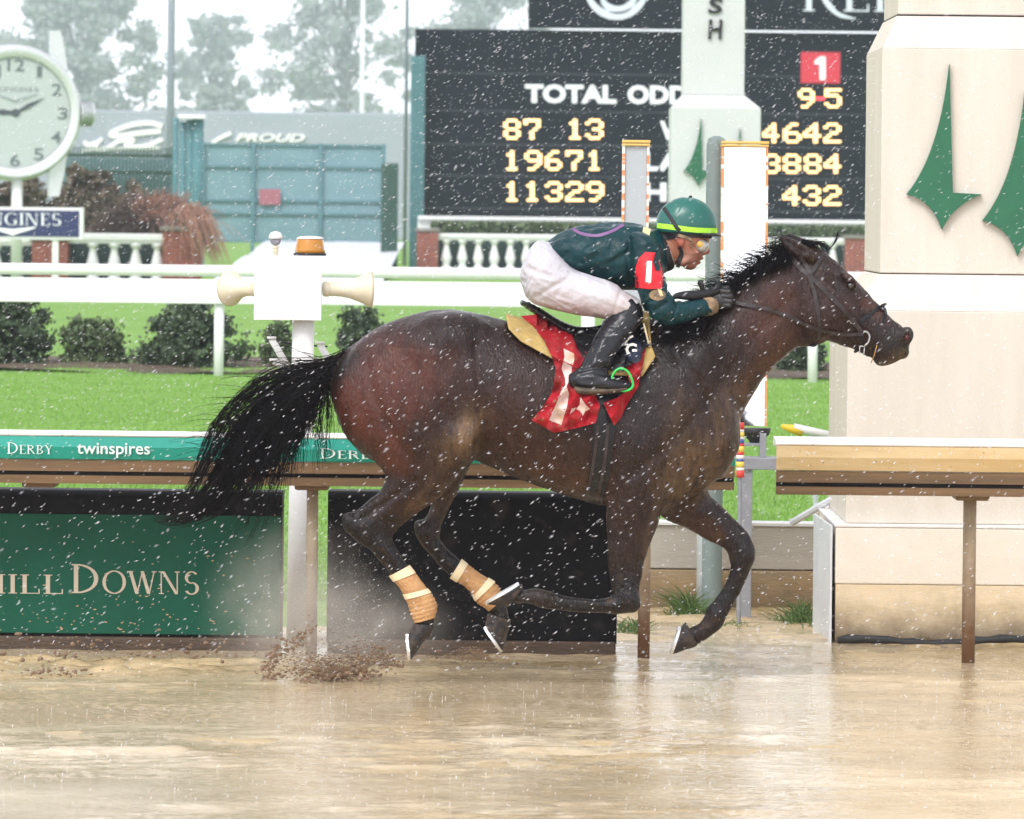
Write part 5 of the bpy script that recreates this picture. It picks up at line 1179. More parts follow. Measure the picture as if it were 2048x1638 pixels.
HF_LO = [(1268, 1192, 1256, 1224, -.14, .043), (1240, 1188, 1235, 1228, -.14, .041), (1214, 1197, 1208, 1226, -.138, .034), (1170, 1198, 1158, 1225, -.135, .027), (1125, 1191, 1112, 1218, -.13, .026), (1095, 1183, 1082, 1214, -.13, .032), (1073, 1178, 1066, 1208, -.13, .033), (1052, 1180, 1046, 1206, -.13, .03), (1036, 1184, 1028, 1206, -.13, .032)]
FF_UP = [(1400, 940, 1300, 985, .1, .1), (1420, 990, 1322, 1032, .13, .085), (1440, 1009, 1366, 1052, .135, .07), (1468, 1038, 1408, 1076, .135, .052), (1494, 1064, 1440, 1090, .135, .044), (1507, 1090, 1456, 1106, .135, .044), (1509, 1112, 1461, 1122, .135, .043)]
FF_LO = [(1507, 1100, 1459, 1110, .135, .043), (1505, 1128, 1463, 1130, .135, .041), (1496, 1150, 1459, 1150, .135, .034), (1480, 1182, 1446, 1178, .135, .027), (1465, 1210, 1428, 1203, .135, .027), (1454, 1232, 1412, 1222, .135, .032), (1444, 1252, 1404, 1240, .135, .031), (1424, 1270, 1394, 1250, .135, .029), (1402, 1286, 1378, 1256, .135, .03)]
NH_UP = [(760, 690, 930, 720, -.12, .15), (705, 770, 955, 790, -.135, .15), (700, 850, 968, 860, -.15, .145), (735, 905, 952, 905, -.155, .125), (768, 948, 922, 945, -.155, .098), (760, 982, 884, 990, -.155, .075), (735, 1005, 848, 1016, -.15, .058), (708, 1028, 814, 1040, -.145, .048), (695, 1052, 794, 1056, -.14, .044)]
NH_LO = [(700, 1040, 790, 1055, -.142, .045), (712, 1075, 786, 1070, -.14, .044), (738, 1096, 786, 1085, -.14, .04), (758, 1118, 800, 1110, -.14, .034), (780, 1148, 816, 1132, -.14, .03), (803, 1180, 842, 1168, -.14, .03), (820, 1208, 864, 1196, -.14, .034), (826, 1230, 870, 1218, -.14, .036), (832, 1248, 868, 1240, -.14, .03), (832, 1262, 864, 1262, -.14, .03)]
FH_UP = [(820, 800, 960, 840, .12, .12), (830, 880, 955, 890, .135, .11), (850, 935, 938, 935, .14, .09), (862, 975, 918, 978, .14, .07), (862, 1010, 898, 1016, .14, .05), (848, 1045, 884, 1048, .14, .042), (838, 1066, 878, 1066, .14, .04)]
FH_LO = [(832, 1052, 880, 1062, .14, .042), (840, 1082, 880, 1078, .14, .04), (856, 1102, 890, 1094, .14, .036), (876, 1128, 906, 1108, .14, .03), (900, 1152, 922, 1122, .14, .028), (926, 1172, 948, 1142, .14, .028), (950, 1198, 982, 1164, .14, .033), (968, 1214, 1000, 1186, .14, .034), (982, 1226, 1012, 1210, .14, .03), (986, 1240, 1018, 1232, .14, .03)]

_lo = P(655, 1330, 0); _hi = P(1840, 455, 0)
HFd = Field((_lo.x, -0.38, _lo.z), (_hi.x, 0.38, _hi.z), 0.0072)
S_TRUNK = pairs(TRUNK, 4)
HFd.loft(S_TRUNK, .02)
HFd.loft(pairs(NH_UP, 4), .05); HFd.loft(pairs(FH_UP, 4), .045)
HFd.ell(P(880, 690, -.14), (.2, .12, .13), .05, .35); HFd.ell(P(880, 690, .14), (.2, .12, .13), .05, .35)     # croup
HFd.ell(P(925, 872, -.2), (.085, .085, .1), .05); HFd.ell(P(925, 872, .2), (.085, .085, .1), .05)              # stifles
HFd.ell(P(720, 800, -.1), (.09, .09, .19), .05, .1); HFd.ell(P(720, 800, .1), (.09, .09, .19), .05, .1)         # buttocks
HFd.loft(pairs(NECK, 4), .06)
for sy in (-1, 1):
    HFd.ell(P(1350, 800, sy * .15), (.12, .09, .3), .05, -.45)      # shoulder blade
    HFd.ell(P(1265, 890, sy * .18), (.15, .085, .16), .05, .5)      # triceps
    HFd.ell(P(1420, 880, sy * .09), (.11, .1, .13), .05, .2)        # breast
HFd.loft(pairs(HF_UP, 4), .045); HFd.loft(pairs(FF_UP, 4), .045)
HFd.loft(pairs(HEAD, 4), .03)
HFd.loft(pairs(HF_LO, 4), .014); HFd.loft(pairs(FF_LO, 4), .014); HFd.loft(pairs(NH_LO, 4), .016); HFd.loft(pairs(FH_LO, 4), .016)
# joints: knee caps, points of hock, sesamoids
HFd.ell(P(1262, 1196, -.14), (.034, .046, .05), .02, .5); HFd.ell(P(1488, 1108, .135), (.042, .046, .055), .02, .2)
HFd.ell(P(703, 1050, -.14), (.026, .03, .05), .03, .5); HFd.ell(P(846, 1064, .14), (.026, .03, .045), .03, .5)
HFd.ell(P(1087, 1198, -.13), (.030, .036, .036), .015, .2); HFd.ell(P(1432, 1228, .135), (.032, .036, .034), .015, .6)      # fetlocks
# withers and tail dock
HFd.loft(pairs([(1215, 682, 1230, 740, 0, .06), (1275, 655, 1290, 730, 0, .055), (1335, 643, 1350, 715, 0, .05), (1390, 624, 1400, 690, 0, .05)], 3), .05)
HFd.loft(pairs([(712, 690, 712, 728, 0, .035), (682, 705, 690, 738, 0, .034), (650, 724, 664, 756, 0, .028), (610, 752, 622, 776, 0, .02)], 3), .03)
# head detail
for sy in (-1, 1):
    HFd.ell(P(1634, 625, sy * .062), (.105, .042, .105), .02)                      # cheek
    HFd.cap(P(1690, 613, sy * .07), P(1732, 655, sy * .052), .012, .01, .02)        # facial crest
    HFd.ell(P(1698, 561, sy * .083), (.045, .026, .025), .025, -.8)                # brow
    HFd.ell(P(1701, 572, sy * .1), (.026, .02, .017), .012, -.7, sub=True)         # eye socket
    HFd.ell(P(1812, 672, sy * .034), (.032, .034, .042), .015, -.35)               # nostril wing
    HFd.ell(P(1815, 675, sy * .072), (.017, .026, .03), .008, -.35, sub=True)      # nostril
    HFd.ell(P(1668, 560, sy * .088), (.04, .014, .022), .02, -.8, sub=True)        # hollow over the eye
    HFd.ell(P(1735, 625, sy * .068), (.05, .016, .022), .025, -.85, sub=True)      # side of the nose
HFd.ell(P(1802, 703, 0), (.038, .045, .034), .014, -.3)     # upper lip
HFd.ell(P(1768, 718, 0), (.048, .042, .032), .012, .15)     # lower lip, chin
HFd.cap(P(1800, 716, -.09), P(1745, 690, -.09), .007, .004, .006, sub=True); HFd.cap(P(1800, 716, .09), P(1745, 690, .09), .007, .004, .006, sub=True)
# ears laid back
for sy in (-1, 1):
    dx, dy = (0, 0) if sy < 0 else (14, -4)
    E = [(1630 + dx, 503 + dy, 1620 + dx, 528 + dy, sy * .055, .03), (1608 + dx, 489 + dy, 1596 + dx, 518 + dy, sy * .07, .028), (1586 + dx, 478 + dy, 1576 + dx, 502 + dy, sy * .075, .022), (1566 + dx, 471 + dy, 1562 + dx, 481 + dy, sy * .075, .01)]
    HFd.loft(pairs(E, 4), .012)
    HFd.loft(pairs([(1612 + dx, 496 + dy, 1604 + dx, 511 + dy, sy * .105, .022), (1590 + dx, 485 + dy, 1583 + dx, 496 + dy, sy * .103, .018), (1572 + dx, 476 + dy, 1569 + dx, 482 + dy, sy * .09, .008)], 3), .008, sub=True)
HFd.carve([
    ([(952, 690), (960, 770), (968, 850), (962, 905)], .013, 10), ([(735, 720), (752, 790), (785, 860), (835, 930)], .009, 9), ([(800, 690), (860, 780), (905, 840)], .006, 13),
    ([(905, 672)], -.012, 32), ([(870, 645), (905, 720), (930, 800)], .005, 12), ([(928, 880)], -.012, 34), ([(865, 800)], -.010, 55), ([(770, 800)], -.008, 40),
    ([(1345, 700), (1392, 770), (1432, 850), (1440, 905)], .011, 12), ([(1292, 715), (1245, 800), (1226, 900), (1222, 985)], .010, 12), ([(1385, 830), (1320, 900), (1262, 945)], .008, 12),
    ([(1335, 760), (1345, 840)], -.008, 28), ([(1270, 880)], -.008, 35), ([(1415, 900)], -.010, 30), ([(1325, 930), (1300, 985)], .006, 9),
    ([(1595, 702), (1545, 752), (1490, 830), (1470, 880)], .008, 8), ([(1578, 600), (1510, 670), (1440, 770), (1400, 820)], .007, 12), ([(1545, 560), (1470, 640), (1400, 720)], -.005, 20),
    ([(1600, 520), (1590, 600), (1600, 670)], .007, 8), ([(1655, 680), (1668, 640), (1655, 590)], .004, 7), ([(1720, 665), (1700, 640)], .003, 5),
    ([(832, 955), (775, 1000), (725, 1035)], .009, 7), ([(870, 930), (820, 1000), (790, 1040)], .005, 8), ([(1262, 1000), (1258, 1080), (1252, 1160)], .005, 7), ([(1238, 1010), (1232, 1100)], -.003, 8), ([(1290, 1030), (1280, 1120)], .004, 6),
    ([(1430, 1020), (1480, 1080)], .005, 7), ([(1380, 1030), (1440, 1075)], .004, 6), ([(1215, 1212), (1090, 1200)], .004, 5), ([(1486, 1140), (1440, 1215)], .004, 5), ([(770, 1100), (800, 1150)], .004, 5), ([(760, 1060), (745, 1085)], .005, 7),
    ([(1480, 760), (1440, 820)], .004, 8), ([(1220, 1010), (1160, 995), (1080, 965), (1000, 930)], .005, 12), ([(1130, 880), (1060, 900), (1000, 880)], .004, 16)]
    + [([(1150, 940), (1090, 925), (1040, 940), (985, 915)], -.003, 4), ([(880, 940), (850, 985), (800, 1030)], -.003, 4), ([(1650, 655), (1690, 660), (1715, 680)], -.0025, 3.5), ([(1300, 960), (1290, 1040), (1285, 1110)], -.0025, 4), ([(1395, 900), (1350, 960), (1330, 1000)], -.003, 4), ([(755, 1075), (770, 1100)], -.004, 5), ([(1470, 1085), (1480, 1125)], .004, 4), ([(1240, 1170), (1262, 1180)], .004, 4)]
    + [([(1010 + 30 * i, 760 + 6 * i), (1000 + 30 * i, 860 + 8 * i), (1015 + 30 * i, 925 + 9 * i)], .0032, 8) for i in range(6)])
_m = np.abs(HFd.f) < 0.03; _I = np.argwhere(_m); _p = HFd.lo + _I * HFd.h
HFd.f[_m] += (0.0022 * vnoise(_p * np.array((26, 20, 12)), 3) + 0.0012 * vnoise(_p * np.array((60, 40, 30)), 5)).astype(np.float32)
V, F = HFd.nets(); V = relax(V, F, 2)
horse = thing('horse', 'wet dark bay racehorse galloping to the right along the muddy track', 'horse', (P(1050, 1310).x, 0, 0))
body = mesh('body', V, F, m_coat, horse, True)
# coat: dark bay, black points, mud sweat patches
def blobs(uv, base, L, streak=None):
    C = np.tile(np.array(base, float), (len(uv), 1))
    for px, py, rx, ry, ang, col, st in L:
        a = math.radians(ang); du = uv[:, 0] - px; dv = uv[:, 1] - py
        u = (du * math.cos(a) + dv * math.sin(a)) / rx; w = (-du * math.sin(a) + dv * math.cos(a)) / ry
        k = (st * np.exp(-(u * u + w * w) ** 1.5))
        if streak is not None and sum(col) > .2: k = k * np.clip(.62 + .75 * streak, 0, 1)
        k = k[:, None]; C = C * (1 - k) + np.array(col) * k
    return C
uv = PX(V)
uv2 = uv + 14 * np.stack([vnoise(V * 9, 1), vnoise(V * 9, 2)], 1)
BLK = (0.006, 0.005, 0.0055); RED = (0.098, 0.025, 0.013); BRN = (0.042, 0.016, 0.0105); TAN = (0.26, 0.165, 0.085); DRK = (0.014, 0.008, 0.008)
C = blobs(uv2, (0.024, 0.0105, 0.0085), [
    (790, 740, 110, 130, 0, RED, .85), (715, 800, 40, 110, 0, RED, .8), (780, 900, 60, 40, 30, (.1, .03, .018), .8), (1020, 850, 80, 110, 0, BRN, .8), (1100, 900, 90, 70, 0, BRN, .8), (880, 660, 150, 40, 5, DRK, .7),
    (860, 850, 40, 90, 20, DRK, .5), (1130, 960, 90, 40, 15, (.09, .04, .022), .7), (1500, 640, 40, 90, -50, (.07, .03, .022), .7), (1560, 620, 40, 80, 0, (.085, .035, .025), .8),
    (1290, 760, 26, 90, 20, (.05, .045, .048), .5), (1350, 690, 110, 60, -10, BLK, .7), (1420, 640, 80, 40, -30, BLK, .8), (1300, 820, 60, 150, 15, DRK, .6),
    (935, 862, 34, 52, 10, TAN, .85), (905, 905, 40, 50, 30, (.13, .075, .04), .7), (1400, 930, 70, 60, -30, (.17, .105, .055), .75), (1460, 830, 34, 90, 25, (.14, .085, .05), .7), (1530, 740, 26, 70, 40, (.12, .06, .035), .7),
    (1365, 960, 60, 50, -20, (.16, .1, .052), .6), (1360, 850, 30, 80, 12, (.11, .075, .05), .55), (860, 1010, 70, 26, -35, (.13, .07, .035), .7), (1300, 1060, 18, 60, 10, (.1, .065, .04), .6),
    (710, 1050, 60, 60, 0, BLK, .85), (760, 1100, 60, 60, 0, BLK, .9), (830, 1200, 90, 70, 40, BLK, .95), (900, 1130, 60, 60, 0, BLK, .9), (1000, 1240, 60, 60, 0, BLK, .95), (1240, 1190, 60, 60, 0, BLK, .9), (1130, 1205, 90, 40, 0, BLK, .9), (1050, 1200, 60, 40, 0, (.03, .022, .018), .9),
    (1490, 1110, 50, 60, 0, BLK, .8), (1440, 1210, 60, 80, 20, BLK, .95), (1400, 1060, 60, 30, 30, (.075, .035, .022), .7), (1440, 1070, 14, 12, 0, TAN, .5),
    (1640, 610, 40, 70, 0, (.045, .022, .018), .7), (1690, 600, 30, 30, 0, (.06, .03, .025), .6), (1700, 568, 30, 22, 40, DRK, .8), (1700, 540, 16, 34, -45, (.14, .07, .05), .6), (1750, 612, 16, 50, -48, (.11, .05, .035), .6),
    (1790, 690, 45, 40, 0, (.018, .014, .013), .9), (1800, 712, 22, 14, 0, (.15, .1, .05), .7), (1772, 728, 24, 10, 0, (.12, .08, .045), .7), (1818, 660, 14, 22, -30, (.1, .085, .08), .6),
    (1575, 485, 26, 18, 30, DRK, .8), (690, 720, 60, 30, -30, BLK, .8), (630, 755, 70, 40, -30, BLK, 1.0)], streak=.6 * vnoise(V * np.array((70, 30, 22)), 6) + .5 * vnoise(V * np.array((28, 20, 9)), 7) + .4 * vnoise(V * 120, 12))
# scatter of drying mud towards the belly, chest and legs
lowness = np.clip((uv[:, 1] - 780) / 450, 0, 1)[:, None]
sp = np.clip(vnoise(V * 38, 8) * 0.6 + vnoise(V * 16, 9) * 0.6 - 0.35, 0, 1)[:, None]
C = C * (1 - sp * lowness * .6) + np.array((.16, .10, .06)) * sp * lowness * .6
paint(body, 'coat', C * .8)
# eyes
for sy in (-1, 1):
    b = MB(); c = P(1701, 571, sy * .083); b.lathe([(0.001, -.018), (.012, -.014), (.018, 0), (.012, .014), (.001, .018)], c, 'Y', 16); b.build('eye', m_eye, horse, True)
    b = MB(); c = P(1814, 675, sy * .052); b.lathe([(0.002, -.014), (.013, -.008), (.016, 0), (.013, .008), (.002, .014)], c, 'Y', 14); b.build('nostril', m_nost, horse, True)
# hooves with racing plates: (coronet front, coronet back, sole toe, sole heel, Y)
HOOVES = [((1016, 1214), (1046, 1176), (974, 1208), (1043, 1168), -.13), ((1396, 1291), (1372, 1244), (1346, 1308), (1364, 1252), .135), ((870, 1252), (828, 1246), (822, 1320), (817, 1266), -.14), ((1022, 1240), (976, 1226), (1006, 1301), (970, 1250), .14)]
for cf, cb, st, sh, Y in HOOVES:
    cf, cb, st, sh = [np.array(p, float) for p in (cf, cb, st, sh)]
    L = []
    for k, g in ((0, .96), (.15, 1.04), (.5, 1.0), (.85, 1.03), (1, 1.0)):
        a = cf + (st - cf) * k; b = cb + (sh - cb) * k; c = (a + b) / 2; a = c + (a - c) * g; b = c + (b - c) * g
        L.append((a[0], a[1], b[0], b[1], Y, (.046 + .014 * k) * g))
    hoof = rings(L, 20, 2).build('hoof', m_hoof, horse, True)
    autosmooth(hoof, 50)
    d = (st - sh); nrm = np.array([-d[1], d[0]]) / np.linalg.norm(d)
    if np.dot(nrm, (st + sh - cf - cb)) < 0: nrm = -nrm
    a0 = P(*(st + nrm * 1.0), Y); b0 = P(*(sh + nrm * 1.0), Y); c = (a0 + b0) / 2; ax = (a0 - b0) / 2
    n3 = (P(*(st + nrm * 4), Y) - P(*st, Y)); V_ = []; F_ = []; N = 22
    for i in range(N + 1):
        an = math.radians(-150 + 300 * i / N); w = .06
        for r in (1.03, .74):
            for h in (0, 1): V_.append(c + ax * r * math.cos(an) + Vector((0, w * r * math.sin(an), 0)) + n3 * h * 1.3)
    for i in range(N):
        q = i * 4
        for a, b in ((0, 1), (1, 3), (3, 2), (2, 0)): F_.append((q + a, q + b, q + 4 + b, q + 4 + a))
    F_ += [(0, 1, 3, 2), (N * 4, N * 4 + 2, N * 4 + 3, N * 4 + 1)]
    mb = MB(); mb.add(V_, F_); mb.build('horseshoe', m_alum, hoof)
# ---- mane, forelock and tail
rng = np.random.RandomState(3)
def hair(name, roots, tips, bow, n, r, mat, seed, jit=.012, m=9, clump=0):
    """roots/tips/bow: functions s->(px,py,Y); n strands"""
    rg = np.random.RandomState(seed); cur = np.zeros((n, m, 3))
    for i in range(n):
        s = rg.rand(); A = np.array(roots(s, rg)); B = np.array(tips(s, rg)); Cc = np.array(bow(s, rg))
        t = np.linspace(0, 1, m)[:, None]
        q = (1 - t) ** 2 * A + 2 * t * (1 - t) * Cc + t * t * B
        cur[i] = [P(*p) for p in q]
        cur[i] += np.cumsum(rg.normal(0, jit * .25, (m, 3)), 0) * np.linspace(0, 1, m)[:, None]
    Vh, Fh = strands(cur, r * rg.uniform(.6, 1.5, n), .0005)
    return mesh(name, Vh, Fh, mat, horse, True, kind='stuff')
crest = catmull(np.array([(1330, 652), (1385, 630), (1425, 600), (1460, 572), (1500, 543), (1545, 514), (1585, 496), (1600, 490)], float), 8)
def cr(s): i = s * (len(crest) - 1); k = int(min(i, len(crest) - 2)); return crest[k] + (crest[k + 1] - crest[k]) * (i - k)
def m_root(s, r): p = cr(s); return (p[0] + r.normal(0, 3), p[1] + 7 + r.normal(0, 4), r.uniform(-.035, .035))
def m_tip(s, r):
    p = cr(s); L = r.uniform(.25, 1.0)
    if r.rand() < .72: return (p[0] - 12 - 55 * L * r.rand(), p[1] + 10 + 42 * L, -.075 - .05 * r.rand())       # lies over the near side
    return (p[0] - 20 - 42 * L, p[1] - 30 * L * r.rand() * (1.2 if s > .3 else .5) + 6, r.uniform(-.07, .05))        # blown up and back
def m_bow(s, r): p = cr(s); return (p[0] - 6 + r.normal(0, 7), p[1] - 14 + r.normal(0, 9), r.uniform(-.07, .04))
hair('mane', m_root, m_tip, m_bow, 1500, .0022, m_hair, 11)
def w_root(s, r): return (1320 + 110 * s + r.normal(0, 6), 668 - 50 * s + r.normal(0, 10), -.07)
def w_tip(s, r): return (1300 + 90 * s + r.normal(0, 10), 712 - 50 * s + r.normal(0, 14), -.155)
def w_bow(s, r): return (1315 + 100 * s, 685 - 50 * s + r.normal(0, 6), -.15)
hair('mane', w_root, w_tip, w_bow, 500, .0022, m_hair, 12)
hair('forelock', lambda s, r: (1590 + 40 * s, 492 - 3 * s, r.uniform(-.03, .04)), lambda s, r: (1612 + 48 * s + r.normal(0, 5), 486 + 15 * s + r.normal(0, 4), r.uniform(-.03, .06)), lambda s, r: (1604 + 40 * s, 474 + 8 * s + r.normal(0, 4), r.uniform(-.03, .05)), 120, .002, m_hair, 13)
hair('forelock', lambda s, r: (1648 + 3 * s, 504, .0), lambda s, r: (1678 + r.normal(0, 1.5), 466 + r.normal(0, 2), .02), lambda s, r: (1668 + r.normal(0, 2), 494, .02), 14, .0016, m_hair, 14, jit=.004)
axis = catmull(np.array([(700, 706, 0), (655, 738, 0), (600, 768, .0), (545, 815, 0), (490, 880, 0), (445, 950, 0), (400, 1005, 0), (340, 1034, 0), (280, 1026, 0)], float), 6)
def ax_(t): i = t * (len(axis) - 1); k = int(min(i, len(axis) - 2)); return axis[k] + (axis[k + 1] - axis[k]) * (i - k)
rg = np.random.RandomState(21); curs = []; mseg = 14
def lock(t0, t1, side, dep, dropx, dropy, k, wid, seed):
    r = np.random.RandomState(seed); ph = r.uniform(0, 6, 2); am = r.uniform(3, 13)
    for i in range(k):
        o = r.normal(0, wid, 2); od = r.normal(0, .012); ln = r.uniform(.75, 1.0); c = np.zeros((mseg, 3))
        for j in range(mseg):
            u = j / (mseg - 1); t = min(1.0, t0 + (t1 - t0) * u * ln); p = ax_(t); q = ax_(min(1, t + .02)) - ax_(max(0, t - .02)); q = q / (np.linalg.norm(q[:2]) + 1e-6)
            wd = np.interp(t, [0, .1, .25, .5, .7, .85, 1], [10, 22, 52, 66, 48, 26, 10]) * min(1, .3 + 1.4 * u); sh = 1 - .75 * u ** 2
            x = p[0] - q[1] * (side * wd) + o[0] * sh; y = p[1] + q[0] * (side * wd) + o[1] * sh
            x += dropx * u ** 1.8 + am * math.sin(4.2 * u + ph[0]) * u + 2.5 * math.sin(11 * u + ph[1] + i) * u; y += dropy * u ** 1.8 + am * math.sin(2.6 * u + ph[1]) * u
            c[j] = P(x, y, dep * (.3 + u) + od * sh)
        curs.append(c)
for i in range(95): lock(rg.rand() ** 1.3 * .28, rg.uniform(.45, 1.0), np.clip(rg.normal(0, .55), -1, 1), rg.normal(0, .04), 0, 0, 12, 6, 100 + i)
for i in range(95): tt = rg.uniform(.03, .32); lock(tt, tt + rg.uniform(.16, .42), rg.uniform(-.9, .3), rg.normal(0, .04), rg.uniform(-10, 70), rg.uniform(20, 110), 9, 6, 300 + i)
Vt, Ft = strands(np.array(curs), .0018 * rg.uniform(.5, 1.5, len(curs)), .0006)
tail = mesh('tail', Vt, Ft, m_hair, horse, True, kind='stuff')
# wisps that leave the tail
T_N = 260; cur = np.zeros((T_N, 10, 3))
for i in range(T_N):
    t0 = rg.uniform(.12, .6); p = ax_(t0)[:2] + rg.normal(0, 16, 2); up = rg.rand() < .5
    A = p; B = p + (np.array([-rg.uniform(40, 130), -rg.uniform(-10, 30)]) if up else np.array([rg.uniform(10, 60), rg.uniform(60, 120)])); Cc = (A + B) / 2 + (np.array([0, -20]) if up else np.array([25, -10])) + rg.normal(0, 8, 2)
    yy = rg.uniform(-.07, .05)
    for j in range(10):
        t = j / 9; q = (1 - t) ** 2 * A + 2 * t * (1 - t) * Cc + t * t * B; cur[i, j] = P(q[0], q[1], yy)
Vt, Ft = strands(cur, .0016, .0005); mesh('tail', Vt, Ft, m_hair, horse, True, kind='stuff')
# ============================================================ tack
m_pad = pm('yellow_foam', (0.50, 0.36, 0.12), rough=0.8, col2=(0.36, 0.24, 0.08), vscale=18, bump=0.3, bscale=120)
m_red = pm('red_saddle_cloth', (0.36, 0.006, 0.016), rough=0.6, col2=(0.22, 0.03, 0.03), vscale=8, bump=0.5, bscale=30, spec=0.25, fleck=((.24, .13, .07), 50, .60, .70), thr=(0.42, 0.75))
m_cream = pm('cream_cloth_mark', (0.72, 0.6, 0.56), rough=0.7, col2=(0.42, 0.25, 0.12), vscale=7, thr=(0.42, 0.7))
m_leather = pm('black_wet_leather', (0.010, 0.010, 0.012), rough=0.3, spec=0.18, bump=0.2, bscale=70, rvar=0.12, vscale=20, coat=0.3)
m_brown_l = pm('dark_brown_leather', (0.019, 0.013, 0.013), rough=0.32, spec=0.3, bump=0.2, bscale=80, col2=(0.05, 0.039, 0.039), vscale=25)
m_navy = pm('navy_leather', (0.016, 0.022, 0.045), rough=0.35)
m_steel = pm('bright_steel', (0.45, 0.44, 0.42), rough=0.3, metal=1.0)
m_green_pl = pm('green_plastic', (0.03, 0.52, 0.09), rough=0.35)
m_white_mark = pm('white_print', (0.8, 0.78, 0.72), rough=0.6)
m_wrap = pm('tan_bandage', (0.56, 0.32, 0.14), rough=0.8, col2=(0.40, 0.21, 0.085), vscale=12, bump=0.5, bscale=60, stretch=(1, 1, 1))
m_tape = pm('cream_tape', (0.78, 0.66, 0.42), rough=0.7)

def poly_mask(U, W, poly):
    """signed distance (px) to a polygon, negative inside"""
    ins = np.zeros(U.shape, bool); best = np.full(U.shape, 1e9); n = len(poly)
    for i in range(n):
        (ax, ay), (bx, by) = poly[i], poly[(i + 1) % n]
        c = ((ay > W) != (by > W)); x = (bx - ax) * (W - ay) / ((by - ay) or 1e-9) + ax; ins ^= c & (U < x)
        L2 = (bx - ax) ** 2 + (by - ay) ** 2 + 1e-9; t = np.clip(((U - ax) * (bx - ax) + (W - ay) * (by - ay)) / L2, 0, 1)
        best = np.minimum(best, (U - ax - t * (bx - ax)) ** 2 + (W - ay - t * (by - ay)) ** 2)
    d = np.sqrt(best); return np.where(ins, -d, d)
def up2(f):
    for a in range(3):
        f = np.moveaxis(f, a, 0); g = np.empty((2 * f.shape[0] - 1,) + f.shape[1:], f.dtype); g[::2] = f; g[1::2] = (f[1:] + f[:-1]) / 2; f = np.moveaxis(g, 0, a)
    return f
def shell(poly, inner, outer, fld=HFd):
    xs = [p[0] for p in poly]; ys = [p[1] for p in poly]
    a = P(min(xs) - 12, max(ys) + 12); b = P(max(xs) + 12, min(ys) - 12)
    q = fld.sl((a.x, -0.38, a.z), (b.x, 0.38, b.z)); g = Field.__new__(Field); g.h = fld.h / 2
    g.lo = np.array([fld.ax[i][q[i].start] for i in range(3)]); f = up2(fld.f[q].copy()); g.n = np.array(f.shape); g.ax = [g.lo[i] + g.h * np.arange(g.n[i]) for i in range(3)]
    U, W = g.pxgrid(); pmk = (poly_mask(U, W, poly) * CAMY / FPX).astype(np.float32)[:, None, :]
    def smax(x, y, k): h = np.maximum(k - np.abs(x - y), 0) / k; return np.maximum(x, y) + h * h * k / 4
    g.f = smax(smax(f - outer, -(f - inner), .004), np.broadcast_to(pmk, f.shape), .012); return g
g = shell([(1010, 590), (1012, 635), (1017, 657), (1041, 681), (1102, 714), (1180, 746), (1282, 750), (1309, 711), (1301, 690), (1296, 590)], .001, .03)
V, F = g.nets(); V = relax(V, F, 2)
pad = mesh('saddle_pad', V, F, m_pad, None, True, label='yellow foam pad between the horse and the red saddle cloth', category_='x') if False else mesh('saddle_pad', V, F, m_pad, None, True, label='yellow foam pad under the red saddle cloth on the horse', cat='saddle pad')
T_body = bvh(body); T_pad = bvh(body, pad)

def cwave(px, py):
    k = min(1, max(0, (py - 640) / 120)); return k * (.017 * math.sin(px * .2 + py * .06 + 2 * math.sin(py * .04)) + .013 * math.sin(px * .09 - py * .13) + .009 * math.sin(py * .21 + px * .1)) + .034 * k
cloth = thing('saddle_cloth', 'muddy red number cloth flapping under the saddle', 'saddle cloth', P(1130, 860, -.3))
CL1 = [(1041, 632), (1072, 629), (1110, 646), (1145, 664), (1165, 690), (1185, 730), (1195, 770), (1191, 790), (1200, 812), (1191, 846), (1150, 857), (1108, 866), (1063, 840), (1085, 815), (1104, 785), (1112, 740), (1103, 712), (1088, 680), (1066, 652)]
CL2 = [(1292, 694), (1285, 735), (1276, 775), (1252, 812), (1242, 836), (1228, 851), (1206, 806), (1235, 795), (1262, 772), (1250, 735), (1262, 690)]
c1 = drape('cloth_panel', CL1, T_pad, .004, .004, m_red, cloth, 5, cwave)
c2 = drape('cloth_panel', CL2, T_pad, .004, .004, m_red, cloth, 5, cwave)
T_cloth = bvh(c1, c2, pad, body)
drape('number_mark', [(1127, 697), (1148, 707), (1149, 719), (1144, 734), (1142, 753), (1133, 773), (1138, 787), (1135, 808), (1123, 850), (1098, 840), (1106, 823), (1123, 781), (1131, 770), (1130, 756), (1123, 737), (1129, 713)], T_cloth, .002, .001, m_cream, cloth, 4)
drape('star_mark', [(1161, 794), (1170, 808), (1180, 818), (1170, 823), (1166, 832), (1160, 822), (1152, 818), (1159, 810)], T_cloth, .002, .001, m_cream, cloth, 3)
drape('star_mark', [(1143, 817), (1153, 815), (1148, 822), (1140, 828)], T_cloth, .002, .001, m_cream, cloth, 3)

saddle = thing('saddle', 'small black racing saddle under the jockey', 'saddle', P(1170, 690, 0))
lo = P(1030, 760); hi = P(1320, 585); sf = Field((lo.x, -.3, lo.z), (hi.x, .3, hi.z), .005)
sf.loft(pairs([(1044, 599, 1050, 612, 0, .085), (1080, 619, 1086, 637, 0, .1), (1112, 637, 1114, 657, 0, .09), (1146, 651, 1147, 682, 0, .08), (1182, 653, 1184, 695, 0, .085), (1222, 645, 1228, 695, 0, .09), (1262, 635, 1268, 690, 0, .085), (1292, 634, 1298, 680, 0, .07)], 4), .01)
V, F = sf.nets(); mesh('seat', relax(V, F, 2), F, m_leather, saddle, True)
fl = drape('saddle_flap', [(1140, 662), (1180, 655), (1240, 645), (1290, 645), (1302, 690), (1290, 696), (1276, 715), (1255, 735), (1235, 742), (1200, 738), (1172, 722), (1158, 702)], T_cloth, .006, .006, m_leather, saddle, 6, lambda x, y: .01)
T_fl = bvh(fl, c1, c2, pad, body)
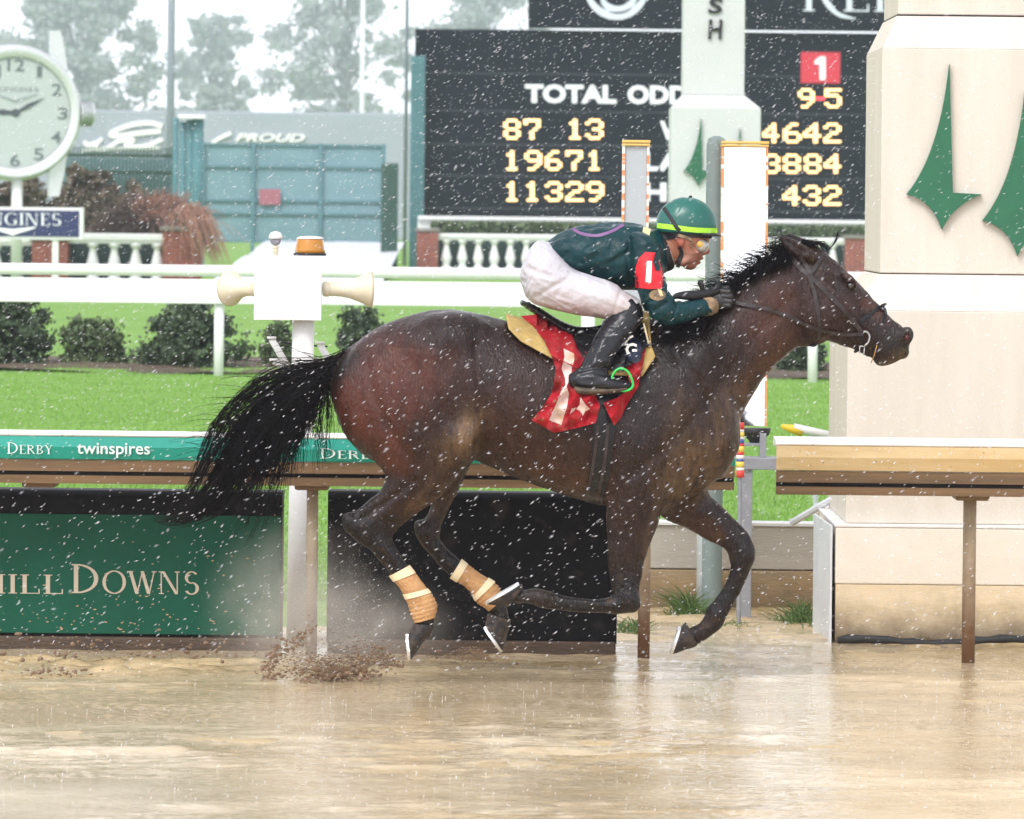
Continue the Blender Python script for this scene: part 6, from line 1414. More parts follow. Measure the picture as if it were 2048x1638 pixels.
el = [(1266 + 17 * math.cos(a) * math.cos(.25) - 29 * math.sin(a) * math.sin(.25) * -1, 698 + 29 * math.sin(a) * math.cos(.25) - 17 * math.cos(a) * math.sin(.25)) for a in np.linspace(0, 2 * math.pi, 22, endpoint=False)]
gp = drape('flap_panel', el, T_fl, .012, .006, m_navy, saddle, 5)
h, _ = cast(bvh(gp), 1264, 700)
gy = (h.y if h else -.28)
put_text('letter', font_polys('G', .03), 1251, 1274, 686, 712, gy - .006, m_white_mark, saddle, .004)
b = MB(); b.tube([P(x, y, gy - .008) for x, y in ((1266, 672), (1258, 676), (1252, 683), (1250, 690), (1256, 688))], M(2.2), 8); b.build('letter', m_white_mark, saddle, True)
drape('stirrup_leather', strip([(1238, 650), (1246, 700), (1244, 742)], 9), T_fl, .022, .004, m_leather, saddle, 5)
b = MB(); b.tube([P(x, y, -.35) for x, y in catmull(np.array([(1226, 764), (1224, 755), (1230, 743), (1241, 737), (1253, 741), (1261, 752), (1266, 769), (1261, 778), (1248, 782), (1234, 779)]), 4)], M(2.5), 10)
b.build('stirrup', m_green_pl, saddle, True)
b = MB(); b.tube([P(x, y, -.2) for x, y in ((1287, 646), (1292, 665), (1299, 694))], M(2.0), 8); b.build('piping', m_tape, saddle, True)
girth = thing('girth', 'black girth strap round the horse behind the forelegs', 'girth', P(1200, 1010, -.2))
drape('girth_band', strip([(1216, 740), (1212, 800), (1206, 880), (1198, 950), (1186, 1008)], [40, 44, 42, 40, 34]), T_body, .007, .006, m_leather, girth, 6)
T_g = bvh(body, *girth.children)
drape('girth_strap', strip([(1196, 850), (1186, 930), (1172, 1000)], 6), T_g, .006, .004, m_brown_l, girth, 5)
drape('girth_strap', strip([(1216, 850), (1208, 930), (1194, 1006)], 7), T_g, .006, .004, m_brown_l, girth, 5)

# bridle
bridle = thing('bridle', 'dark leather bridle with noseband and steel bit on the horse', 'bridle', P(1690, 640, 0))
def strap(name, path, w, mat=m_brown_l, off=.009, th=.009, tree=T_body): return drape(name, strip(path, w), tree, off, th, mat, bridle, 4)
strap('cheek_strap', [(1575, 503), (1598, 533), (1620, 552), (1645, 576), (1680, 612), (1706, 641), (1726, 668)], 9)
strap('cheek_strap', [(1600, 512), (1612, 530), (1622, 548)], 8, off=.012)
strap('brow_band', [(1621, 548), (1633, 530), (1645, 512), (1651, 503)], 8)
strap('throat_latch', [(1617, 552), (1628, 582), (1635, 615), (1639, 650), (1638, 678)], 7)
strap('nose_band', [(1720, 642), (1735, 631), (1752, 619), (1764, 612)], 6, m_leather)
strap('nose_band', [(1766, 612), (1772, 625), (1766, 645)], 5, m_leather)
b = MB(); b.tube([P(x, y, Y) for x, y, Y in ((1764, 611, -.045), (1769, 609, -.02), (1771, 608, 0.0), (1769, 609, .03))], M(3), 8); b.build('nose_band', m_leather, bridle, True)
b = MB(); b.tube([P(x, y, -.075) for x, y in catmull(np.array([(1727, 663), (1734, 664), (1739, 672), (1737, 684), (1729, 692)], float), 4)], M(2.0), 8); b.build('bit_ring', m_steel, bridle, True)
b = MB(); b.tube([P(x, y, -.066) for x, y in ((1720, 693), (1729, 693), (1728, 707), (1719, 706), (1720, 692))], M(1.1), 6); b.build('buckle', m_steel, bridle, True)
b = MB(); b.tube([P(x, y, -.08) for x, y in catmull(np.array([(1694, 645), (1698, 641), (1703, 647), (1709, 643), (1708, 636)], float), 3)], M(1.0), 6); b.build('buckle', m_steel, bridle, True)
strap('chin_strap', [(1724, 690), (1716, 700), (1708, 704)], 6, m_leather)
b = MB(); b.tube([P(x, y, -.02) for x, y in catmull(np.array([(1616, 683), (1620, 690), (1629, 691), (1636, 684)], float), 3)], M(2.6), 8); b.build('throat_latch', m_leather, bridle, True)
strap('rein', [(1727, 668), (1690, 669), (1650, 663), (1610, 649), (1575, 632), (1535, 618), (1500, 611), (1462, 603)], 7, m_brown_l, .012, .005)
b = MB(); b.tube([P(1754, 690, -.065), P(1748, 712, -.06), P(1742, 726, -.03)], M(1.0), 6); b.build('tongue_tie', m_wrap, bridle, True)
# hind leg bandages
for nm, L, Y, tapes, lab in (('leg_bandage', [(780, 1151, 817, 1131, -.14, .036), (803, 1181, 847, 1170, -.14, .038), (817, 1208, 866, 1193, -.14, .043), (822, 1228, 873, 1213, -.14, .044), (830, 1246, 868, 1236, -.14, .038)], -.14, (.06, .36), 'tan bandage with cream tape on the near hind leg'),
                              ('leg_bandage', [(901, 1154, 922, 1120, .14, .036), (936, 1178, 956, 1146, .14, .038), (954, 1203, 992, 1168, .14, .042), (968, 1214, 1001, 1184, .14, .042), (978, 1222, 1006, 1198, .14, .036)], .14, (.05, .42), 'tan bandage on the far hind leg, partly behind a front hoof')):
    t = thing(nm, lab, 'bandage', P((L[0][0] + L[0][2]) / 2, (L[0][1] + L[0][3]) / 2, Y), 'hind leg bandages')
    rings(L, 24, 8, .003, lambda s, a: .0022 * math.sin(s * 60 + 1.5 * math.sin(a)) * (1 if s > .45 else .35) + .0015 * math.sin(a * 3 + s * 9)).build('wrap', m_wrap, t, True)
    S = pairs(L, 8, .0065)
    for tp in tapes:
        i = int(tp * (len(S) - 1)); S2 = S[max(0, i - 1):i + 3]; b = MB(); V_ = []; F_ = []; n = 24
        for k, s_ in enumerate(S2):
            for j in range(n):
                a = 2 * math.pi * j / n; V_.append((s_[0] + s_[5] * s_[3] * math.cos(a), s_[1] + s_[4] * math.sin(a), s_[2] + s_[6] * s_[3] * math.cos(a)))
        for k in range(len(S2) - 1):
            for j in range(n): F_.append((k * n + j, k * n + (j + 1) % n, (k + 1) * n + (j + 1) % n, (k + 1) * n + j))
        b.add(V_, F_); b.build('tape', m_tape, t, True)
# ============================================================ the jockey
m_skin = pm('skin', (0.38, 0.16, 0.10), rough=0.45, attr='skin', bump=0.2, bscale=140, spec=0.35, fleck=((.16, .1, .06), 90, .68, .74))
m_silk = pm('teal_silk', (0.003, 0.026, 0.031), rough=0.36, col2=(0.006, 0.044, 0.052), vscale=5, bump=0.4, bscale=26, sheen=0.0, spec=0.2, fleck=((.16, .12, .08), 75, .665, .72))
m_breech = pm('white_breeches', (0.8, 0.78, 0.8), rough=0.5, attr='stain', bump=0.35, bscale=34, fleck=((.30, .2, .13), 80, .68, .74))
m_boot = pm('black_boot', (0.010, 0.011, 0.014), rough=0.22, spec=.25, coat=0.2, bump=0.35, bscale=26, fleck=((.12, .085, .055), 60, .66, .74), rvar=0.1, vscale=12)
m_sole = pm('muddy_sole', (0.035, 0.026, 0.018), rough=0.6, col2=(0.12, 0.085, 0.05), vscale=30)
m_helm = pm('green_helmet_cover', (0.004, 0.085, 0.065), rough=0.3, col2=(0.006, 0.12, 0.095), vscale=7, coat=0.12, bump=0.08, bscale=30)
m_lime = pm('lime_reflective_tape', (0.42, 0.85, 0.05), rough=0.5)
m_blackcloth = pm('black_webbing', (0.012, 0.012, 0.014), rough=0.6, bump=0.2, bscale=90)
m_goggle = pm('goggle_lens', (0.5, 0.47, 0.42), rough=0.08, spec=0.9, trans=0.3, coat=1.0)
m_amber = pm('amber_lens_centre', (0.62, 0.36, 0.06), rough=0.2)
m_purple = pm('purple_trim', (0.19, 0.09, 0.22), rough=0.5)
m_yel = pm('cream_yellow_patch', (0.62, 0.55, 0.3), rough=0.6)
m_patch_red = pm('red_number_patch', (0.68, 0.01, 0.022), rough=0.45, bump=0.12, bscale=30)
m_white = pm('white_cloth', (0.85, 0.84, 0.8), rough=0.6)
m_glove = pm('black_glove', (0.010, 0.010, 0.011), rough=0.4, bump=0.3, bscale=60)
m_cuff = pm('tan_cuff', (0.36, 0.24, 0.13), rough=0.7, bump=0.3, bscale=60, col2=(0.08, 0.06, 0.05), vscale=30)

person = thing('person', 'jockey in dark green silks, white breeches and green helmet crouching over the horse', 'person', P(1170, 640, 0))
TOR = [(1092, 492, 1128, 552, 0, .135), (1112, 470, 1152, 556, 0, .15), (1150, 456, 1180, 564, 0, .165), (1200, 449, 1220, 572, 0, .18), (1248, 446, 1262, 580, 0, .19), (1288, 453, 1302, 566, 0, .17), (1312, 462, 1330, 545, 0, .10)]
UPA = [(1262, 470, 1318, 500, -.175, .075), (1266, 520, 1324, 535, -.205, .066), (1274, 560, 1330, 565, -.22, .060), (1286, 600, 1341, 592, -.225, .055), (1300, 628, 1346, 610, -.22, .05)]
FOA = [(1300, 622, 1342, 598, -.22, .05), (1318, 646, 1346, 608, -.215, .048), (1350, 644, 1372, 608, -.195, .045), (1385, 635, 1398, 604, -.165, .038), (1412, 628, 1416, 601, -.14, .034), (1428, 622, 1430, 600, -.125, .03)]
THI = [(1080, 484, 1046, 568, -.06, .14), (1104, 498, 1060, 600, -.10, .13), (1140, 535, 1100, 616, -.125, .105), (1180, 552, 1152, 627, -.15, .09), (1222, 566, 1204, 635, -.175, .08), (1258, 588, 1236, 640, -.19, .072), (1275, 600, 1262, 645, -.195, .06)]
SHIN = [(1236, 596, 1282, 622, -.195, .064), (1222, 632, 1284, 636, -.205, .062), (1204, 656, 1272, 655, -.225, .06), (1188, 682, 1250, 680, -.25, .056), (1172, 710, 1232, 706, -.275, .05), (1161, 736, 1220, 730, -.295, .044), (1152, 756, 1212, 748, -.305, .042)]
FOOT = [(1150, 744, 1148, 776, -.31, .036), (1168, 738, 1168, 782, -.315, .04), (1195, 742, 1196, 783, -.32, .042), (1222, 756, 1224, 782, -.325, .043), (1246, 762, 1246, 780, -.33, .036), (1258, 766, 1258, 777, -.33, .022)]
NECKJ = [(1288, 468, 1306, 540, 0, .07), (1318, 472, 1342, 534, 0, .058), (1335, 470, 1368, 520, 0, .056)]
FACE = [(1424, 452, 1322, 446, 0, .076), (1423, 470, 1324, 466, 0, .077), (1417, 482, 1330, 480, 0, .074), (1411, 494, 1337, 494, 0, .07), (1408, 506, 1343, 506, 0, .064), (1401, 518, 1350, 517, 0, .054), (1393, 528, 1358, 525, 0, .04), (1388, 534, 1366, 531, 0, .03)]
def fist(f, near, c, Y, k=.006):
    """gloved hand closed on the reins: palm, four curled fingers, thumb; c = knuckle centre px"""
    s = -1 if near else 1
    x, y = c
    f.ell(P(x - 9, y + 2, Y), (.034, .02, .030), k, -.2)
    for i, (dx, dy, r) in enumerate(((2, -15, .0105), (5, -6, .011), (5, 4, .0105), (2, 12, .009))):
        a = P(x + dx - 6, y + dy, Y + s * .014); b = P(x + dx + 9, y + dy + 1, Y + s * .02); c2 = P(x + dx + 12, y + dy + 3, Y - s * .012); d = P(x + dx - 1, y + dy + 3, Y - s * .022)
        f.cap(a, b, r, r * .95, .003); f.cap(b, c2, r * .95, r * .88, .003); f.cap(c2, d, r * .88, r * .8, .003)
    a = P(x - 14, y - 10, Y - s * .012); b = P(x - 2, y - 20, Y - s * .016); d = P(x + 9, y - 21, Y - s * .012)
    f.cap(a, b, .012, .0115, .005); f.cap(b, d, .0115, .0095, .004)
def jfield(x0, y0, x1, y1, Y0, Y1, h):
    a = P(x0, y1); b = P(x1, y0); return Field((a.x, Y0, a.z), (b.x, Y1, b.z), h)
# --- body: head, neck, trunk, limbs in one skin
jf = jfield(1030, 380, 1470, 800, -.40, .40, .005)
jf.loft(pairs(TOR, 3, -.012), .02); jf.loft(pairs(NECKJ, 3), .02)
for mir in (False, True):
    jf.loft(pairs(UPA, 3, -.012), .02, mirror=mir); jf.loft(pairs(FOA, 3, -.009), .015, mirror=mir); jf.loft(pairs(THI, 3, -.012), .03, mirror=mir); jf.loft(pairs(SHIN, 3, -.014), .02, mirror=mir); jf.loft(pairs(FOOT, 3, -.008), .015, mirror=mir)
jf.ell(P(1373, 446, 0), (.112, .077, .095), .015)
jf.loft(pairs(FACE, 3), .012, capr=.015)
jf.cap(P(1412, 484, 0), P(1412, 502, 0), .009, .015, .012); jf.ell(P(1414, 503, 0), (.013, .014, .010), .008, .25)      # nose
for sy in (-1, 1):
    jf.ell(P(1408, 507, sy * .012), (.012, .010, .008), .006)
    jf.ell(P(1404, 489, sy * .034), (.02, .02, .014), .012, sub=True)            # eye hollows
    jf.ell(P(1392, 503, sy * .045), (.026, .016, .014), .015)                    # cheek bones
    jf.ell(P(1360, 481, sy * .080), (.019, .011, .029), .006, .25); jf.ell(P(1361, 480, sy * .096), (.010, .010, .017), .004, .25, sub=True)   # ears
    jf.ell(P(1366, 524, sy * .05), (.03, .016, .016), .015, .5)                  # jaw
jf.ell(P(1402, 517, 0), (.013, .022, .0065), .005, .2); jf.ell(P(1396, 526, 0), (.014, .02, .0065), .005, .3)       # lips
jf.cap(P(1404, 522, -.02), P(1404, 522, .02), .004, .004, .003, sub=True)
jf.ell(P(1383, 531, 0), (.022, .022, .018), .01)                                 # chin
fist(jf, True, (1447, 598), -.115); fist(jf, False, (1440, 592), .115)
V, F = jf.nets(); V = relax(V, F, 1)
sk = mesh('body', V, F, m_skin, person, True)
uvj = PX(V); C = blobs(uvj, (0.34, 0.135, 0.085), [(1360, 481, 12, 16, 0, (.38, .1, .075), .8), (1380, 515, 18, 14, 0, (.40, .21, .16), .7), (1400, 522, 7, 8, 0, (.30, .07, .06), .7), (1340, 500, 16, 26, 0, (.30, .11, .05), .6), (1412, 502, 8, 8, 0, (.38, .12, .09), .6), (1345, 468, 26, 10, 0, (.03, .018, .014), .9)])
paint(sk, 'skin', C)
# --- silks
f = jfield(1080, 430, 1440, 670, -.33, .33, .0045)
f.loft(pairs(TOR, 4, .003), .015)
for mir in (False, True):
    f.loft(pairs(UPA, 4, .005), .03, mirror=mir); f.loft(pairs(FOA[:-1], 4, .004), .02, mirror=mir)
f.fold(.0042, (9, 14, 24), 4, .35); f.fold(.003, (26, 16, 11), 6, -.3); f.wrinkle(.0015, (50, 40, 50), 7)
f.carve([([(1262, 470), (1255, 520), (1262, 575)], .006, 7), ([(1300, 600), (1330, 585)], .006, 4), ([(1292, 585), (1335, 575)], .005, 4), ([(1306, 618), (1330, 604)], .007, 4), ([(1180, 540), (1230, 520), (1256, 500)], .005, 6), ([(1150, 520), (1210, 545)], .004, 5), ([(1340, 640), (1352, 610)], .004, 3), ([(1370, 636), (1380, 606)], .003, 3)])
V, F = f.nets(); V = relax(V, F, 1); silks = mesh('silks_jacket', V, F, m_silk, person, True)
# --- breeches
f = jfield(1030, 470, 1290, 660, -.33, .33, .0045)
f.loft(pairs([(1094, 486, 1128, 552, 0, .13), (1078, 492, 1096, 575, 0, .155), (1064, 510, 1076, 590, 0, .16)], 4, .004), .02)
for mir in (False, True): f.loft(pairs(THI, 4, .004), .03, mirror=mir)
f.fold(.0032, (8, 14, 34), 14, -.35); f.fold(.0018, (22, 20, 48), 15, -.5)
f.carve([([(1128, 560), (1100, 575), (1075, 590)], .007, 5), ([(1140, 545), (1112, 590)], .004, 5), ([(1240, 580), (1222, 632)], .004, 4), ([(1180, 560), (1235, 600)], .003, 4), ([(1088, 500), (1062, 560)], .004, 5), ([(1195, 575), (1250, 602)], .003, 3)])
U, W = f.pxgrid(); f.f = np.maximum(f.f, ((-(W - (645 + (U - 1209) * (-36 / 58))) * -1) * CAMY / FPX).astype(np.float32)[:, None, :] - .0)     # ends at the boot top
V, F = f.nets(); V = relax(V, F, 1); br = mesh('breeches', V, F, m_breech, person, True)
uvb = PX(V) + 6 * np.stack([vnoise(V * 25, 3), vnoise(V * 25, 4)], 1)
C = blobs(uvb, (.52, .505, .54), [(1190, 632, 80, 22, 5, (.38, .27, .26), .75), (1250, 606, 26, 24, 0, (.44, .38, .35), .6), (1150, 610, 60, 22, 20, (.47, .40, .42), .6)])
paint(br, 'stain', C)
# --- boots
for mir in (False, True):
    f = jfield(1135, 580, 1300, 800, -.42, -.1, .0045) if not mir else jfield(1135, 580, 1300, 800, .1, .42, .0045)
    f.loft(pairs(SHIN, 4, .003), .01, mirror=mir); f.loft(pairs(FOOT, 4, .003), .02, mirror=mir)
    f.fold(.003, (12, 12, 30), 24)
    f.carve([([(1160, 738), (1190, 730), (1222, 736)], .006, 3.5), ([(1158, 748), (1192, 742), (1215, 748)], .005, 3), ([(1215, 652), (1185, 722)], -.004, 7)])
    U, W = f.pxgrid(); f.f = np.maximum(f.f, ((-(W - (626 + (U - 1209) * (-36 / 58)))) * CAMY / FPX).astype(np.float32)[:, None, :])
    V, F = f.nets(); bt = mesh('boot', relax(V, F, 1), F, m_boot, person, True)
    Yb = -.325 if not mir else .325
    rings([(1148, 771, 1150, 786, Yb, .034), (1170, 774, 1172, 790, Yb, .041), (1200, 774, 1204, 789, Yb, .043), (1230, 773, 1234, 786, Yb, .043), (1252, 772, 1256, 781, Yb, .034)], 14, 3).build('sole', m_sole, bt, True)
# --- gloves over the fists
for near in (True, False):
    c = (1447, 598) if near else (1440, 592); Y = -.115 if near else .115
    a = P(c[0] - 50, c[1] + 45); b = P(c[0] + 45, c[1] - 45); f = Field((a.x, Y - .09, a.z), (b.x, Y + .09, b.z), .0035); fist(f, near, c, Y, .008)
    f.cap(P(c[0] - 12, c[1] + 5, Y), P(c[0] - 24, c[1] + 12, Y - .01 if near else Y + .01), .029, .03, .012)
    V, F = f.nets(-.0 + .003); mesh('glove', relax(V, F, 1), F, m_glove, person, True)
    s_ = -1 if near else 1
    b = MB(); b.tube([P(1409, 614, s_ * .145), P(1420, 612, s_ * .132), P(1430, 610, s_ * .122)], [.041, .042, .036], 16); b.build('cuff', m_cuff, person, True)
# --- helmet
f = jfield(1300, 380, 1460, 490, -.16, .16, .0035)
f.ell(P(1373, 450, 0), (M(61), .098, M(56)), .004, -.06)
U, W = f.pxgrid(); cut = (((W - (463 + (U - 1315) * .06))) * CAMY / FPX).astype(np.float32)[:, None, :]
f.f = np.maximum(f.f, np.broadcast_to(cut, f.f.shape)); 
f.carve([([(1371, 395), (1356, 420), (1346, 445)], .0015, 1.6), ([(1374, 395), (1394, 412), (1401, 440)], .0015, 1.6)])
V, F = f.nets(); helm = mesh('helmet', relax(V, F, 1), F, m_helm, person, True)
T_h = bvh(helm)
drape('helmet_band', strip([(1314, 451), (1340, 454), (1380, 459), (1410, 461), (1434.5, 461)], 10), T_h, .0015, .002, m_lime, helm, 4)
T_h2 = bvh(helm, *[o for o in helm.children])
drape('goggle_strap', strip([(1327, 415), (1342, 437), (1354, 456), (1360, 462)], 8), T_h2, .002, .002, m_blackcloth, helm, 4)
b = MB(); V_ = []; F_ = []
for k in range(17):           # peak
    a = math.radians(-62 + 124 * k / 16); ca, sn = math.cos(a), math.sin(a)
    for r, dz in ((.92, 3), (1.2, 8)):
        x = 1373 + 58 * r * ca; V_ += [P(x, 461 + dz + (6 if r > 1 else 2) * (ca - .5) * .5, .098 * r * sn), P(x, 464 + dz + (6 if r > 1 else 2) * (ca - .5) * .5, .098 * r * sn)]
for k in range(16):
    q = k * 4; F_ += [(q, q + 4, q + 6, q + 2), (q + 1, q + 3, q + 7, q + 5), (q + 2, q + 6, q + 7, q + 3), (q, q + 1, q + 5, q + 4)]
b.add(V_, F_); b.build('peak', m_blackcloth, helm, True)
b = MB(); b.lathe([(.001, .008), (.007, .006), (.0085, 0), (.006, -.004)], P(1381, 394.5, 0), 'Z', 12); b.build('button', m_blackcloth, helm, True)
# hair edge, helmet lining, chin strap
T_sk = bvh(sk)
drape('helmet_lining', [(1318, 462), (1350, 464), (1400, 468), (1425, 470), (1423, 477), (1398, 476), (1372, 474), (1350, 476), (1336, 480), (1326, 478)], T_sk, .004, .006, m_blackcloth, helm, 4)
drape('chin_strap', strip([(1358, 494), (1363, 505), (1359, 520), (1355, 535)], [7, 8, 9, 8]), T_sk, .005, .005, m_blackcloth, helm, 3, ydef=-.05)
# goggles
gg = MB(); gg.lathe([(.002, -.024), (.016, -.022), (.026, -.014), (.031, 0.0), (.030, .012), (.028, .03)], P(1404, 492, -.052), 'Y', 22); gog = gg.build('goggles', m_goggle, person, True)
gg = MB(); gg.lathe([(.002, -.0265), (.010, -.0255), (.0155, -.021), (.0155, -.018)], P(1400, 489, -.052), 'Y', 18); gg.build('goggle_lens', m_amber, gog, True)
gg = MB(); gg.lathe([(.002, -.024), (.016, -.022), (.026, -.014), (.031, 0.0), (.030, .012), (.028, .03)], P(1404, 492, .052), 'Y', 22, rot=None); g2 = gg.build('goggles', m_goggle, person, True)
gg = MB(); gg.tube([P(x, y, -.078) for x, y in catmull(np.array([(1379, 478), (1386, 484), (1380, 490), (1386, 496)], float), 3)], M(1.8), 6); gg.build('goggle_frame', m_cuff, gog, True)
gg = MB(); gg.tube([P(1409, 482, -.06), P(1413, 480, 0), P(1409, 482, .06)], M(3), 8); gg.build('goggle_frame', m_blackcloth, gog, True)
drape('goggle_strap', strip([(1356, 470), (1370, 474), (1384, 480)], 6), T_sk, .006, .003, m_cuff, gog, 3)
# trims on the silks
T_s = bvh(silks)
def on_silk(n, poly, m_, off=.003, st=5): return drape(n, poly, T_s, off, .003, m_, silks, st)
on_silk('purple_trim', strip([(1145, 457), (1163, 467), (1194, 471), (1224, 462), (1247, 449)], 6), m_purple)
on_silk('yellow_patch', [(1287, 453), (1302, 458), (1299, 471), (1285, 464)], m_yel, st=4)
ab = on_silk('number_patch', [(1291, 504), (1311, 505), (1318, 520), (1326, 545), (1324, 577), (1296, 578), (1270, 575), (1271, 535), (1278, 516)], m_patch_red, .006)
drape('number_one', [(1294, 522), (1304, 522), (1302, 565), (1291, 564)], bvh(ab), .002, .0015, m_white, ab, 4)
on_silk('sleeve_badge', [(1298 + 17 * math.cos(a) + 17, 590 + 11 * math.sin(a)) for a in np.linspace(0, 2 * math.pi, 16, endpoint=False)], m_cuff, .003, 4)
on_silk('sleeve_badge', [(1315, 577), (1323, 580), (1327, 592), (1320, 593)], m_yel, .006, 3)
on_silk('collar_flap', [(1310, 508), (1320, 496), (1328, 505), (1333, 528), (1329, 540), (1312, 541), (1307, 524)], m_silk, .014, 4)
f = jfield(1290, 450, 1365, 555, -.14, .14, .004)
f.loft(pairs([(1308, 464, 1326, 546, 0, .082), (1320, 468, 1342, 541, 0, .074), (1327, 472, 1348, 536, 0, .07)], 3), .01, capr=.012); V, F = f.nets(); mesh('collar', relax(V, F, 1), F, m_blackcloth, person, True)
drape('undershirt', [(1336, 500), (1341, 502), (1350, 530), (1345, 533), (1340, 520)], bvh(sk, person.children[-1]), .002, .002, m_white, person, 4)
# --- whip held in the near hand
whip = thing('riding_whip', 'black padded riding whip pointing back from the jockey hand', 'whip', P(1410, 580, -.13))
rings([(1343, 596, 1342, 604, -.17, .004), (1350, 587, 1351, 598, -.168, .007), (1370, 582, 1373, 600, -.16, .008), (1395, 580, 1398, 600, -.15, .009), (1415, 578, 1418, 594, -.14, .009), (1440, 576, 1441, 586, -.13, .01)], 14, 4).build('flap', m_leather, whip, True)
b = MB(); b.tube([P(1415, 584, -.135), P(1432, 578, -.13), P(1440, 562, -.128)], [M(6), M(6), M(5)], 10); b.build('handle', m_leather, whip, True)
b = MB(); b.tube([P(1407, 586, -.14), P(1404, 574, -.14), P(1402, 566, -.14), P(1402, 560, -.14)], [M(5), M(5), M(7.5), M(5)], 12); b.build('knob', m_leather, whip, True)
# ============================================================ rain, spray, flying mud
def drops(C, D, L, R):
    """elongated drops: centre, direction, half length, radius"""
    n = len(C); D = D / np.linalg.norm(D, axis=1, keepdims=True); A = np.tile(np.array([0, 1.0, 0]), (n, 1)); U = np.cross(D, A); U /= np.linalg.norm(U, axis=1, keepdims=True) + 1e-9; W = np.cross(D, U)
    L = np.asarray(L)[:, None]; R = np.asarray(R)[:, None]; V = [C - D * L]
    for k in range(4): a = math.pi / 2 * k; V.append(C + (U * math.cos(a) + W * math.sin(a)) * R)
    V.append(C + D * L); V = np.stack(V, 1).reshape(-1, 3); q = np.array([[0, 2, 1], [0, 3, 2], [0, 4, 3], [0, 1, 4], [5, 1, 2], [5, 2, 3], [5, 3, 4], [5, 4, 1]]); F = (np.arange(n)[:, None, None] * 6 + q[None]).reshape(-1, 3); return V, F
def drop_mat(name, col, alpha, rough=.15):
    m = bpy.data.materials.new(name); m.use_nodes = True; t = m.node_tree; b = t.nodes['Principled BSDF']; b.inputs['Base Color'].default_value = (*col, 1); b.inputs['Roughness'].default_value = rough; b.inputs['Alpha'].default_value = alpha
    b.inputs['Subsurface Weight'].default_value = 0.0; return m
rg = np.random.RandomState(77)
def rainfall(n, d0, d1, l0, l1, r0, r1, mat, name, label):
    d = np.cbrt(rg.uniform(d0 ** 3, d1 ** 3, n)); pxr = rg.uniform(-260, 2308, n); pyr = rg.uniform(-20, 1345, n)
    C = np.array([P(a, b_, dd - CAMY)[:] for a, b_, dd in zip(pxr, pyr, d)]); C = C[C[:, 2] > .02]; n = len(C)
    ang = np.radians(rg.normal(34, 12, n)); D = np.stack([np.cos(ang), rg.normal(0, .25, n), np.sin(ang)], 1)
    return drops(C, D, rg.uniform(l0, l1, n), rg.uniform(r0, r1, n))
parts_ = [rainfall(30000, 18, 42, .003, .009, .0006, .0014, 0, 0, 0), rainfall(5000, 16, 30, .005, .012, .0010, .0019, 0, 0, 0)]
V = np.vstack([p[0] for p in parts_]); off = np.cumsum([0] + [len(p[0]) for p in parts_[:-1]]); F = np.vstack([p[1] + o for p, o in zip(parts_, off)])
mesh('rain', V, F, drop_mat('rain_drop', (.93, .95, 1.0), .55), None, True, kind='stuff', label='heavy slanting rain drops in front of the whole scene', cat='rain')
# fine spray behind the hind feet
n = 9000; s = rg.rand(n) ** .7; x = 620 + rg.normal(0, 85, n) + 60 * s; y = 1330 - abs(rg.normal(0, 1, n)) * 110; C = np.array([P(a, b_, c_)[:] for a, b_, c_ in zip(x, y, rg.normal(.3, .35, n))]); C = C[C[:, 2] > .01]; n = len(C)
V, F = drops(C, rg.normal(size=(n, 3)), rg.uniform(.001, .0028, n), rg.uniform(.0006, .0013, n)); mesh('water_spray', V, F, drop_mat('spray_drop', (.88, .84, .78), .33), None, True, kind='stuff', label='misty water spray behind the hind feet', cat='spray')
# flung clods
def clods(spec, seed):
    rg = np.random.RandomState(seed); b = MB(); ico = bmesh.new(); bmesh.ops.create_icosphere(ico, subdivisions=1, radius=1.0); Vi = [v.co.copy() for v in ico.verts]; Fi = [tuple(v.index for v in f.verts) for f in ico.faces]; ico.free()
    for cx, cy, sx, sy, ang, n, r0, r1, Y in spec:
        for i in range(n):
            u, w = rg.normal(0, 1, 2); a = math.radians(ang); p = P(cx + sx * u * math.cos(a) - sy * w * math.sin(a), cy + sx * u * math.sin(a) + sy * w * math.cos(a), Y + rg.normal(0, .12)); r = r0 + (r1 - r0) * rg.rand() ** 3
            if p.z < .004: p.z = .004 + rg.rand() * .02
            sc = rg.uniform(.6, 1.4, 3); b.add([p + Vector((v.x * sc[0] * 1.5, v.y * sc[1], v.z * sc[2])) * r * rg.uniform(.75, 1.25) for v in Vi], Fi)
    return b
clods([(690, 1338, 48, 17, -8, 420, .0012, .011, .0), (730, 1318, 30, 12, -20, 60, .003, .014, .0), (640, 1352, 40, 8, 0, 200, .002, .009, .0), (545, 1325, 9, 22, 15, 170, .002, .009, .05), (590, 1285, 26, 8, -40, 130, .002, .008, .05), (780, 1312, 60, 14, -10, 130, .0015, .006, 0), (700, 1290, 90, 30, 0, 140, .0012, .004, .1), (960, 1318, 60, 8, 0, 80, .0012, .005, .1), (250, 1310, 260, 18, 0, 420, .002, .010, .9), (90, 1368, 40, 5, 0, 60, .004, .012, .3), (1000, 1250, 60, 40, 0, 60, .001, .003, .1)], 5).build('flying_mud', pm('flung_mud', (.13, .08, .048), rough=.45, col2=(.24, .155, .09), vscale=40), None, False, kind='stuff', label='brown mud clods thrown up behind the hind hooves', cat='mud')

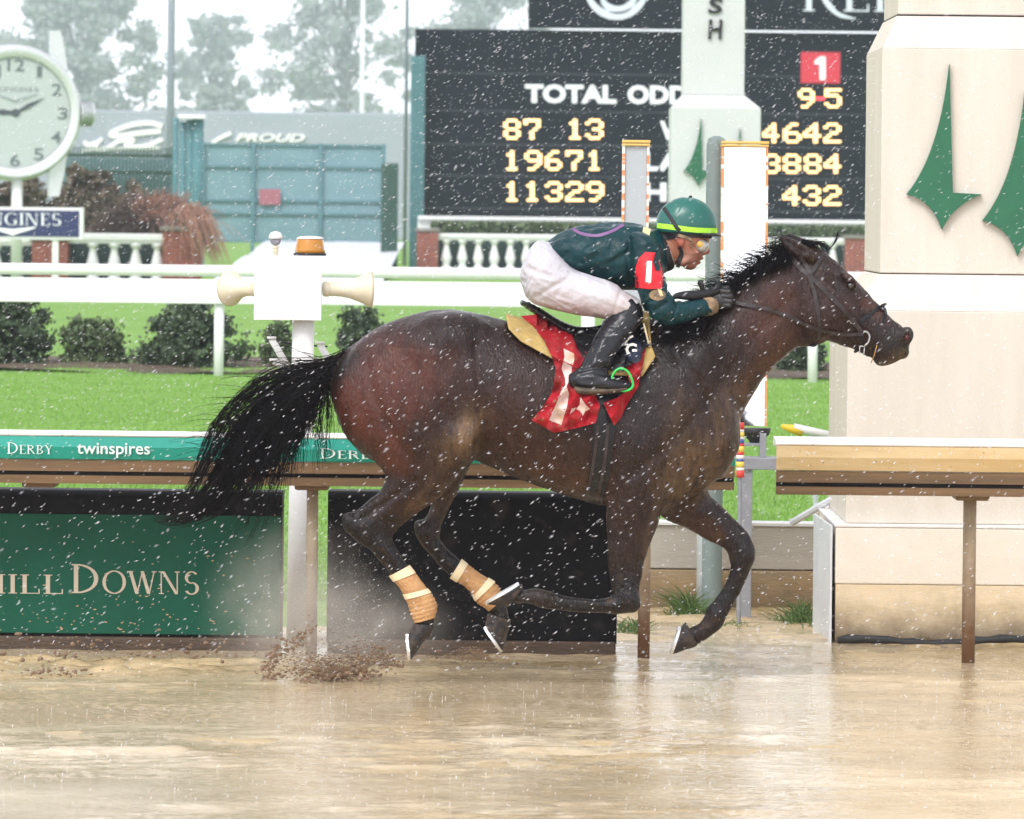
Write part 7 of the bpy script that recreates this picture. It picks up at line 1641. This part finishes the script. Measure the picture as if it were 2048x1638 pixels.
# mist hanging in the air where the feet struck
def mist(name, cx, cy, rx, ry, Y, rdep, dens, label, seed):
    bm = bmesh.new(); bmesh.ops.create_icosphere(bm, subdivisions=3, radius=1.0); c = P(cx, cy, Y)
    me = bpy.data.meshes.new(name); bm.to_mesh(me); bm.free(); o = bpy.data.objects.new(name, me); COL.objects.link(o); o.location = c; o.scale = (M(rx), rdep, M(ry)); tag(o, label, 'mist', None, 'stuff')
    m = bpy.data.materials.new('beige_mist'); m.use_nodes = True; t = m.node_tree; t.nodes.remove(t.nodes['Principled BSDF']); L = t.links; pv = t.nodes.new('ShaderNodeVolumePrincipled'); pv.inputs['Color'].default_value = (.93, .88, .80, 1)
    tc = t.nodes.new('ShaderNodeTexCoord'); gr_ = t.nodes.new('ShaderNodeTexGradient'); gr_.gradient_type = 'SPHERICAL'; L.new(tc.outputs['Object'], gr_.inputs[0])
    nz = nd(t, 'ShaderNodeTexNoise', Scale=3.0, Detail=3.0); L.new(tc.outputs['Object'], nz.inputs['Vector'])
    mr = nd(t, 'ShaderNodeMapRange'); mr.inputs[1].default_value = .35; mr.inputs[2].default_value = .7; mr.inputs[3].default_value = .3; mr.inputs[4].default_value = 1.3; L.new(nz.outputs['Fac'], mr.inputs[0])
    mu = nd(t, 'ShaderNodeMath'); mu.operation = 'MULTIPLY'; pw = nd(t, 'ShaderNodeMath'); pw.operation = 'POWER'; pw.inputs[1].default_value = 1.7; L.new(gr_.outputs['Fac'], pw.inputs[0]); L.new(pw.outputs[0], mu.inputs[0]); L.new(mr.outputs[0], mu.inputs[1]); m2 = nd(t, 'ShaderNodeMath'); m2.operation = 'MULTIPLY'; m2.inputs[1].default_value = dens; L.new(mu.outputs[0], m2.inputs[0]); L.new(m2.outputs[0], pv.inputs['Density'])
    L.new(pv.outputs[0], t.nodes['Material Output'].inputs['Volume']); me.materials.append(m); return o
mist('spray_mist', 585, 1220, 205, 215, .35, .4, 3.5, 'soft beige mist hanging behind the hind feet', 1)
mist('spray_mist', 750, 1260, 200, 130, .2, .35, 2.8, 'thin mist around the near hind hoof', 2)

# rain striking the standing water
n = 1100; Ys = rg.uniform(-5.4, 1.0, n); Xs = (rg.rand(n) - .5) * 2 * .093 * (Ys + CAMY); C = np.stack([Xs, Ys, .014 + .018 * rg.rand(n) ** 2], 1); V, F = drops(C, np.stack([rg.normal(0, .3, n), rg.normal(0, .3, n), np.ones(n)], 1), rg.uniform(.002, .008, n), rg.uniform(.0008, .002, n))
mesh('rain_splash', V, F, drop_mat('splash_drop', (.95, .95, .95), .6), None, True, kind='stuff', label='tiny splashes where rain strikes the flooded track', cat='splash')

# muddy water flung back from the feet
n = 2600; k = rg.randint(0, 3, n); ox = np.array([800, 700, 985])[k]; oy = np.array([1335, 1352, 1322])[k]; tt = rg.rand(n) ** .8; sp = rg.uniform(.3, 1.0, n); an = np.radians(rg.uniform(8, 62, n)); R = np.array([260, 200, 120])[k] * sp
x = ox - R * tt * np.cos(an); y = oy - R * .9 * (tt * np.sin(an) - .75 * tt ** 2 * np.sin(an)); C = np.array([P(a, b_, c_)[:] for a, b_, c_ in zip(x, y, rg.normal(-.02, .12, n))]); D = np.stack([-np.cos(an), rg.normal(0, .15, n), np.sin(an) * (1 - 1.5 * tt)], 1)
keep = C[:, 2] > .012; C, D = C[keep], D[keep]; n = len(C); V, F = drops(C, D, rg.uniform(.002, .010, n), rg.uniform(.0008, .0026, n))
mesh('flung_water', V, F, drop_mat('muddy_droplet', (.20, .13, .075), .85, .1), None, True, kind='stuff', label='streaks of muddy water flung back from the hooves', cat='splash')
# ============================================================ rain haze
b = MB(); b.box(-660, 660, -60, 1420, -1.2, 80.0); hz = b.build('haze', None, None, kind='stuff', label='pale rain haze thickening with distance', cat='haze')
m = bpy.data.materials.new('rain_haze'); m.use_nodes = True; t = m.node_tree; t.nodes.remove(t.nodes['Principled BSDF']); pv = t.nodes.new('ShaderNodeVolumePrincipled')
pv.inputs['Color'].default_value = (.82, .89, 1.0, 1); pv.inputs['Density'].default_value = .00042; pv.inputs['Anisotropy'].default_value = .0
t.links.new(pv.outputs[0], t.nodes['Material Output'].inputs['Volume']); hz.data.materials.append(m)
